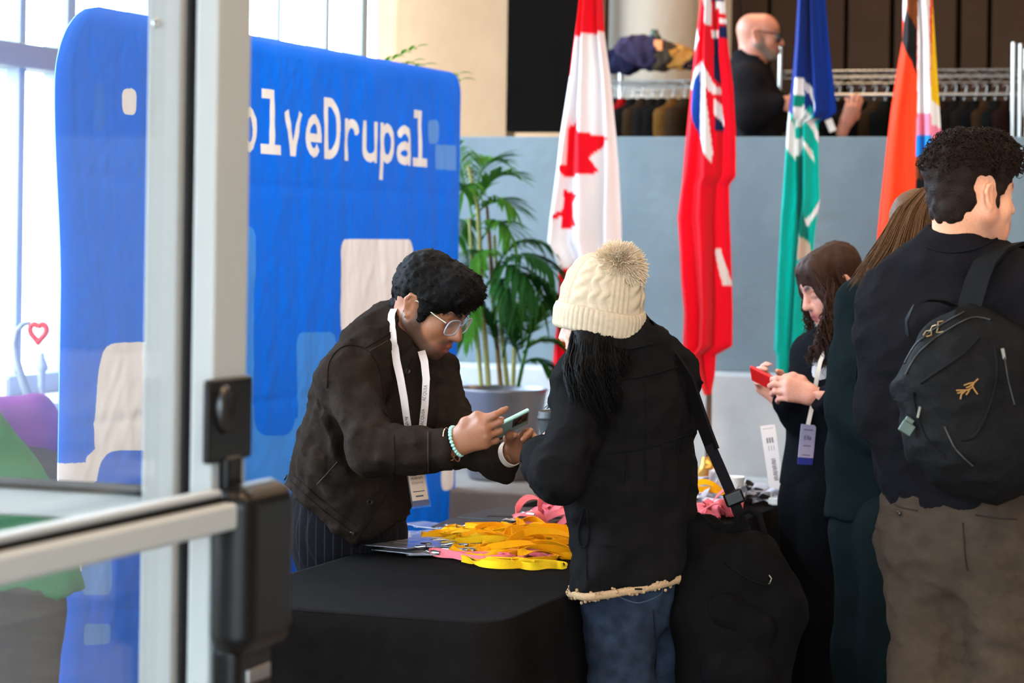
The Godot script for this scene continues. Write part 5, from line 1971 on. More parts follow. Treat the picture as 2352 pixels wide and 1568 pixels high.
func skin_mat() -> StandardMaterial3D:
	if not M.has("skin"):
		M.skin = tinted(mat(Color.WHITE, 0.48))
		M.skin.subsurf_scatter_enabled = true
		M.skin.subsurf_scatter_strength = 0.12
		M.skin.uv1_triplanar = true
		M.skin.uv1_scale = Vector3.ONE * 14.0
		M.skin.albedo_texture = noise_tex(0.05, Color(0.86, 0.84, 0.83), Color.WHITE, 256, FastNoiseLite.TYPE_SIMPLEX_SMOOTH, 5, 21)
		M.skin.normal_enabled = true
		M.skin.normal_texture = bump_tex(0.2, 2.0, 256, FastNoiseLite.TYPE_SIMPLEX_SMOOTH, 3, 22)
		M.skin.normal_scale = 0.25
	return M.skin

func hair_mat(c: Color, rough := 0.55) -> StandardMaterial3D:
	if not M.has("_hairtone"):
		M["_hairtone"] = noise_tex(0.06, Color(0.45, 0.42, 0.40), Color.WHITE, 256, FastNoiseLite.TYPE_SIMPLEX_SMOOTH, 4, 31)
		M["_hairbump"] = bump_tex(0.1, 8.0, 256, FastNoiseLite.TYPE_SIMPLEX_SMOOTH, 4, 32)
	var m := mat(c, rough)
	m.metallic_specular = 0.2
	m.uv1_triplanar = true
	m.uv1_scale = Vector3(30, 8, 30)
	m.albedo_texture = M["_hairtone"]
	m.normal_enabled = true
	m.normal_texture = M["_hairbump"]
	m.normal_scale = 0.8
	return m

# locks: tapered strands from roots along guide points; each guide is an array of points, spread to n strands
func locks(mb: MB, guides: Array, n: int, spread: float, r: float, wave: float, sd: int, freq := 3.0) -> void:
	var g := RandomNumberGenerator.new()
	g.seed = sd
	for gd in guides:
		var c := Curve3D.new()
		for k in gd.size():
			var tang: Vector3 = (gd[mini(k + 1, gd.size() - 1)] - gd[maxi(k - 1, 0)]) * 0.18
			c.add_point(gd[k], -tang, tang)
		var len := c.get_baked_length()
		for j in n:
			var off := Vector3(g.randfn(0, 1), g.randfn(0, 0.5), g.randfn(0, 1)) * spread
			var ph := g.randf() * TAU
			var fq := freq * g.randf_range(0.7, 1.3)
			var cut := g.randf_range(0.82, 1.0)
			var pts := []
			var rads := []
			var m := 12
			for k in m + 1:
				var t := float(k) / m
				var p := c.sample_baked(len * t * cut)
				var w := wave * t
				p += off * (0.35 + 0.65 * t) + Vector3(sin(ph + t * TAU * fq), 0, cos(ph + t * TAU * fq)) * w
				pts.append(p)
				rads.append(r * (0.9 if k == 0 else 1.0) * (1.0 - pow(t, 3.0) * 0.85))
			mb.tube(pts, rads, 4, false)

# short curls and tufts standing off a hair cap: small strands rooted on the body's surface
func tufts(mb: MB, bd: Body, count: int, len: float, r: float, curl: float, sd: int, sweep: Vector3, above := Plane(Vector3.UP, -1e6)) -> void:
	var g := RandomNumberGenerator.new()
	g.seed = sd
	var src := mb.v.size()
	if src == 0: return
	var vs := mb.v.duplicate()
	var ns := mb.n.duplicate()
	for j in count:
		var k := g.randi() % src
		var n: Vector3 = ns[k]
		if not above.is_point_over(vs[k]): continue
		var p: Vector3 = vs[k] - n * 0.003
		var d := (n * 0.7 + sweep + Vector3(g.randfn(0, 0.3), g.randfn(0, 0.3), g.randfn(0, 0.3))).normalized()
		var x := d.cross(n).normalized()
		if x.length() < 0.1: x = Vector3.RIGHT
		var y := d.cross(x)
		var pts := []
		var rads := []
		var ph := g.randf() * TAU
		for q in 6:
			var t := q / 5.0
			pts.append(p + d * len * t * (1.0 - 0.3 * curl * t) + (x * cos(ph + t * 4.0 * curl) + y * sin(ph + t * 4.0 * curl)) * len * 0.35 * t * curl - n * len * 0.25 * t * t * (1.0 - curl * 0.5))
			rads.append(r * (1.0 - 0.8 * t))
		mb.tube(pts, rads, 4, false)

# spectacles on a head's own axes
func glasses(parent: Node3D, tf: Transform3D, sc: float, m: Material, lens_m: Material, thick: float, temple_m: Material, called := "glasses") -> void:
	var T := Transform3D(tf.basis * sc, tf.origin)
	var fr := MB.new()
	var lens := MB.new()
	for s in [-1.0, 1.0]:
		var loop := []
		var fan := []
		for k in 29:
			var a := TAU * k / 28.0
			var ca := cos(a)
			var sa := sin(a)
			var p := Vector3(0.0345 * s + 0.0265 * signf(ca) * pow(absf(ca), 0.7), 0.0 + 0.0215 * signf(sa) * pow(absf(sa), 0.7), 0.104)
			p.z -= absf(p.x) * 0.10 + 0.04 * absf(p.x) * absf(p.x) * 10.0
			loop.append(T * p)
			fan.append(T * p)
		fr.tube(loop, thick * sc, 6, false)
		lens.face(fan, T.basis.z.normalized())
	fr.tube([T * Vector3(-0.0085, 0.006, 0.1035), T * Vector3(0, 0.009, 0.1055), T * Vector3(0.0085, 0.006, 0.1035)], thick * sc, 6)
	var o := part(called, fr, m, parent)
	part("lens", lens, lens_m, o)
	for s in [-1.0, 1.0]:
		var tp := MB.new()
		tp.tube([T * Vector3(0.0615 * s, 0.010, 0.090), T * Vector3(0.075 * s, 0.014, 0.06), T * Vector3(0.0815 * s, 0.020, 0.004), T * Vector3(0.080 * s, 0.010, -0.022)], thick * 0.9 * sc, 6)
		part("temple", tp, temple_m, o)

func new_person(label: String, where: Vector3, group := "") -> Node3D:
	return thing("person", label, "person", where, group)

func skin_part(bodies: Array, cells: Array, parent: Node3D) -> void:
	var mb := MB.new()
	for k in bodies.size(): bodies[k].build(cells[k], mb)
	part("body", mb, skin_mat(), parent)

func cloth_body(amp := 0.006, stretch := Vector3(14, 9, 14), k := 0.05) -> Body:
	var b := Body.new()
	b.noise = fold_noise
	b.amp = amp
	b.stretch = stretch
	b.k = k
	return b

# ---------------------------------------------------------------- the man at the table
func build_man() -> void:
	var me := new_person("man with glasses in dark brown denim jacket leaning over the table with a phone", Vector3(at(790, 1200, 6.44).x, 0, -6.44))
	var skin := lin(0.575, 0.375, 0.265)
	var stubble := lin(0.31, 0.21, 0.16)
	var a := deg_to_rad(26.0)
	var p := deg_to_rad(31.0)
	var h := Vector3(cos(a), 0, sin(a))
	var fwd := h * cos(p) + Vector3.DOWN * sin(p)
	var hd := Transform3D(look(fwd, (h * sin(p) + Vector3.UP * cos(p)).rotated(fwd, 0.04)), at(985, 701, 6.2))
	var head := Body.new()
	add_head(head, hd, 1.03, skin, lin(0.50, 0.27, 0.22), lin(0.05, 0.035, 0.03), stubble)
	head.col = skin
	head.k = 0.03
	head.cap(hd * Vector3(0, -0.035, -0.028), at(912, 790, 6.25), 0.052, 0.060)
	# core under the clothes
	var chest := at(866, 905, 6.28)
	var rsh := at(803, 868, 6.10)
	var lsh := at(985, 866, 6.42)
	var relb := at(858, 1032, 5.96)
	var rwr := at(1030, 1022, 5.88)
	var lelb := at(1050, 1010, 6.25)
	var lwr := at(1176, 1040, 6.0)
	var pelvis := at(785, 1190, 6.44)
	var sx := (lsh - rsh).normalized()
	var core := Body.new()
	core.col = skin
	core.k = 0.05
	core.cap(at(905, 790, 6.25), chest, 0.06, 0.10, sx, 0.7)
	core.cap(chest, pelvis, 0.10, 0.10, sx, 0.75)
	core.chain([rsh, relb, rwr], [0.05, 0.038, 0.028])
	core.chain([lsh, lelb, lwr], [0.05, 0.038, 0.028])
	core.chain([at(765, 1240, 6.38), at(780, 1480, 6.4), Vector3(at(785, 1700, 6.4).x, 0.06, -6.42)], [0.085, 0.055, 0.04])
	core.chain([at(855, 1240, 6.55), at(860, 1480, 6.55), Vector3(at(860, 1700, 6.55).x, 0.06, -6.6)], [0.085, 0.055, 0.04])
	# right hand round the phone: back of the hand to us, thumb on top
	var hz := (at(1126, 988, 5.83) - rwr).normalized()
	var hy := (Vector3(0.12, 0.05, 1.0) - hz * hz.dot(Vector3(0.12, 0.05, 1.0))).normalized()
	var rh := Transform3D(Basis(hy.cross(hz), hy, hz), at(1046, 1017, 5.87))
	var hand_r := Body.new()
	add_hand(hand_r, rh, 1.0, [[18, 40, 20], [42, 62, 30], [52, 70, 30], [58, 70, 30]], [Vector3(0.018, -0.004, 0.016), Vector3(0.040, -0.002, 0.046), Vector3(0.046, -0.008, 0.082), Vector3(0.032, -0.010, 0.110)], skin, 0.95)
	# left hand reaching out towards the cup
	var lz := (at(1246, 1003, 5.88) - lwr).normalized()
	var ly := (Vector3(0.2, 0.3, -1.0) - lz * lz.dot(Vector3(0.2, 0.3, -1.0))).normalized()
	var lh := Transform3D(Basis(ly.cross(lz), ly, lz), at(1186, 1036, 5.985))
	var hand_l := Body.new()
	add_hand(hand_l, lh, -1.0, [[20, 40, 25], [30, 45, 25], [40, 50, 25], [45, 50, 25]], [Vector3(0.020, -0.006, 0.016), Vector3(0.046, -0.02, 0.045), Vector3(0.054, -0.03, 0.075), Vector3(0.05, -0.035, 0.10)], skin, 0.95)
	skin_part([head, core, hand_r, hand_l], [0.0039, 0.024, 0.0036, 0.004], me)

	# hair
	var hair := Body.new()
	hair.noise = fold_noise
	hair.amp = 0.0060
	hair.stretch = Vector3.ONE * 48.0
	hair.amp2 = 0.0045
	hair.stretch2 = Vector3.ONE * 34.0
	hair.tf = Transform3D(hd.basis * 1.03, hd.origin)
	hair.k = 0.03
	hair.cap(Vector3(0, 0.050, -0.034), Vector3(0, 0.062, 0.028), 0.081, 0.074)
	hair.cap(Vector3(-0.034, 0.090, 0.062), Vector3(0.034, 0.090, 0.062), 0.031, 0.031)
	hair.cap(Vector3(-0.026, 0.080, 0.085), Vector3(0.03, 0.078, 0.085), 0.019, 0.019)
	hair.cap(Vector3(-0.040, 0.070, 0.083), Vector3(-0.030, 0.058, 0.094), 0.012, 0.006)
	hair.cap(Vector3(0, 0.005, -0.056), Vector3(0, -0.035, -0.058), 0.054, 0.036)
	for s in [-1.0, 1.0]:
		hair.cap(Vector3(0.056 * s, 0.045, -0.03), Vector3(0.060 * s, 0.045, 0.035), 0.030, 0.026)
		hair.cap(Vector3(0.066 * s, 0.025, 0.024), Vector3(0.066 * s, -0.022, 0.026), 0.013, 0.006)
		hair.minus(Vector3(0.094 * s, -0.016, -0.010), Vector3(0.094 * s, 0.016, -0.012), 0.023, 0.023, 0.006)
	var mb := MB.new()
	hair.build(0.0055, mb)
	tufts(mb, hair, 2200, 0.014, 0.0012, 0.35, 5, hd.basis * Vector3(0, -0.3, 1.3))
	part("hair", mb, hair_mat(Color(0.042, 0.034, 0.030), 0.6), me)

	# jacket
	var jk := cloth_body(0.007, Vector3(16, 10, 16), 0.05)
	jk.amp2 = 0.008
	jk.stretch2 = Vector3(6, 11, 6)
	jk.cap(at(888, 800, 6.27), chest, 0.095, 0.132, sx, 0.68)
	jk.cap(chest, at(822, 1045, 6.35), 0.132, 0.132, sx, 0.70)
	jk.cap(at(822, 1045, 6.35), at(776, 1150, 6.42), 0.132, 0.128, sx, 0.74)
	jk.cap(at(830, 1060, 6.30), at(845, 1175, 6.33), 0.10, 0.092, sx, 0.7)
	jk.cap(at(898, 778, 6.26), rsh, 0.068, 0.069)
	jk.cap(at(900, 778, 6.27), lsh, 0.070, 0.070)
	jk.cap(at(903, 762, 6.25), at(908, 785, 6.25), 0.060, 0.066)
	jk.chain([rsh, relb], [0.067, 0.053])
	jk.chain([relb, at(945, 1034, 5.92), at(1034, 1032, 5.885)], [0.052, 0.043, 0.049])
	# folds of the sleeves, laid on the surface
	for f in [[[885, 1000], [908, 1058]], [[912, 996], [934, 1062]], [[795, 960], [852, 978]], [[806, 992], [866, 1000]], [[870, 1010], [880, 1050]], [[790, 900], [850, 930]], [[1062, 985], [1085, 1030]], [[1085, 1000], [1105, 1040]], [[850, 890], [872, 950]], [[745, 960], [770, 1050]], [[700, 1040], [740, 1090]]]:
		jk.cap(skin_point(jk, f[0][0], f[0][1], -0.002, 6.1), skin_point(jk, f[1][0], f[1][1], -0.001, 6.1), 0.004, 0.009, Vector3.ZERO, 1.0, 0.018)
	jk.chain([lsh, lelb, at(1148, 1048, 6.03)], [0.070, 0.058, 0.044])
	jk.slice(at(1156, 1046, 6.02), lz, 0.075)
	jk.cap(at(1140, 1062, 6.03), at(1164, 1100, 6.03), 0.020, 0.005)
	# hem and cuffs cut clean, cuffs hollow, neck open
	var e1 := (at(815, 1243, 6.35) - at(652, 1108, 6.35)).normalized()
	jk.slice(at(735, 1176, 6.35), Vector3(e1.y, -e1.x, 0.0), 0.6)
	jk.slice(at(905, 1200, 6.3), Vector3(0.46, -0.88, 0.0).normalized(), 0.13)
	jk.slice(at(1036, 1036, 5.885), Vector3(0.995, 0.02, 0.1), 0.075)
	jk.minus(at(1014, 1030, 5.886), at(1060, 1028, 5.88), 0.031, 0.039, 0.0)
	var nk := hd * Vector3(0, -0.04, -0.012)
	jk.minus(at(918, 762, 6.24), nk, 0.056, 0.060, 0.004)
	mb = MB.new()
	jk.build(0.0092, mb)
	var denim := creased(cloth(Color(0.158, 0.126, 0.102), 0.92, 3.0, 0.9, 0.32), 0.4)
	var coat_o := part("jacket", mb, denim, me)
	var dark := mat(Color(0.075, 0.062, 0.052), 0.9)
	var pale := mat(Color(0.30, 0.25, 0.21), 0.9)
	seam(jk, [[752, 890], [757, 830], [790, 795], [838, 800], [868, 840], [880, 900], [882, 930]], 0.0015, dark, coat_o, 6.1)
	seam(jk, [[838, 800], [880, 775], [905, 758]], 0.0014, dark, coat_o, 6.15)
	seam(jk, [[848, 806], [890, 782]], 0.0010, pale, coat_o, 6.15)
	seam(jk, [[870, 910], [930, 925], [985, 905]], 0.0015, dark, coat_o, 6.12)
	seam(jk, [[988, 992], [988, 1085]], 0.0013, dark, coat_o, 5.88)
	seam(jk, [[983, 992], [983, 1085]], 0.0009, pale, coat_o, 5.88)
	seam(jk, [[668, 1105], [735, 1165], [808, 1220]], 0.0014, dark, coat_o, 6.3)
	seam(jk, [[676, 1092], [742, 1150], [815, 1205]], 0.0012, dark, coat_o, 6.3)
	seam(jk, [[775, 1060], [728, 1112]], 0.0012, pale, coat_o, 6.25)
	seam(jk, [[905, 1000], [905, 1080], [880, 1150], [820, 1236]], 0.0016, dark, coat_o, 6.2)
	# pocket flap
	seam(jk, [[872, 928], [885, 950], [900, 962], [928, 954], [928, 928]], 0.0015, dark, coat_o, 6.1)
	var metal := mat(Color(0.16, 0.14, 0.12), 0.4, 0.7)
	button(jk, 898, 946, 0.008, metal, coat_o, 6.1)
	button(jk, 849, 1152, 0.0085, metal, coat_o, 6.2)
	button(jk, 810, 1224, 0.0085, metal, coat_o, 6.25)
	button(jk, 657, 1097, 0.0085, metal, coat_o, 6.4)
	# shirt in the open front
	var sh := cloth_body(0.003, Vector3(20, 12, 20), 0.03)
	sh.cap(at(938, 845, 6.22), at(925, 960, 6.22), 0.045, 0.075, sx, 0.6)
	sh.cap(at(925, 960, 6.22), at(880, 1130, 6.34), 0.075, 0.075, sx, 0.6)
	sh.cap(at(918, 770, 6.235), at(930, 810, 6.225), 0.062, 0.062)
	sh.minus(at(975, 715, 6.2), at(928, 782, 6.23), 0.05, 0.058, 0.003)
	mb = MB.new()
	sh.build(0.010, mb)
	var shirt := part("shirt", mb, cloth(Color(0.135, 0.112, 0.10), 0.9, 18.0, 0.5, 0.2), me)
	button(sh, 936, 852, 0.0075, mat(Color(0.13, 0.10, 0.085), 0.4), shirt, 6.1)
	seam(sh, [[948, 820], [930, 870], [932, 930]], 0.0022, dark, shirt, 6.1)
	# trousers with a pin stripe
	var tr := cloth_body(0.004, Vector3(12, 5, 12), 0.06)
	tr.cap(at(783, 1150, 6.44), at(790, 1215, 6.45), 0.122, 0.125, sx, 0.80)
	tr.chain([at(765, 1230, 6.38), at(782, 1480, 6.4), Vector3(at(790, 1700, 6.4).x, 0.10, -6.42)], [0.105, 0.082, 0.075])
	tr.chain([at(852, 1230, 6.54), at(858, 1480, 6.55), Vector3(at(862, 1700, 6.55).x, 0.10, -6.6)], [0.10, 0.082, 0.075])
	for f in [Vector3(at(790, 1700, 6.4).x, 0.085, -6.42), Vector3(at(862, 1700, 6.55).x, 0.085, -6.6)]: tr.slice(f, Vector3.DOWN, 0.16)
	mb = MB.new()
	tr.build(0.013, mb)
	var im := Image.create(64, 8, false, Image.FORMAT_RGB8)
	im.fill(Color(0.05, 0.045, 0.058))
	im.fill_rect(Rect2i(8, 0, 4, 8), Color(0.15, 0.14, 0.16))
	im.fill_rect(Rect2i(40, 0, 4, 8), Color(0.15, 0.14, 0.16))
	var stripe := mat(Color.WHITE, 0.9)
	stripe.albedo_texture = ImageTexture.create_from_image(im)
	stripe.uv1_triplanar = true
	stripe.uv1_scale = Vector3(22, 22, 22)
	part("trousers", mb, stripe, me)
	for f in [[Vector3(at(790, 1700, 6.4).x, 0.0, -6.42)], [Vector3(at(862, 1700, 6.55).x, 0.0, -6.6)]]: shoe(me, f[0], h, mat(Color(0.06, 0.05, 0.045), 0.5))

	# spectacles, earrings
	glasses(me, hd, 1.03, mat(Color(0.55, 0.57, 0.62), 0.2), glass(0.10), 0.0019, mat(Color(0.70, 0.72, 0.66), 0.3, 0.5))
	mb = MB.new()
	for e in [Vector3(-0.083, -0.022, -0.016), Vector3(-0.079, -0.034, -0.008)]:
		var c: Vector3 = hd * (e * 1.03)
		mb.lathe(c, [[0.0, -0.0028], [0.0028, 0.0], [0.0, 0.0028]], 8)
	part("ear_studs", mb, M.chrome, me)

	# lanyard: two bands down the chest, a badge below the forearm
	var strap := mat(Color(0.66, 0.61, 0.58), 0.7)
	var o := thing("neck_lanyard", "white printed neck lanyard with a name badge on the man with glasses", "lanyard", at(955, 1160, 6.05))
	mb = MB.new()
	var near := along(jk, [[904, 712], [899, 735], [901, 775], [906, 800]], 0.004, 6.15)
	var dl: float = -near[-1].z
	near += [at(911, 830, lerpf(dl, 6.0, 0.3)), at(920, 870, lerpf(dl, 6.0, 0.6)), at(928, 915, lerpf(dl, 6.0, 0.85)), at(934, 960, 6.0), at(940, 1000, 6.02), at(950, 1078, 6.04)]
	var wd := []
	for q in near: wd.append(Vector3(0.85, 0.05, 0.5))
	mb.ribbon(near, wd, 0.0205, 0.0014)
	part("strap", mb, strap, o)
	mb = MB.new()
	var far := [at(968, 806, 6.16), at(975, 830, 6.10), at(979, 870, 6.06), at(976, 930, 6.04), at(970, 985, 6.04), at(962, 1078, 6.06)]
	mb.ribbon(far, Vector3(0.93, 0.05, 0.35), 0.0195, 0.0014)
	part("strap", mb, strap, o)
	var ink := mat(Color(0.23, 0.22, 0.24), 0.7)
	for q in [[933, 955, 940, 990]]:
		letters_along("ACQUIA", at(q[0], q[1], 5.996), at(q[2], q[3], 6.012), Vector3(0, 0, 1), 0.0125, ink, o)
	for q in [[974, 920, 978, 885], [969, 975, 972, 940]]:
		letters_along("ACQUIA", at(q[0], q[1], 6.032), at(q[2], q[3], 6.035), Vector3(0, 0, 1), 0.0125, ink, o)
	# badge
	var bc := at(962, 1124, 6.03)
	var bb := Basis(Vector3(0.97, 0.16, 0.18).normalized(), Vector3(-0.15, 0.985, 0.05).normalized(), Vector3.ZERO)
	bb.z = bb.x.cross(bb.y).normalized()
	bb.y = bb.z.cross(bb.x)
	mb = MB.new()
	mb.box(bc, Vector3(0.049, 0.092, 0.0028), 0.001, bb)
	var holder := part("badge_holder", mb, M.clear, o)
	mb = MB.new()
	mb.box(bc + bb.y * 0.006, Vector3(0.042, 0.066, 0.001), 0.0004, bb)
	part("badge_card", mb, mat(Color(0.68, 0.55, 0.45), 0.8), holder)
	mb = MB.new()
	mb.box(bc - bb.y * 0.034, Vector3(0.042, 0.014, 0.001), 0.0004, bb)
	part("badge_foot", mb, mat(Color(0.17, 0.12, 0.24), 0.6), holder)
	var fr := bb.z * 0.0019
	text_on("Ankrish", 0.0090, Transform3D(bb, bc + bb.y * 0.030 + fr), ink, holder)
	text_on("Khanna", 0.0088, Transform3D(bb, bc + bb.y * 0.018 + fr), mat(Color(0.40, 0.34, 0.30), 0.7), holder)
	for k in 2:
		mb = MB.new()
		mb.box(bc - bb.y * (0.004 + 0.012 * k) + fr, Vector3(0.030 - 0.010 * k, 0.0022 + 0.0015 * k, 0.0004), 0.0001, bb)
		part("print_line", mb, ink, holder)

	# bracelets and watch
	wristband(me, "bead_bracelet", at(1049, 1013, 5.866), hz, 0.0330, 0.0050, mat(Color(0.55, 0.74, 0.69), 0.35), 25)
	wristband(me, "bangle", at(1031, 1020, 5.878), (hz + Vector3(0.25, -0.1, 0)).normalized(), 0.036, 0.0018, mat(Color(0.82, 0.66, 0.55), 0.25, 0.9), 0)
	wristband(me, "chain_bracelet", at(1037, 1024, 5.876), (hz + Vector3(0.5, 0.35, 0)).normalized(), 0.037, 0.0019, mat(Color(0.55, 0.36, 0.26), 0.35, 0.8), 0)
	mb = MB.new()
	var ring := []
	var wide := []
	var bx := lz.cross(Vector3.UP).normalized()
	var by := bx.cross(lz)
	for k in 25:
		var t := TAU * k / 24.0
		ring.append(at(1172, 1041, 6.0) + bx * cos(t) * 0.0285 + by * sin(t) * 0.0325)
		wide.append(lz)
	mb.ribbon(ring, wide, 0.019, 0.0022)
	var wt := part("watch_strap", mb, mat(Color(0.82, 0.74, 0.68), 0.6), me)
	mb = MB.new()
	mb.box(at(1172, 1041, 6.0) + by * 0.034, Vector3(0.034, 0.009, 0.038), 0.004, Basis(bx, by, lz))
	part("watch_case", mb, mat(Color(0.70, 0.66, 0.62), 0.25, 0.9), wt)

	# the phone in the right hand
	var pc := at(1152, 984, 5.885)
	var L := Vector3(0.86, 0.42, -0.28).normalized()
	var N := Vector3(0.42, -0.80, 0.45)
	N = (N - L * N.dot(L)).normalized()
	var W := N.cross(L)
	phone(pc, Basis(W, L, N), Color(0.66, 0.83, 0.78), "mint green phone held by the man with glasses", true)

func letters_along(s: String, p0: Vector3, p1: Vector3, n: Vector3, size: float, m: Material, parent: Node3D) -> void:
	var x := (p1 - p0).normalized()
	var z := (n - x * n.dot(x)).normalized()
	text_on(s, size * 0.9, Transform3D(Basis(x, z.cross(x), z), (p0 + p1) / 2), m, parent)

func wristband(parent: Node3D, called: String, c: Vector3, dir: Vector3, r: float, thick: float, m: Material, beads: int) -> void:
	var x := dir.cross(Vector3.UP).normalized()
	var y := x.cross(dir)
	var mb := MB.new()
	if beads:
		for k in beads:
			var t := TAU * k / beads
			var p := c + x * cos(t) * r * 0.82 + y * sin(t) * r * 1.08
			var prof := []
			for q in 6: prof.append([thick * sin(PI * q / 5.0), -thick * cos(PI * q / 5.0)])
			mb.lathe(p, prof, 8)
	else:
		var loop := []
		for k in 33:
			var t := TAU * k / 32.0
			loop.append(c + x * cos(t) * r * 0.85 + y * sin(t) * r * 1.1)
		mb.tube(loop, thick, 6, false)
	part(called, mb, m, parent)

# basis: x across, y along, z out of the back
func phone(c: Vector3, b: Basis, color: Color, label: String, cams: bool) -> void:
	var o := thing("phone", label, "phone", c)
	var mb := MB.new()
	mb.box(c, Vector3(0.074, 0.150, 0.0095), 0.004, b)
	part("case", mb, mat(color, 0.45), o)
	mb = MB.new()
	mb.box(c - b.z * 0.0047, Vector3(0.068, 0.144, 0.0012), 0.0005, b)
	part("screen", mb, mat(Color(0.03, 0.03, 0.035), 0.12), o)
	if cams:
		mb = MB.new()
		mb.box(c + b.z * 0.0052, Vector3(0.070, 0.146, 0.0015), 0.0007, b)
		part("back_panel", mb, mat(color.darkened(0.35), 0.5), o)
		mb = MB.new()
		mb.box(c + b.z * 0.0062 + b.y * 0.048 + b.x * 0.012, Vector3(0.042, 0.042, 0.003), 0.0014, b)
		var bump := part("camera_block", mb, mat(Color(0.10, 0.09, 0.09), 0.3), o)
		for q in [[0.008, 0.058], [0.008, 0.038], [0.024, 0.048]]:
			mb = MB.new()
			mb.lathe(c + b.z * 0.0082 + b.y * q[1] + b.x * (q[0] - 0.004), [[0.0, 0.001], [0.006, 0.001], [0.0072, 0.0]], 14, Basis(b.x, b.z, b.x.cross(b.z)))
			part("camera_lens", mb, mat(Color(0.02, 0.02, 0.03), 0.1), bump)

func shoe(parent: Node3D, ankle: Vector3, toe: Vector3, m: Material) -> void:
	var bd := Body.new()
	bd.k = 0.03
	var f := Vector3(toe.x, 0, toe.z).normalized()
	bd.cap(ankle + f * -0.04 + Vector3.UP * 0.045, ankle + f * 0.05 + Vector3.UP * 0.045, 0.042, 0.042)
	bd.cap(ankle + f * 0.05 + Vector3.UP * 0.04, ankle + f * 0.16 + Vector3.UP * 0.032, 0.040, 0.030)
	bd.cap(ankle + Vector3.UP * 0.06, ankle + Vector3.UP * 0.12, 0.042, 0.04)
	bd.slice(ankle + Vector3.UP * 0.002, Vector3.DOWN, 0.4)
	var mb := MB.new()
	bd.build(0.013, mb)
	part("shoe", mb, m, parent)

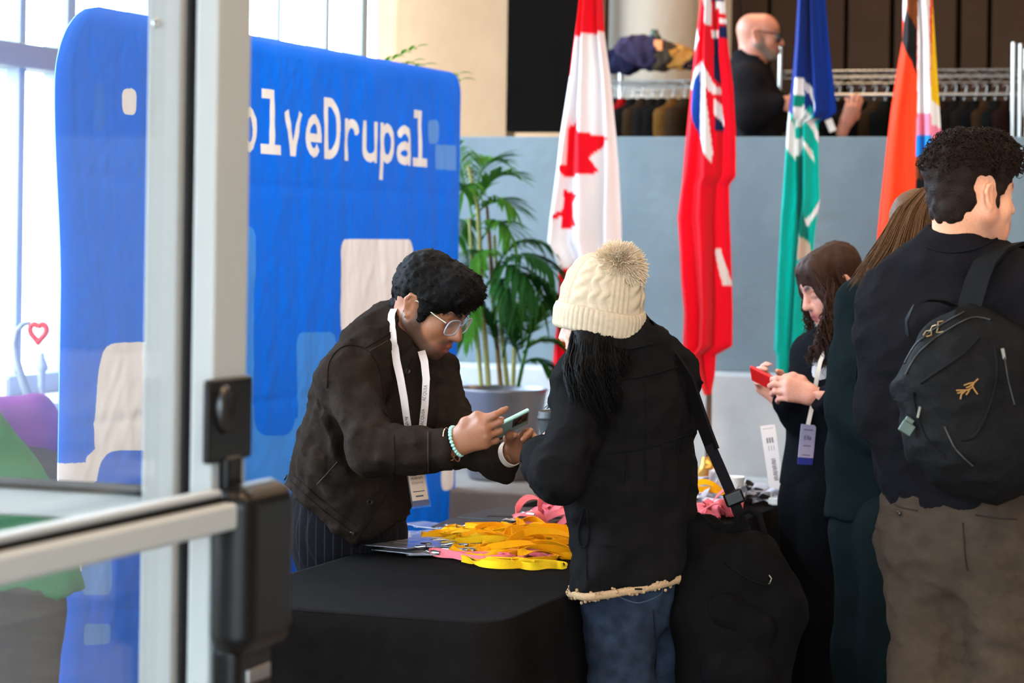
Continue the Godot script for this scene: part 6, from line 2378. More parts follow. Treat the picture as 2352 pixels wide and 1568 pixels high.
# ---------------------------------------------------------------- the woman in the bobble hat
func build_woman() -> void:
	var D := 5.7
	var me := new_person("woman in cream bobble hat and black jacket standing with her back to us", Vector3(at(1465, 1320, D).x, 0, -D))
	var skin := lin(0.84, 0.64, 0.55)
	var fw := Vector3(-0.78, 0, -0.62)
	var sl := Vector3(-0.62, 0, 0.78)
	var hf := Vector3(-0.86, -0.20, -0.40).normalized()
	var hd := Transform3D(look(hf, Vector3(0.10, 1.0, 0.0)), at(1381, 733, 5.68))
	var head := Body.new()
	add_head(head, hd, 0.95, skin, lin(0.7, 0.4, 0.38), lin(0.05, 0.04, 0.04), skin, false, false)
	head.col = skin
	head.k = 0.03
	head.cap(hd * Vector3(0, -0.035, -0.028), at(1436, 815, D), 0.048, 0.055)
	var lsh := at(1340, 872, 5.59)
	var rsh := at(1525, 866, 5.81)
	var lelb := at(1284, 1092, 5.46)
	var lwr := at(1234, 1036, 5.66)
	var relb := at(1520, 1085, 5.88)
	var rwr := at(1440, 1040, 6.02)
	var core := Body.new()
	core.col = skin
	core.k = 0.05
	core.cap(at(1440, 815, D), at(1450, 1090, D), 0.06, 0.09, sl, 0.7)
	core.cap(at(1450, 1090, D), at(1465, 1320, D), 0.09, 0.10, sl, 0.75)
	core.chain([lsh, lelb, lwr], [0.045, 0.036, 0.026])
	core.chain([rsh, relb, rwr], [0.045, 0.036, 0.026])
	core.chain([at(1425, 1370, 5.65), at(1430, 1600, 5.64), Vector3(at(1432, 1700, 5.64).x, 0.08, -5.66)], [0.075, 0.05, 0.035])
	core.chain([at(1525, 1370, 5.78), at(1535, 1600, 5.78), Vector3(at(1535, 1700, 5.78).x, 0.08, -5.8)], [0.075, 0.05, 0.035])
	# left hand round the cup
	var hz := Vector3(0.42, 0.10, -0.90).normalized()
	var hy := Vector3(-0.88, 0.05, -0.40)
	hy = (hy - hz * hy.dot(hz)).normalized()
	var hl := Body.new()
	add_hand(hl, Transform3D(Basis(hy.cross(hz), hy, hz), at(1238, 1036, 5.665)), -1.0, [[20, 35, 25], [24, 38, 25], [28, 40, 25], [30, 40, 25]], [Vector3(0.020, -0.006, 0.016), Vector3(0.046, -0.018, 0.040), Vector3(0.056, -0.034, 0.06), Vector3(0.054, -0.05, 0.08)], skin, 0.9)
	var rz := Vector3(-0.9, 0.1, 0.2).normalized()
	var ry := Vector3(0.1, 0.9, 0.2)
	ry = (ry - rz * ry.dot(rz)).normalized()
	var hr := Body.new()
	add_hand(hr, Transform3D(Basis(ry.cross(rz), ry, rz), rwr), 1.0, [[20, 30, 20], [24, 30, 20], [28, 30, 20], [30, 30, 20]], [Vector3(0.020, -0.006, 0.016), Vector3(0.046, -0.018, 0.040), Vector3(0.056, -0.024, 0.06), Vector3(0.054, -0.03, 0.08)], skin, 0.9)
	skin_part([head, core, hl, hr], [0.0075, 0.024, 0.004, 0.007], me)

	# jacket
	var jk := cloth_body(0.005, Vector3(11, 6, 11), 0.06)
	jk.amp2 = 0.010
	jk.stretch2 = Vector3(6, 10, 6)
	jk.cap(at(1443, 815, D), at(1440, 930, D), 0.070, 0.114, sl, 0.66)
	jk.cap(at(1440, 930, D), at(1446, 1090, D), 0.114, 0.118, sl, 0.66)
	jk.cap(at(1446, 1090, D), at(1472, 1335, D), 0.116, 0.138, sl, 0.70)
	jk.cap(at(1440, 800, D), lsh, 0.065, 0.068)
	jk.cap(at(1440, 800, D), rsh, 0.066, 0.066)
	jk.cap(at(1430, 772, D), at(1440, 815, D), 0.060, 0.066, Vector3.ZERO, 1.0, 0.015)
	jk.chain([lsh, at(1322, 985, 5.52), lelb], [0.062, 0.054, 0.056], Vector3.ZERO, 1.0, 0.03)
	jk.chain([lelb, at(1254, 1064, 5.56), at(1238, 1042, 5.64)], [0.055, 0.046, 0.040], Vector3.ZERO, 1.0, 0.03)
	jk.chain([rsh, relb], [0.064, 0.058])
	jk.chain([relb, rwr], [0.056, 0.045])
	for f in [[[1262, 1060], [1300, 1085]], [[1275, 1040], [1318, 1060]], [[1310, 950], [1335, 985]], [[1300, 1000], [1335, 1025]], [[1240, 1090], [1270, 1120]]]:
		jk.cap(skin_point(jk, f[0][0], f[0][1], -0.002, 5.45), skin_point(jk, f[1][0], f[1][1], -0.001, 5.45), 0.004, 0.010, Vector3.ZERO, 1.0, 0.020)
	jk.slice(at(1463, 1322, D), Vector3(0.17, -1, 0.0), 0.5)
	jk.slice(at(1234, 1036, 5.66), (at(1238, 1042, 5.64) - lelb).normalized(), 0.06)
	jk.minus(hd * Vector3(0, -0.02, 0), at(1432, 785, D), 0.05, 0.054, 0.003)
	var mb := MB.new()
	jk.build(0.0112, mb)
	var wool := creased(cloth(Color(0.076, 0.070, 0.071), 0.95, 3.0, 0.8, 0.2), 0.25)
	var coat_o := part("jacket", mb, wool, me)
	var dark := mat(Color(0.05, 0.047, 0.047), 0.95)
	seam(jk, [[1425, 870], [1470, 866], [1555, 843]], 0.0020, dark, coat_o, 5.6)
	seam(jk, [[1385, 1042], [1480, 1030], [1588, 995]], 0.0022, dark, coat_o, 5.55)
	seam(jk, [[1480, 870], [1484, 940], [1482, 1028]], 0.0016, dark, coat_o, 5.55)
	for q in [[1480, 1035, 1482, 1110], [1520, 1020, 1525, 1095], [1555, 1012, 1562, 1080], [1440, 1040, 1436, 1110]]:
		seam(jk, [[q[0], q[1]], [q[2], q[3]]], 0.0020, dark, coat_o, 5.55)
	seam(jk, [[1342, 1165], [1330, 1215], [1332, 1250], [1346, 1256], [1352, 1225], [1348, 1165], [1342, 1165]], 0.0028, dark, coat_o, 5.52, "pocket")
	seam(jk, [[1346, 1256], [1348, 1330]], 0.0016, dark, coat_o, 5.52)
	seam(jk, [[1385, 790], [1440, 800], [1500, 790]], 0.0035, dark, coat_o, 5.6, "collar_fold")
	# fleece along the hem
	var fl := MB.new()
	var pts := []
	var c := at(1463, 1322, D)
	for k in 73:
		var t := TAU * k / 72.0
		var dir := Vector3(cos(t), 0, sin(t))
		var lift := 0.0
		var o := c + Vector3(0, 0.016, 0)
		var h := jk.hit(o + dir * 0.40 + Vector3(0, 0.17 * dir.x * 0.16, 0), -dir, 0.0, 0.42)
		if h == Vector3.INF: h = o + dir * 0.15
		pts.append(Vector3(h.x - dir.x * 0.004, c.y + 0.17 * (h.x - c.x) - 0.007, h.z - dir.z * 0.004))
	var g := RandomNumberGenerator.new()
	g.seed = 9
	fl.tube(pts, 0.0095, 8, false)
	for k in pts.size() - 1:
		for j in 16:
			var p: Vector3 = pts[k].lerp(pts[k + 1], g.randf()) + Vector3(g.randfn(0, 0.0035), g.randfn(0, 0.005), g.randfn(0, 0.0035))
			var prof := []
			var r := g.randf_range(0.003, 0.0055)
			for q in 4: prof.append([r * sin(PI * q / 3.0), -r * cos(PI * q / 3.0)])
			fl.lathe(p, prof, 5)
	part("fleece_hem", fl, cloth(Color(0.66, 0.54, 0.41), 0.98, 20.0, 0.8, 0.2), coat_o)

	# jeans
	var jn := cloth_body(0.004, Vector3(9, 7, 9), 0.035)
	jn.amp2 = 0.007
	jn.stretch2 = Vector3(8, 16, 8)
	jn.cap(at(1470, 1280, D), at(1472, 1345, D), 0.108, 0.112, sl, 0.76)
	jn.cap(at(1425, 1350, 5.65), at(1430, 1600, 5.64), 0.094, 0.070)
	jn.cap(at(1430, 1600, 5.64), Vector3(at(1432, 1700, 5.64).x, 0.10, -5.66), 0.070, 0.055)
	jn.cap(at(1530, 1350, 5.78), at(1536, 1600, 5.78), 0.092, 0.068)
	jn.cap(at(1536, 1600, 5.78), Vector3(at(1535, 1700, 5.78).x, 0.10, -5.8), 0.068, 0.055)
	for f in [Vector3(at(1432, 1700, 5.64).x, 0.085, -5.66), Vector3(at(1535, 1700, 5.78).x, 0.085, -5.8)]: jn.slice(f, Vector3.DOWN, 0.12)
	mb = MB.new()
	jn.build(0.011, mb)
	var blue := creased(cloth(Color(0.175, 0.21, 0.265), 0.92, 3.0, 0.9, 0.42), 0.25)
	var jo := part("jeans", mb, blue, me)
	var st := mat(Color(0.24, 0.27, 0.31), 0.9)
	seam(jn, [[1412, 1360], [1418, 1368], [1465, 1384], [1515, 1366], [1522, 1350]], 0.0016, st, jo, 5.55, "pocket_stitch")
	seam(jn, [[1584, 1350], [1590, 1362], [1606, 1348]], 0.0016, st, jo, 5.65, "pocket_stitch")
	seam(jn, [[1500, 1400], [1506, 1500], [1504, 1560]], 0.0018, mat(Color(0.07, 0.085, 0.11), 0.9), jo, 5.6)
	for f in [Vector3(at(1432, 1700, 5.64).x, 0.0, -5.66), Vector3(at(1535, 1700, 5.78).x, 0.0, -5.8)]: shoe(me, f, fw, mat(Color(0.07, 0.06, 0.06), 0.6))

	# hat: rolled ribbed cuff, cabled crown, pompom
	var up := Vector3(0.105, 1.0, 0.10).normalized()
	var hx := up.cross(Vector3(-hf.x, 0, -hf.z)).normalized()
	var hb := Basis(hx, up, hx.cross(up))
	var hc := at(1377, 728, 5.68)
	var cream := cloth(Color(0.70, 0.635, 0.54), 0.95, 8.0, 0.6, 0.10)
	var hat := MB.new()
	# crown
	var grid := []
	var nu := 260
	for r in 70:
		var t := r / 69.0
		var hgt := 0.018 + 0.132 * sin(t * PI / 2)
		var rad := 0.0925 * pow(maxf(cos(t * PI / 2), 0.0), 0.52) + 0.002
		var ring := []
		for q in nu:
			var a := TAU * q / nu
			var u := fposmod(a / TAU * 12.0, 1.0)
			var cable := 0.0
			var lane := int(a / TAU * 12.0) % 3
			if lane == 0: cable = 0.0055 * absf(sin(u * PI)) * (0.6 + 0.4 * sin(t * 34.0 + u * 5.0)) 
			elif lane == 1: cable = 0.0028 * absf(sin(u * PI * 4.0))
			else: cable = 0.0045 * absf(sin(u * PI * 2.0 + 0.7 * sin(t * 30.0))) * (0.7 + 0.3 * cos(t * 30.0))
			cable += 0.0006 * sin(a * 130.0) * sin(t * 240.0)
			var rr := rad + cable * minf(1.0, rad / 0.04)
			ring.append(hc + hb * Vector3(cos(a) * rr * 0.94, hgt, sin(a) * rr * 1.06) + up.cross(Vector3.UP) * 0.0 + Vector3(0.018, 0, 0.0) * t * t)
		grid.append(ring)
	hat.grid(grid, true)
	part("hat_crown", hat, cream, me)
	var cuff := MB.new()
	grid = []
	for r in 34:
		var t := r / 33.0
		var a2 := TAU * t
		var ring := []
		for q in 320:
			var a := TAU * q / 320.0
			var rib := 0.0020 * pow(absf(sin(a * 27.0)), 0.6) + 0.0011 * absf(sin(a * 81.0)) 
			var sq := 0.0095
			var rr := 0.0925 + sq * cos(a2) + (rib if cos(a2) > -0.3 else 0.0) + 0.0006 * sin(a2 * 40.0)
			var yy := 0.031 * signf(sin(a2)) * pow(absf(sin(a2)), 0.55)
			ring.append(hc + hb * Vector3(cos(a) * rr * 0.95, yy - 0.003 + 0.004 * sin(a * 2.0 + 1.0), sin(a) * rr * 1.07))
		grid.append(ring)
	cuff.grid(grid, true)
	part("hat_cuff", cuff, cream, me)
	var pom := MB.new()
	var pc := at(1421, 612, 5.65)
	for k in 4200:
		var d := Vector3(g.randfn(0, 1), g.randfn(0, 1), g.randfn(0, 1)).normalized()
		var len := g.randf_range(0.052, 0.074)
		var s := d.cross(Vector3(g.randfn(0, 1), g.randfn(0, 1), g.randfn(0, 1))).normalized()
		var p0 := pc + d * 0.012
		var p1 := pc + d * len * 0.6 + s * 0.005
		var p2 := pc + d * len + s * g.randf_range(-0.012, 0.016) + Vector3(0, -0.008, 0)
		pom.tube([p0, p1, p2], [0.0016, 0.0017, 0.0006], 4, false)
	var ball := []
	for q in 9: ball.append([0.034 * sin(PI * q / 8.0), -0.034 * cos(PI * q / 8.0)])
	pom.lathe(pc, ball, 14)
	part("pompom", pom, mat(Color(0.78, 0.70, 0.59), 0.9), me)

	# long black hair down her back and over the shoulder
	var hair := MB.new()
	var hs := Body.new()
	hs.noise = fold_noise
	hs.amp = 0.004
	hs.stretch = Vector3(60, 6, 60)
	hs.k = 0.03
	hs.cap(at(1360, 778, 5.65), at(1425, 778, 5.67), 0.044, 0.040)
	hs.chain([at(1350, 785, 5.62), at(1345, 860, 5.55), at(1372, 930, 5.54), at(1396, 985, 5.55)], [0.042, 0.044, 0.036, 0.010])
	hs.chain([at(1400, 785, 5.63), at(1398, 850, 5.58), at(1402, 930, 5.56)], [0.038, 0.036, 0.016])
	hs.build(0.008, hair)
	locks(hair, [[at(1322, 762, 5.62), at(1308, 840, 5.52), at(1322, 920, 5.49), at(1362, 1005, 5.49)], [at(1345, 764, 5.60), at(1332, 850, 5.49), at(1350, 925, 5.48), at(1385, 1010, 5.49)], [at(1372, 766, 5.59), at(1362, 850, 5.50), at(1382, 925, 5.49), at(1408, 995, 5.50)], [at(1398, 764, 5.60), at(1398, 840, 5.53), at(1412, 910, 5.52), at(1418, 965, 5.53)], [at(1425, 762, 5.62), at(1425, 820, 5.57), at(1430, 880, 5.55)], [at(1448, 758, 5.63), at(1440, 800, 5.60), at(1438, 850, 5.57)]], 130, 0.011, 0.0011, 0.006, 3)
	locks(hair, [[at(1318, 770, 5.60), at(1305, 850, 5.55), at(1288, 905, 5.57), at(1250, 942, 5.63)]], 60, 0.006, 0.0011, 0.005, 4)
	locks(hair, [[at(1318, 800, 5.60), at(1275, 870, 5.6), at(1262, 905, 5.62), at(1272, 935, 5.62)], [at(1460, 745, 5.66), at(1490, 752, 5.66), at(1505, 790, 5.64)]], 3, 0.006, 0.0006, 0.005, 6)
	part("hair", hair, hair_mat(Color(0.055, 0.048, 0.048), 0.45), me)

	build_cup()
	build_bag()

func build_cup() -> void:
	var c := at(1279, 1052, 5.745)
	var up := Vector3(-0.06, 1, 0.0).normalized()
	var b := Basis(Vector3(1, 0.06, 0).normalized(), up, Vector3(0, 0, 1))
	var o := thing("coffee_cup", "dark teal takeaway cup with a black lid in the woman's hand", "cup", c)
	var mb := MB.new()
	mb.lathe(c, [[0.0, 0.0], [0.028, 0.0], [0.029, 0.003], [0.0405, 0.094], [0.0405, 0.098], [0.0385, 0.098], [0.0, 0.096]], 36, b)
	part("cup_body", mb, mat(Color(0.045, 0.085, 0.10), 0.6), o)
	mb = MB.new()
	mb.lathe(c, [[0.0425, 0.094], [0.0435, 0.097], [0.0435, 0.101], [0.041, 0.103], [0.0395, 0.112], [0.0375, 0.114], [0.035, 0.110], [0.0, 0.109]], 36, b)
	part("lid", mb, mat(Color(0.02, 0.02, 0.023), 0.55), o)

func build_bag() -> void:
	var o := thing("shoulder_bag", "large black shoulder bag hanging at the side of the woman in the bobble hat", "bag", Vector3(at(1690, 1400, 5.6).x, at(1690, 1660, 5.6).y, -5.6))
	var m := cloth(Color(0.052, 0.048, 0.047), 0.9, 3.0, 0.8, 0.3)
	var bd := cloth_body(0.010, Vector3(9, 9, 9), 0.07)
	bd.chain([at(1622, 1235, 5.66), at(1640, 1400, 5.62), at(1650, 1600, 5.62)], [0.055, 0.085, 0.095])
	bd.chain([at(1735, 1275, 5.58), at(1762, 1390, 5.57), at(1720, 1600, 5.58)], [0.055, 0.078, 0.085])
	bd.cap(at(1680, 1330, 5.58), at(1690, 1560, 5.56), 0.085, 0.10)
	var mb := MB.new()
	bd.build(0.012, mb)
	var body := part("bag_body", mb, m, o)
	# front pocket with its open lip
	var fp := cloth_body(0.006, Vector3(10, 10, 10), 0.05)
	fp.cap(at(1665, 1400, 5.50), at(1740, 1440, 5.49), 0.045, 0.045)
	fp.cap(at(1670, 1540, 5.49), at(1730, 1560, 5.48), 0.06, 0.06)
	mb = MB.new()
	fp.build(0.012, mb)
	part("front_pocket", mb, m, o)
	seam(bd, [[1665, 1290], [1690, 1310], [1730, 1335], [1770, 1345]], 0.003, mat(Color(0.03, 0.028, 0.028), 0.9), body, 5.5, "pocket_lip")
	# strap: padded at the shoulder, webbing below
	mb = MB.new()
	var pad := [at(1490, 800, 5.80), at(1520, 806, 5.735), at(1552, 826, 5.705), at(1580, 870, 5.695), at(1598, 925, 5.70), at(1617, 980, 5.695), at(1638, 1035, 5.685)]
	mb.ribbon(pad, Vector3(0.55, 0.0, 0.84), 0.046, 0.007)
	part("shoulder_pad", mb, cloth(Color(0.085, 0.072, 0.075), 0.85, 20.0, 0.9, 0.2), o)
	mb = MB.new()
	mb.ribbon([at(1630, 1020, 5.68), at(1652, 1070, 5.675), at(1678, 1130, 5.66), at(1705, 1200, 5.63), at(1735, 1275, 5.57), at(1762, 1338, 5.525)], Vector3(0.92, 0.2, 0.35), 0.026, 0.004)
	part("strap", mb, mat(Color(0.055, 0.045, 0.055), 0.7), o)
	mb = MB.new()
	var bc := at(1686, 1143, 5.64)
	var bb := Basis(Vector3(0.92, 0.38, 0).normalized(), Vector3(-0.38, 0.92, 0).normalized(), Vector3(0, 0, 1))
	mb.box(bc, Vector3(0.046, 0.034, 0.016), 0.006, bb)
	part("buckle", mb, M.black_plastic, o)
	# grab handles
	mb = MB.new()
	mb.tube([at(1690, 1200, 5.60), at(1700, 1178, 5.60), at(1722, 1170, 5.60), at(1745, 1185, 5.59), at(1755, 1225, 5.58), at(1752, 1262, 5.57)], 0.008, 8)
	part("grab_handle", mb, m, o)
	mb = MB.new()
	mb.ribbon([at(1600, 1185, 5.64), at(1640, 1215, 5.60), at(1690, 1212, 5.60), at(1715, 1195, 5.60)], Vector3(0.1, 1, 0.2), 0.022, 0.006)
	part("grab_handle", mb, m, o)
	# snap hook and leather tag
	mb = MB.new()
	mb.tube([at(1755, 1340, 5.50), at(1768, 1340, 5.49), at(1772, 1328, 5.49), at(1766, 1320, 5.49)], 0.0022, 6)
	mb.tube([at(1762, 1345, 5.50), at(1764, 1365, 5.49), at(1766, 1375, 5.49)], 0.0022, 6)
	part("snap_hook", mb, mat(Color(0.42, 0.39, 0.34), 0.35, 0.9), o)
	mb = MB.new()
	var loop := []
	for k in 17: loop.append(at(1768, 1385, 5.485) + Vector3(cos(TAU * k / 16.0), sin(TAU * k / 16.0), 0) * 0.0095)
	mb.tube(loop, 0.002, 6, false)
	part("ring", mb, mat(Color(0.3, 0.28, 0.26), 0.3, 0.9), o)
	mb = MB.new()
	mb.box(at(1763, 1406, 5.485), Vector3(0.028, 0.034, 0.006), 0.004, Basis(Vector3.FORWARD, 0.1))
	part("leather_tag", mb, mat(Color(0.10, 0.085, 0.075), 0.5), o)
	# something cream sticking out of the pocket
	var cr := Body.new()
	cr.k = 0.02
	cr.chain([at(1714, 1342, 5.52), at(1706, 1318, 5.505), at(1698, 1300, 5.505)], [0.010, 0.010, 0.006], Vector3(0, 0, 1), 1.8)
	mb = MB.new()
	cr.build(0.005, mb)
	tag(part("folded_tissue", mb, mat(Color(0.80, 0.72, 0.58), 0.8)), "cream tissue sticking out of the black shoulder bag", "tissue")

# ---------------------------------------------------------------- the three people at the far end
func build_right_people() -> void:
	build_phone_woman()
	build_green_woman()
	build_backpack_man()

func build_phone_woman() -> void:
	var D := 7.4
	var me := new_person("woman with curly brown hair in a dark blazer looking at a red phone", Vector3(at(1885, 1120, D).x, 0, -D))
	var skin := lin(0.82, 0.58, 0.50)
	var hf := Vector3(-0.86, -0.42, 0.28).normalized()
	var hd := Transform3D(look(hf, Vector3(-0.35, 1, 0.1)), at(1912, 655, D))
	var head := Body.new()
	add_head(head, hd, 0.98, skin, lin(0.65, 0.36, 0.34), lin(0.10, 0.06, 0.045), skin, true, false)
	head.col = skin
	head.k = 0.03
	head.cap(hd * Vector3(0, -0.035, -0.028), at(1915, 775, D + 0.02), 0.046, 0.052)
	var rsh := at(1868, 815, 7.50)
	var lsh := at(1940, 815, 7.26)
	var relb := at(1838, 945, 7.33)
	var rwr := at(1790, 912, 7.27)
	var lelb := at(1948, 950, 7.10)
	var lwr := at(1884, 908, 7.05)
	var sl := (lsh - rsh).normalized()
	var core := Body.new()
	core.col = skin
	core.k = 0.05
	core.cap(at(1912, 790, D), at(1890, 1120, D), 0.06, 0.09, sl, 0.75)
	core.chain([rsh, relb, rwr], [0.042, 0.034, 0.025])
	core.chain([lsh, lelb, lwr], [0.042, 0.034, 0.025])
	core.chain([at(1870, 1150, D), at(1860, 1420, D), Vector3(at(1870, 1600, D).x, 0.08, -D)], [0.07, 0.05, 0.035])
	core.chain([at(1910, 1150, D - 0.12), at(1905, 1420, D - 0.12), Vector3(at(1905, 1600, D).x, 0.08, -D + 0.12)], [0.07, 0.05, 0.035])
	var z1 := Vector3(-0.95, 0.22, 0.05).normalized()
	var y1 := Vector3(0.05, 0.35, 0.93)
	y1 = (y1 - z1 * y1.dot(z1)).normalized()
	var h1 := Body.new()
	add_hand(h1, Transform3D(Basis(y1.cross(z1), y1, z1), at(1868, 908, 7.08)), -1.0, [[25, 45, 25], [30, 50, 25], [34, 50, 25], [38, 50, 25]], [Vector3(0.020, -0.006, 0.016), Vector3(0.045, -0.004, 0.045), Vector3(0.052, -0.006, 0.075), Vector3(0.045, -0.008, 0.10)], skin, 0.9)
	var z2 := Vector3(-0.72, 0.62, -0.1).normalized()
	var y2 := Vector3(-0.3, -0.3, -0.9)
	y2 = (y2 - z2 * y2.dot(z2)).normalized()
	var h2 := Body.new()
	add_hand(h2, Transform3D(Basis(y2.cross(z2), y2, z2), at(1796, 917, 7.295)), 1.0, [[40, 55, 30], [44, 60, 30], [48, 60, 30], [50, 60, 30]], [Vector3(0.020, -0.006, 0.016), Vector3(0.045, -0.02, 0.045), Vector3(0.05, -0.04, 0.06), Vector3(0.04, -0.055, 0.075)], skin, 0.9)
	skin_part([head, core, h1, h2], [0.0055, 0.026, 0.0048, 0.0048], me)
	# blazer
	var jk := cloth_body(0.005, Vector3(9, 6, 9), 0.05)
	jk.cap(at(1910, 815, D), at(1898, 930, D), 0.085, 0.105, sl, 0.72)
	jk.cap(at(1898, 930, D), at(1880, 1130, D), 0.105, 0.115, sl, 0.72)
	jk.cap(at(1912, 800, D), rsh, 0.058, 0.060)
	jk.cap(at(1912, 800, D), lsh, 0.058, 0.060)
	jk.chain([rsh, relb, at(1806, 922, 7.28)], [0.058, 0.054, 0.044])
	jk.chain([lsh, lelb, at(1880, 906, 7.05)], [0.058, 0.054, 0.042])
	jk.slice(at(1880, 1115, D), Vector3.DOWN, 0.4)
	jk.slice(at(1883, 907, 7.05), (lwr - lelb).normalized(), 0.06)
	jk.minus(at(1915, 760, D), at(1893, 860, D - 0.16), 0.045, 0.035, 0.01)
	var mb := MB.new()
	jk.build(0.013, mb)
	part("blazer", mb, cloth(Color(0.060, 0.066, 0.080), 0.95, 3.0, 0.6, 0.2), me)
	# pale top in the neckline
	var tp := Body.new()
	tp.k = 0.03
	tp.cap(at(1902, 835, D - 0.06), at(1895, 870, D - 0.075), 0.05, 0.045)
	mb = MB.new()
	tp.build(0.010, mb)
	part("top", mb, cloth(Color(0.78, 0.74, 0.73), 0.9), me)
	var tr := cloth_body(0.004, Vector3(9, 5, 9), 0.05)
	tr.cap(at(1885, 1085, D), at(1882, 1150, D), 0.105, 0.11, sl, 0.8)
	tr.chain([at(1868, 1150, D), at(1860, 1420, D), Vector3(at(1868, 1600, D).x, 0.09, -D)], [0.10, 0.09, 0.085])
	tr.chain([at(1912, 1150, D - 0.12), at(1906, 1420, D - 0.12), Vector3(at(1908, 1600, D).x, 0.09, -D + 0.12)], [0.10, 0.09, 0.085])
	mb = MB.new()
	tr.build(0.017, mb)
	part("trousers", mb, cloth(Color(0.045, 0.045, 0.055), 0.95, 3.0, 0.6, 0.2), me)
	for f in [Vector3(at(1868, 1600, D).x, 0, -D), Vector3(at(1908, 1600, D).x, 0, -D + 0.12)]: shoe(me, f, Vector3(-1, 0, 0.2), mat(Color(0.05, 0.045, 0.045), 0.5))
	# curly hair
	var hair := MB.new()
	var hs := Body.new()
	hs.noise = fold_noise
	hs.amp = 0.006
	hs.stretch = Vector3(40, 14, 40)
	hs.k = 0.03
	hs.tf = Transform3D(hd.basis * 0.98, hd.origin)
	hs.cap(Vector3(0, 0.045, -0.035), Vector3(0, 0.05, 0.022), 0.082, 0.072)
	for s in [-1.0, 1.0]:
		hs.chain([Vector3(0.045 * s, 0.07, 0.05), Vector3(0.068 * s, 0.0, 0.055), Vector3(0.070 * s, -0.09, 0.05)], [0.026, 0.022, 0.014])
	hs.tf = Transform3D()
	hs.chain([at(1940, 650, D - 0.0), at(1950, 740, D - 0.0), at(1930, 810, D - 0.04)], [0.050, 0.048, 0.02])
	hs.chain([at(1905, 720, D - 0.09), at(1892, 790, D - 0.12), at(1885, 840, D - 0.13)], [0.020, 0.024, 0.010])
	hs.build(0.009, hair)
	locks(hair, [[hd * Vector3(0.05, 0.08, 0.06), at(1912, 690, D - 0.11), at(1905, 760, D - 0.13), at(1900, 835, D - 0.13)], [hd * Vector3(0.06, 0.07, 0.04), at(1925, 700, D - 0.11), at(1930, 770, D - 0.12), at(1912, 850, D - 0.13)], [hd * Vector3(0.07, 0.05, 0.0), at(1955, 690, D - 0.08), at(1960, 770, D - 0.1), at(1940, 830, D - 0.1)]], 60, 0.014, 0.0024, 0.020, 8, 5.0)
	locks(hair, [[hd * Vector3(-0.055, 0.085, 0.06), at(1852, 640, D + 0.07), at(1850, 700, D + 0.08), at(1864, 770, D + 0.05), at(1866, 830, D + 0.02)], [hd * Vector3(-0.06, 0.08, 0.05), at(1856, 660, D + 0.08), at(1856, 730, D + 0.08), at(1868, 800, D + 0.05)]], 24, 0.007, 0.0021, 0.020, 12, 5.5)
	locks(hair, [[at(1905, 640, D - 0.10), at(1903, 700, D - 0.13), at(1886, 770, D - 0.15), at(1892, 850, D - 0.15)], [at(1915, 650, D - 0.11), at(1912, 720, D - 0.14), at(1902, 790, D - 0.16), at(1908, 870, D - 0.15)], [at(1890, 770, D - 0.12), at(1872, 800, D - 0.12), at(1868, 840, D - 0.12)]], 34, 0.010, 0.0022, 0.017, 21, 4.5)
	part("hair", hair, hair_mat(Color(0.27, 0.175, 0.125), 0.5), me)
	# lanyard and badge
	var ly := thing("neck_lanyard", "cream neck lanyard with a blue-edged badge on the woman with the red phone", "lanyard", at(1853, 1070, D - 0.14))
	mb = MB.new()
	mb.ribbon([at(1897, 800, D - 0.16), at(1884, 830, D - 0.17), at(1876, 870, D - 0.18), at(1866, 930, D - 0.15), at(1856, 975, D - 0.14)], Vector3(0.9, 0.2, 0.4), 0.013, 0.0012)
	part("strap", mb, mat(Color(0.78, 0.72, 0.66), 0.7), ly)
	var bc := at(1853, 1022, D - 0.14)
	var bb := Basis(Vector3.FORWARD, 0.08) * Basis(Vector3.UP, 0.3)
	mb = MB.new()
	mb.box(bc + bb.y * 0.012, Vector3(0.050, 0.100, 0.002), 0.0008, bb)
	var card := part("badge_card", mb, mat(Color(0.66, 0.63, 0.74), 0.5), ly)
	mb = MB.new()
	mb.box(bc - bb.y * 0.048, Vector3(0.050, 0.022, 0.002), 0.0008, bb)
	part("badge_foot", mb, mat(Color(0.08, 0.15, 0.52), 0.5), card)
	text_on("Ella", 0.016, Transform3D(bb, bc + bb.y * 0.022 + bb.z * 0.002), mat(Color(0.2, 0.19, 0.26), 0.7), card)
	for k in 3:
		mb = MB.new()
		mb.box(bc + bb.y * (0.046 - 0.028 * k - (0.02 if k > 0 else 0.0)) + bb.z * 0.0014, Vector3([0.03, 0.024, 0.028][k], 0.003, 0.0004), 0.0001, bb)
		part("print_line", mb, mat(Color(0.42, 0.40, 0.50), 0.7), card)
	var pc := at(1774, 880, 7.16)
	var L := Vector3(-0.80, 0.38, -0.46).normalized()
	var N := Vector3(-0.25, -0.80, 0.55)
	N = (N - L * N.dot(L)).normalized()
	phone(pc, Basis(N.cross(L), L, N), Color(0.85, 0.06, 0.07), "bright red phone held by the curly-haired woman", false)

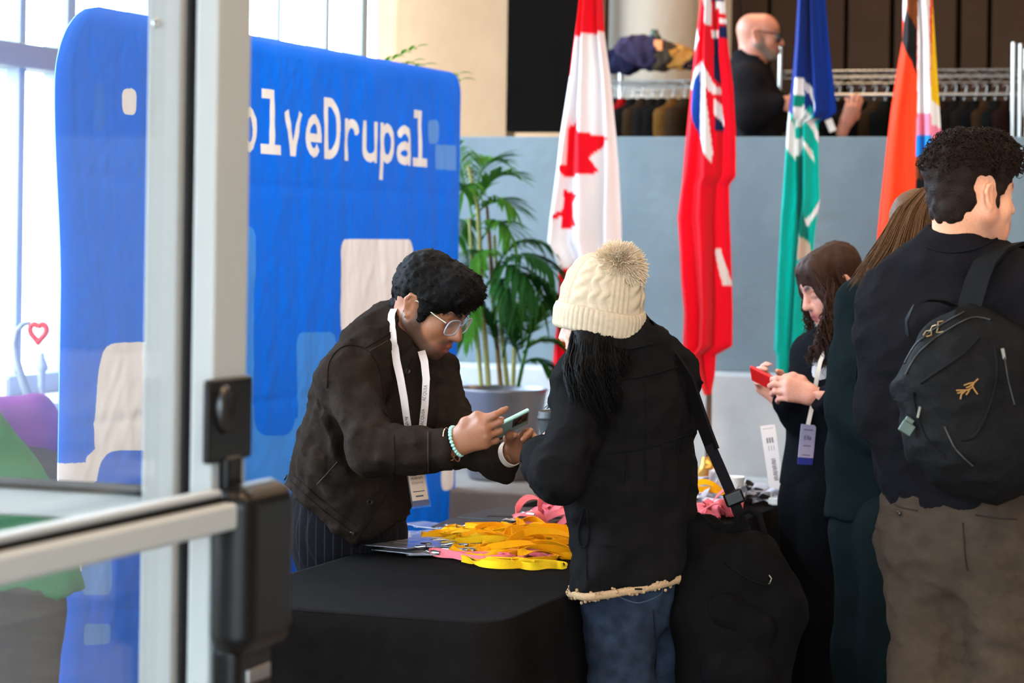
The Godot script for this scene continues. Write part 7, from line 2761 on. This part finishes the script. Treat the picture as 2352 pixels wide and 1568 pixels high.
func build_green_woman() -> void:
	var D := 6.6
	var me := new_person("woman with long straight light brown hair in a dark green suit", Vector3(at(2010, 1200, D).x, 0, -D))
	var skin := lin(0.82, 0.60, 0.50)
	var hf := Vector3(0.80, -0.1, -0.60).normalized()
	var hd := Transform3D(look(hf), at(2128, 532, D))
	var head := Body.new()
	add_head(head, hd, 0.97, skin, lin(0.65, 0.36, 0.34), lin(0.3, 0.2, 0.12), skin, false, false)
	head.col = skin
	head.k = 0.03
	head.cap(hd * Vector3(0, -0.035, -0.028), at(2075, 640, D), 0.046, 0.055)
	var sl := Vector3(-0.55, 0, -0.83).normalized()
	var lsh := at(1985, 700, D + 0.06)
	var rsh := at(2150, 705, D - 0.16)
	var lelb := at(1958, 940, D - 0.02)
	var relb := at(2160, 940, D - 0.1)
	var core := Body.new()
	core.col = skin
	core.k = 0.05
	core.cap(at(2070, 660, D), at(2020, 1180, D), 0.06, 0.10, sl, 0.75)
	core.chain([lsh, lelb, at(2040, 1010, D - 0.2)], [0.042, 0.036, 0.026])
	core.chain([rsh, relb, at(2180, 1010, D - 0.3)], [0.042, 0.036, 0.026])
	core.chain([at(1995, 1220, D), at(1998, 1500, D), Vector3(at(2000, 1700, D).x, 0.08, -D)], [0.075, 0.05, 0.035])
	core.chain([at(2060, 1220, D - 0.14), at(2065, 1500, D - 0.14), Vector3(at(2065, 1700, D).x, 0.08, -D + 0.14)], [0.075, 0.05, 0.035])
	skin_part([head, core], [0.008, 0.026], me)
	var jk := cloth_body(0.004, Vector3(8, 5, 8), 0.06)
	jk.amp2 = 0.004
	jk.stretch2 = Vector3(6, 10, 6)
	jk.cap(at(2075, 690, D), at(2045, 850, D), 0.09, 0.125, sl, 0.72)
	jk.cap(at(2045, 850, D), at(2025, 1040, D), 0.125, 0.118, sl, 0.75)
	jk.cap(at(2025, 1040, D), at(2020, 1200, D), 0.118, 0.135, sl, 0.78)
	jk.cap(at(2085, 672, D), lsh, 0.065, 0.066)
	jk.cap(at(2085, 672, D), rsh, 0.065, 0.066)
	jk.chain([lsh, lelb, at(2040, 1010, D - 0.2)], [0.066, 0.058, 0.05])
	jk.chain([rsh, relb, at(2180, 1010, D - 0.3)], [0.066, 0.058, 0.05])
	jk.slice(at(2020, 1190, D), Vector3(0.03, -1, 0), 0.4)
	var mb := MB.new()
	jk.build(0.013, mb)
	var green := cloth(Color(0.050, 0.085, 0.088), 0.95, 3.0, 0.5, 0.18)
	var bz := part("blazer", mb, green, me)
	seam(jk, [[1975, 760], [1968, 850], [1965, 950]], 0.0025, mat(Color(0.03, 0.045, 0.048), 0.95), bz, D - 0.1)
	var tr := cloth_body(0.004, Vector3(9, 5, 9), 0.05)
	tr.cap(at(2025, 1150, D), at(2022, 1220, D), 0.115, 0.12, sl, 0.8)
	tr.chain([at(1998, 1220, D), at(1995, 1500, D), Vector3(at(1992, 1700, D).x, 0.06, -D)], [0.10, 0.092, 0.11])
	tr.chain([at(2055, 1220, D - 0.14), at(2060, 1500, D - 0.14), Vector3(at(2050, 1700, D).x, 0.06, -D + 0.14)], [0.10, 0.092, 0.11])
	mb = MB.new()
	tr.build(0.016, mb)
	part("trousers", mb, green, me)
	for f in [Vector3(at(1992, 1700, D).x, 0, -D), Vector3(at(2050, 1700, D).x, 0, -D + 0.14)]: shoe(me, f, Vector3(1, 0, -0.6), mat(Color(0.05, 0.045, 0.045), 0.5))
	# long straight hair
	var hair := MB.new()
	var hs := Body.new()
	hs.noise = fold_noise
	hs.amp = 0.003
	hs.stretch = Vector3(50, 5, 50)
	hs.k = 0.03
	hs.tf = Transform3D(hd.basis * 0.97, hd.origin)
	hs.cap(Vector3(0, 0.036, -0.035), Vector3(0, 0.04, 0.01), 0.080, 0.074)
	hs.tf = Transform3D()
	hs.chain([at(2105, 510, D - 0.03), at(2070, 575, D - 0.08), at(2020, 640, D - 0.06)], [0.060, 0.042, 0.02])
	hs.chain([at(2110, 520, D - 0.04), at(2095, 620, D - 0.10), at(2075, 690, D - 0.12)], [0.06, 0.045, 0.02])
	hs.build(0.009, hair)
	var top := at(2125, 440, D - 0.02)
	locks(hair, [[at(2110, 436, D - 0.02), at(2066, 482, D - 0.07), at(2020, 570, D - 0.11), at(1960, 655, D - 0.08)], [at(2120, 434, D - 0.05), at(2076, 475, D - 0.1), at(2030, 565, D - 0.16), at(1985, 650, D - 0.15)], [at(2130, 434, D - 0.08), at(2096, 478, D - 0.13), at(2062, 570, D - 0.19), at(2030, 655, D - 0.19)], [at(2135, 440, D - 0.09), at(2112, 490, D - 0.14), at(2095, 580, D - 0.2), at(2075, 680, D - 0.21)]], 70, 0.009, 0.0021, 0.004, 13, 1.0)
	locks(hair, [[top, at(2068, 485, D - 0.08), at(2022, 570, D - 0.13), at(1956, 662, D - 0.10)], [top, at(2075, 490, D - 0.1), at(2040, 575, D - 0.17), at(1980, 655, D - 0.15)], [top, at(2088, 495, D - 0.11), at(2060, 580, D - 0.19), at(2012, 655, D - 0.18)], [top, at(2100, 500, D - 0.12), at(2080, 590, D - 0.19), at(2045, 665, D - 0.2)], [top, at(2118, 510, D - 0.13), at(2105, 600, D - 0.2), at(2085, 690, D - 0.21)]], 70, 0.010, 0.0021, 0.004, 14, 1.0)
	part("hair", hair, hair_mat(Color(0.44, 0.315, 0.21), 0.45), me)

func build_backpack_man() -> void:
	var D := 5.4
	var me := new_person("man with curly dark hair in black sweater and grey-brown chinos wearing a backpack", Vector3(at(2205, 1200, D).x, 0, -D))
	var skin := lin(0.88, 0.63, 0.50)
	var hf := Vector3(0.90, -0.03, -0.42).normalized()
	var hd := Transform3D(look(hf), at(2232, 452, 5.36))
	var head := Body.new()
	add_head(head, hd, 0.96, skin, lin(0.72, 0.40, 0.36), lin(0.13, 0.08, 0.06), lin(0.82, 0.57, 0.45), false)
	head.col = skin
	head.k = 0.03
	head.cap(hd * Vector3(0, -0.03, -0.035), at(2205, 590, D), 0.057, 0.062)
	var sl := Vector3(-0.86, 0, -0.5).normalized()
	var lsh := at(2062, 692, 5.50)
	var rsh := at(2345, 690, 5.28)
	var lelb := at(2036, 950, 5.44)
	var relb := at(2420, 930, 5.2)
	var core := Body.new()
	core.col = skin
	core.k = 0.05
	core.cap(at(2205, 590, D), at(2195, 800, D), 0.07, 0.12, sl, 0.65)
	core.cap(at(2195, 800, D), at(2205, 1180, D), 0.12, 0.11, sl, 0.7)
	core.chain([lsh, lelb, at(2110, 1000, 5.72)], [0.055, 0.042, 0.03])
	core.chain([rsh, relb, at(2440, 1000, 5.45)], [0.055, 0.042, 0.03])
	core.chain([at(2145, 1260, D + 0.05), at(2145, 1560, D + 0.05), Vector3(at(2145, 1800, D).x, 0.08, -D)], [0.085, 0.058, 0.042])
	core.chain([at(2310, 1260, D - 0.06), at(2325, 1560, D - 0.06), Vector3(at(2330, 1800, D).x, 0.08, -D + 0.06)], [0.085, 0.058, 0.042])
	skin_part([head, core], [0.0048, 0.026], me)
	# sweater
	var jk := cloth_body(0.006, Vector3(9, 6, 9), 0.06)
	jk.amp2 = 0.011
	jk.stretch2 = Vector3(5, 8, 5)
	jk.cap(at(2203, 640, D), at(2195, 790, D), 0.10, 0.132, sl, 0.62)
	jk.cap(at(2195, 790, D), at(2200, 1000, D), 0.132, 0.125, sl, 0.66)
	jk.cap(at(2200, 1000, D), at(2205, 1180, D), 0.125, 0.118, sl, 0.70)
	jk.cap(at(2203, 625, D), lsh, 0.082, 0.078)
	jk.cap(at(2203, 625, D), rsh, 0.082, 0.078)
	jk.cap(at(2210, 552, 5.385), at(2205, 620, D), 0.074, 0.086, Vector3.ZERO, 1.0, 0.03)
	jk.chain([lsh, lelb], [0.077, 0.062], Vector3.ZERO, 1.0, 0.022)
	jk.chain([lelb, at(2110, 1000, 5.72)], [0.064, 0.05], Vector3.ZERO, 1.0, 0.022)
	jk.chain([rsh, relb, at(2440, 1000, 5.45)], [0.080, 0.066, 0.05])
	jk.slice(at(2205, 1165, D), Vector3(0.0, -1, 0), 0.5)
	jk.slice(at(2211, 533, 5.385), Vector3(0.18, 1, 0.12).normalized(), 0.13)
	jk.minus(at(2214, 520, 5.385), at(2210, 560, 5.39), 0.064, 0.064, 0.003)
	var mb := MB.new()
	jk.build(0.0130, mb)
	var knit := creased(cloth(Color(0.074, 0.068, 0.078), 0.95, 3.0, 0.6, 0.18), 0.25)
	var sw := part("sweater", mb, knit, me)
	seam(jk, [[2128, 568], [2180, 580], [2240, 572], [2290, 548]], 0.0026, mat(Color(0.05, 0.05, 0.06), 0.95), sw, 5.3, "collar_seam")
	# chinos
	var tr := cloth_body(0.006, Vector3(9, 8, 9), 0.05)
	tr.amp2 = 0.012
	tr.stretch2 = Vector3(6, 12, 6)
	tr.cap(at(2205, 1150, D), at(2208, 1240, D), 0.122, 0.132, sl, 0.72)
	tr.cap(at(2145, 1260, D + 0.05), at(2140, 1560, D + 0.05), 0.108, 0.084)
	tr.cap(at(2140, 1560, D + 0.05), Vector3(at(2142, 1800, D).x, 0.10, -D), 0.084, 0.07)
	tr.cap(at(2305, 1260, D - 0.06), at(2330, 1560, D - 0.06), 0.108, 0.088)
	tr.cap(at(2330, 1560, D - 0.06), Vector3(at(2335, 1800, D).x, 0.10, -D + 0.06), 0.088, 0.07)
	mb = MB.new()
	tr.build(0.0130, mb)
	var chino := creased(cloth(Color(0.245, 0.198, 0.158), 0.92, 3.0, 0.8, 0.2), 0.22)
	var po := part("trousers", mb, chino, me)
	var dk := mat(Color(0.16, 0.13, 0.11), 0.9)
	seam(tr, [[2055, 1158], [2075, 1166], [2108, 1172]], 0.0020, dk, po, 5.3, "pocket_edge")
	seam(tr, [[2240, 1182], [2290, 1190], [2335, 1192]], 0.0020, dk, po, 5.25, "pocket_edge")
	button(tr, 2066, 1178, 0.006, mat(Color(0.10, 0.07, 0.06), 0.4), po, 5.3)
	seam(tr, [[2212, 1200], [2216, 1270], [2222, 1310]], 0.0022, dk, po, 5.25)
	for f in [Vector3(at(2142, 1800, D).x, 0, -D), Vector3(at(2335, 1800, D).x, 0, -D + 0.06)]: shoe(me, f, Vector3(0.5, 0, -0.86), mat(Color(0.12, 0.10, 0.09), 0.6))
	# curly hair, cropped at the sides
	var hair := MB.new()
	var hs := Body.new()
	hs.noise = fold_noise
	hs.amp = 0.007
	hs.stretch = Vector3.ONE * 30.0
	hs.tf = Transform3D(hd.basis * 0.96, hd.origin)
	hs.k = 0.025
	hs.cap(Vector3(0, 0.072, -0.036), Vector3(0, 0.085, 0.035), 0.072, 0.064)
	hs.cap(Vector3(0, 0.040, -0.040), Vector3(0, -0.025, -0.058), 0.081, 0.046)
	hs.cap(Vector3(-0.03, 0.085, 0.072), Vector3(0.03, 0.085, 0.072), 0.033, 0.033)
	for s in [-1.0, 1.0]:
		hs.cap(Vector3(0.052 * s, 0.050, -0.03), Vector3(0.056 * s, 0.05, 0.03), 0.032, 0.027)
		hs.cap(Vector3(0.066 * s, 0.03, 0.022), Vector3(0.070 * s, -0.015, 0.020), 0.014, 0.008)
		hs.cap(Vector3(0.042 * s, 0.0, -0.052), Vector3(0.028 * s, -0.040, -0.055), 0.034, 0.022)
		hs.minus(Vector3(0.094 * s, -0.024, -0.010), Vector3(0.094 * s, 0.022, -0.014), 0.034, 0.034, 0.006)
	hs.build(0.0065, hair)
	var hv := hair.v.size()
	tufts(hair, hs, 2300, 0.026, 0.0022, 1.3, 15, hd.basis * Vector3(0, 0.25, 0.1), Plane(hd.basis.y, hd * Vector3(0, 0.055, 0)))
	tufts(hair, hs, 900, 0.008, 0.0012, 0.4, 16, hd.basis * Vector3(0, -0.6, -0.3))
	part("hair", hair, hair_mat(Color(0.165, 0.112, 0.085), 0.6), me)
	build_backpack(sl)

func build_backpack(sl: Vector3) -> void:
	var m := creased(cloth(Color(0.062, 0.060, 0.060), 0.72, 3.0, 0.8, 0.2), 0.35)
	m.metallic_specular = 0.18
	var o := thing("backpack", "black backpack with a small gold emblem on the back of the curly-haired man", "bag", Vector3(at(2230, 1120, 5.15).x, at(2230, 1120, 5.15).y, -5.15))
	var bd := cloth_body(0.006, Vector3(7, 10, 7), 0.06)
	bd.amp2 = 0.010
	bd.stretch2 = Vector3(5, 9, 5)
	bd.cap(at(2205, 795, 5.20), at(2200, 890, 5.16), 0.072, 0.095, sl, 0.82)
	bd.cap(at(2200, 890, 5.16), at(2235, 1010, 5.14), 0.095, 0.100, sl, 0.80)
	bd.cap(at(2235, 1010, 5.14), at(2262, 1060, 5.15), 0.100, 0.085, sl, 0.80)
	bd.cap(at(2250, 760, 5.20), at(2300, 850, 5.16), 0.045, 0.075)
	bd.cap(at(2300, 850, 5.16), at(2320, 1000, 5.14), 0.075, 0.085)
	var mb := MB.new()
	bd.build(0.0105, mb)
	var body := part("bag_body", mb, m, o)
	var lite := cloth(Color(0.076, 0.078, 0.081), 0.7, 3.0, 0.6, 0.2)
	var dk := mat(Color(0.03, 0.03, 0.032), 0.6)
	seam(bd, [[2080, 860], [2110, 810], [2165, 765], [2230, 730], [2275, 735]], 0.0022, dk, body, 5.1, "zip")
	seam(bd, [[2078, 835], [2105, 790], [2155, 750], [2215, 716]], 0.0022, dk, body, 5.1, "zip")
	seam(bd, [[2115, 880], [2160, 850], [2215, 812], [2250, 775]], 0.0032, lite, body, 5.1, "piping")
	seam(bd, [[2285, 800], [2290, 860], [2270, 940], [2240, 1000], [2210, 1010]], 0.0042, lite, body, 5.1, "piping")
	seam(bd, [[2098, 900], [2105, 950], [2130, 1010], [2170, 1050]], 0.0026, lite, body, 5.1, "piping")
	seam(bd, [[2170, 980], [2195, 1030], [2235, 1070]], 0.0022, dk, body, 5.1, "piping")
	seam(bd, [[2305, 810], [2315, 870], [2330, 930]], 0.0022, dk, body, 5.1, "zip")
	# gold emblem: a winged skeleton in a few embroidered strokes
	var gold := mat(Color(0.46, 0.31, 0.09), 0.6)
	var z := func(x: float, y: float) -> Array: return [2040 + x / 2.904, 640 + y / 2.904]
	for st in [[[600, 668], [590, 688], [572, 694], [560, 684], [545, 696], [530, 705], [505, 712]], [[572, 694], [565, 722], [545, 735], [515, 748], [480, 742], [455, 745]], [[565, 722], [572, 745], [595, 752], [597, 770]], [[545, 735], [535, 755], [520, 775]], [[515, 748], [495, 768], [482, 778], [484, 804]], [[560, 705], [540, 722], [520, 728]], [[500, 750], [475, 762], [462, 764]]]:
		var pix := []
		for q in st: pix.append(z.call(q[0], q[1]))
		seam(bd, pix, 0.0019, gold, body, 5.1, "emblem")
	# gold keyring on the zip
	for st in [[[235, 380], [250, 352], [285, 345], [300, 360], [285, 382], [255, 388]], [[285, 345], [300, 315], [325, 310]], [[335, 295], [335, 330], [325, 362], [345, 360], [385, 350]], [[330, 292], [370, 285]]]:
		var pix := []
		for q in st: pix.append(z.call(q[0], q[1]))
		seam(bd, pix, 0.0019, mat(Color(0.48, 0.40, 0.25), 0.35, 0.7), body, 5.1, "key_charm")
	mb = MB.new()
	var zp := skin_point(bd, 2304, 815, 0.004, 5.1)
	mb.box(zp, Vector3(0.009, 0.026, 0.004), 0.002, Basis(Vector3.FORWARD, -0.2))
	part("zip_pull", mb, mat(Color(0.34, 0.32, 0.29), 0.4, 0.8), o)
	mb = MB.new()
	mb.box(skin_point(bd, 2113, 948, 0.004, 5.1), Vector3(0.006, 0.026, 0.004), 0.002, Basis(Vector3.FORWARD, 0.2))
	part("zip_pull", mb, mat(Color(0.34, 0.32, 0.29), 0.4, 0.8), o)
	# shoulder strap, hand loop, waist buckle
	mb = MB.new()
	mb.ribbon([at(2225, 720, 5.19), at(2232, 690, 5.20), at(2245, 645, 5.215), at(2262, 605, 5.235), at(2290, 575, 5.27), at(2325, 562, 5.33), at(2360, 572, 5.40), at(2385, 620, 5.46), at(2395, 720, 5.47)], Vector3(0.86, 0.15, 0.5), 0.056, 0.008)
	part("shoulder_strap", mb, lite, o)
	mb = MB.new()
	mb.ribbon([at(2085, 770, 5.17), at(2083, 735, 5.15), at(2100, 700, 5.14), at(2130, 688, 5.15), at(2165, 690, 5.17), at(2195, 702, 5.19)], Vector3(0.15, 0.3, 1.0), 0.018, 0.004)
	part("hand_loop", mb, mat(Color(0.06, 0.06, 0.065), 0.7), o)
	mb = MB.new()
	var bb := Basis(Vector3.FORWARD, 0.55)
	mb.box(at(2083, 983, 5.10), Vector3(0.030, 0.026, 0.010), 0.003, bb)
	mb.box(at(2089, 966, 5.105), Vector3(0.020, 0.014, 0.010), 0.003, bb)
	part("buckle", mb, mat(Color(0.15, 0.22, 0.17), 0.5), o)
	mb = MB.new()
	mb.tube([at(2096, 1010, 5.16), at(2086, 1030, 5.17), at(2090, 1045, 5.18)], [0.008, 0.006, 0.004], 7)
	part("strap_end", mb, m, o)

# ---------------------------------------------------------------- people at the back and by the window
func build_back_people() -> void:
	var D := 11.8
	var me := new_person("bald man with dark glasses and grey beard in a dark suit on the gallery", Vector3(at(1735, 250, D).x, STAGE_Y, -D))
	var skin := lin(0.72, 0.47, 0.38)
	var hd := Transform3D(look(Vector3(0.97, -0.06, 0.12)), at(1742, 84, D))
	var head := Body.new()
	add_head(head, hd, 1.06, skin, lin(0.62, 0.38, 0.34), lin(0.35, 0.28, 0.24), lin(0.46, 0.39, 0.35), false)
	head.col = skin
	head.k = 0.03
	head.cap(hd * Vector3(0, -0.04, -0.03), at(1728, 160, D), 0.062, 0.070)
	var sl := Vector3(0.15, 0, -1).normalized()
	var rsh := at(1716, 192, D - 0.17)
	var lsh := at(1730, 190, D + 0.17)
	var relb := at(1716, 262, D - 0.24)
	var rwr := at(1795, 236, D - 0.22)
	var lelb := at(1800, 262, D + 0.1)
	var lwr := at(1925, 285, D - 0.02)
	var core := Body.new()
	core.col = skin
	core.k = 0.05
	var hip := Vector3(at(1735, 250, D).x, STAGE_Y + 0.9, -D)
	core.cap(at(1728, 170, D), hip, 0.09, 0.12, sl, 0.7)
	core.chain([rsh, relb, rwr], [0.05, 0.04, 0.03])
	core.chain([lsh, lelb, lwr], [0.05, 0.04, 0.03])
	for s in [-0.1, 0.1]: core.chain([hip + Vector3(0, 0, s), hip + Vector3(0, -0.42, s), hip + Vector3(0, -0.85, s)], [0.08, 0.06, 0.045])
	var z1 := Vector3(0.9, -0.2, 0.2).normalized()
	var y1 := Vector3(0.1, 0.3, 0.95)
	y1 = (y1 - z1 * y1.dot(z1)).normalized()
	var h1 := Body.new()
	add_hand(h1, Transform3D(Basis(y1.cross(z1), y1, z1), rwr), 1.0, [[20, 35, 20], [24, 35, 20], [30, 35, 20], [32, 35, 20]], [Vector3(0.020, -0.006, 0.016), Vector3(0.045, -0.004, 0.045), Vector3(0.052, -0.006, 0.075), Vector3(0.045, -0.008, 0.10)], skin, 1.0)
	var z2 := Vector3(0.35, 0.9, 0.2).normalized()
	var y2 := Vector3(0.2, -0.2, 0.95)
	y2 = (y2 - z2 * y2.dot(z2)).normalized()
	var h2 := Body.new()
	add_hand(h2, Transform3D(Basis(y2.cross(z2), y2, z2), lwr + Vector3(0.03, 0.0, 0.05)), -1.0, [[20, 45, 30], [24, 45, 30], [30, 45, 30], [32, 45, 30]], [Vector3(0.020, -0.006, 0.016), Vector3(0.045, -0.02, 0.045), Vector3(0.052, -0.04, 0.065), Vector3(0.045, -0.05, 0.08)], skin, 1.0)
	skin_part([head, core, h1, h2], [0.007, 0.03, 0.006, 0.006], me)
	var jk := cloth_body(0.005, Vector3(8, 6, 8), 0.06)
	jk.cap(at(1724, 190, D), at(1732, 250, D), 0.115, 0.135, sl, 0.66)
	jk.cap(at(1732, 250, D), hip + Vector3(0, -0.06, 0), 0.135, 0.14, sl, 0.72)
	jk.cap(at(1722, 168, D), rsh, 0.07, 0.075)
	jk.cap(at(1722, 168, D), lsh, 0.07, 0.075)
	jk.cap(at(1712, 140, D), at(1720, 175, D), 0.068, 0.085)
	jk.chain([rsh, relb, at(1785, 238, D - 0.22)], [0.076, 0.066, 0.050])
	jk.chain([lsh, lelb, at(1912, 282, D - 0.01)], [0.076, 0.066, 0.050])
	jk.minus(hd * Vector3(0, -0.05, -0.02), at(1738, 168, D), 0.066, 0.068, 0.004)
	jk.slice(hip + Vector3(0, -0.1, 0), Vector3.DOWN, 0.4)
	var mb := MB.new()
	jk.build(0.02, mb)
	part("suit_jacket", mb, cloth(Color(0.10, 0.095, 0.105), 0.95, 3.0, 0.6, 0.2), me)
	mb = MB.new()
	var cl := Body.new()
	cl.k = 0.02
	cl.chain([at(1716, 132, D - 0.05), at(1740, 160, D - 0.06), at(1756, 185, D - 0.06)], [0.022, 0.024, 0.02])
	cl.cap(at(1752, 175, D - 0.02), at(1770, 215, D - 0.03), 0.03, 0.018)
	cl.build(0.010, mb)
	part("shirt_collar", mb, mat(Color(0.62, 0.66, 0.74), 0.8), me)
	mb = MB.new()
	mb.tube([at(1786, 238, D - 0.22), at(1792, 237, D - 0.22)], 0.036, 14)
	part("shirt_cuff", mb, mat(Color(0.62, 0.66, 0.74), 0.8), me)
	var tr := cloth_body(0.004, Vector3(8, 5, 8), 0.05)
	tr.cap(hip + Vector3(0, 0.05, 0), hip, 0.13, 0.13, sl, 0.8)
	for s in [-0.1, 0.1]: tr.chain([hip + Vector3(0, 0, s), hip + Vector3(0, -0.42, s), hip + Vector3(0, -0.82, s)], [0.11, 0.085, 0.07])
	mb = MB.new()
	tr.build(0.025, mb)
	part("trousers", mb, cloth(Color(0.07, 0.07, 0.08), 0.95, 3.0, 0.6, 0.2), me)
	for s in [-0.1, 0.1]: shoe(me, Vector3(hip.x, STAGE_Y, hip.z + s), Vector3(1, 0, 0.1), mat(Color(0.05, 0.045, 0.045), 0.4))
	glasses(me, hd, 1.06, mat(Color(0.05, 0.045, 0.045), 0.3), mat(Color(0.04, 0.03, 0.03), 0.1), 0.0032, mat(Color(0.08, 0.06, 0.05), 0.3))
	# the ticket in his far hand
	mb = MB.new()
	mb.box(at(1908, 288, D - 0.1), Vector3(0.035, 0.062, 0.003), 0.001, Basis(Vector3.FORWARD, -0.4))
	tag(part("coat_ticket", mb, M.paper), "small white coat ticket in the bald man's hand", "ticket")

	# someone in a green T-shirt, seen through the glass door
	var G := 5.0
	var gr := new_person("person in green T-shirt and grey jeans bending beside the glass door", Vector3(at(20, 1400, G).x, 0, -G))
	var sk := lin(0.80, 0.60, 0.50)
	var gh := Transform3D(look(Vector3(-0.85, -0.4, -0.3).normalized()), at(-330, 800, G))
	var g0 := Body.new()
	add_head(g0, gh, 1.0, sk, lin(0.65, 0.38, 0.34), lin(0.1, 0.07, 0.06), sk, false)
	g0.col = sk
	g0.k = 0.04
	g0.cap(gh * Vector3(0, -0.03, -0.03), at(-215, 880, G), 0.055, 0.062)
	var gc := Body.new()
	gc.col = sk
	gc.k = 0.05
	gc.cap(at(-200, 890, G), at(10, 1340, G), 0.10, 0.12)
	gc.chain([at(-190, 960, G + 0.2), at(-260, 1180, G + 0.22), at(-420, 1290, G + 0.1)], [0.05, 0.042, 0.03])
	gc.chain([at(-200, 970, G - 0.22), at(-280, 1190, G - 0.24), at(-440, 1300, G - 0.1)], [0.05, 0.042, 0.03])
	for s in [-0.1, 0.1]: gc.chain([at(20, 1400, G + s), at(30, 1700, G + s), Vector3(at(40, 1800, G).x, 0.07, -G - s)], [0.09, 0.06, 0.045])
	skin_part([g0, gc], [0.013, 0.032], gr)
	var gs := cloth_body(0.006, Vector3(8, 6, 8), 0.06)
	gs.amp2 = 0.006
	gs.stretch2 = Vector3(6, 10, 6)
	var gax := Vector3(0.2, 0, 1).normalized()
	gs.cap(at(-180, 930, G), at(-40, 1200, G), 0.13, 0.148, gax, 0.75)
	gs.cap(at(-40, 1200, G), at(20, 1360, G), 0.148, 0.150, gax, 0.78)
	gs.chain([at(-190, 960, G + 0.2), at(-240, 1110, G + 0.22)], [0.075, 0.075])
	gs.chain([at(-200, 970, G - 0.22), at(-255, 1120, G - 0.24)], [0.075, 0.075])
	gs.slice(at(85, 1370, G), Vector3(0.22, -1, 0).normalized(), 0.5)
	mb = MB.new()
	gs.build(0.014, mb)
	part("t_shirt", mb, cloth(Color(0.12, 0.44, 0.30), 0.9, 3.0, 0.5, 0.12), gr)
	var gj := cloth_body(0.005, Vector3(8, 6, 8), 0.05)
	gj.cap(at(5, 1330, G), at(12, 1400, G), 0.12, 0.125, gax, 0.8)
	for s in [-0.1, 0.1]: gj.chain([at(20, 1400, G + s), at(30, 1700, G + s), Vector3(at(40, 1800, G).x, 0.09, -G - s)], [0.108, 0.085, 0.07])
	mb = MB.new()
	gj.build(0.016, mb)
	part("jeans", mb, cloth(Color(0.23, 0.245, 0.27), 0.92, 3.0, 0.8, 0.25), gr)
	for s in [-0.1, 0.1]: shoe(gr, Vector3(at(40, 1800, G).x, 0, -G - s), Vector3(-1, 0, -0.3), mat(Color(0.1, 0.1, 0.1), 0.6))
	var gb := Body.new()
	gb.tf = gh
	gb.cap(Vector3(0, 0.045, -0.04), Vector3(0, 0.055, 0.03), 0.082, 0.072)
	gb.cap(Vector3(0, 0.0, -0.07), Vector3(0, -0.05, -0.06), 0.05, 0.036)
	mb = MB.new()
	gb.build(0.012, mb)
	part("hair", mb, hair_mat(Color(0.12, 0.09, 0.07)), gr)
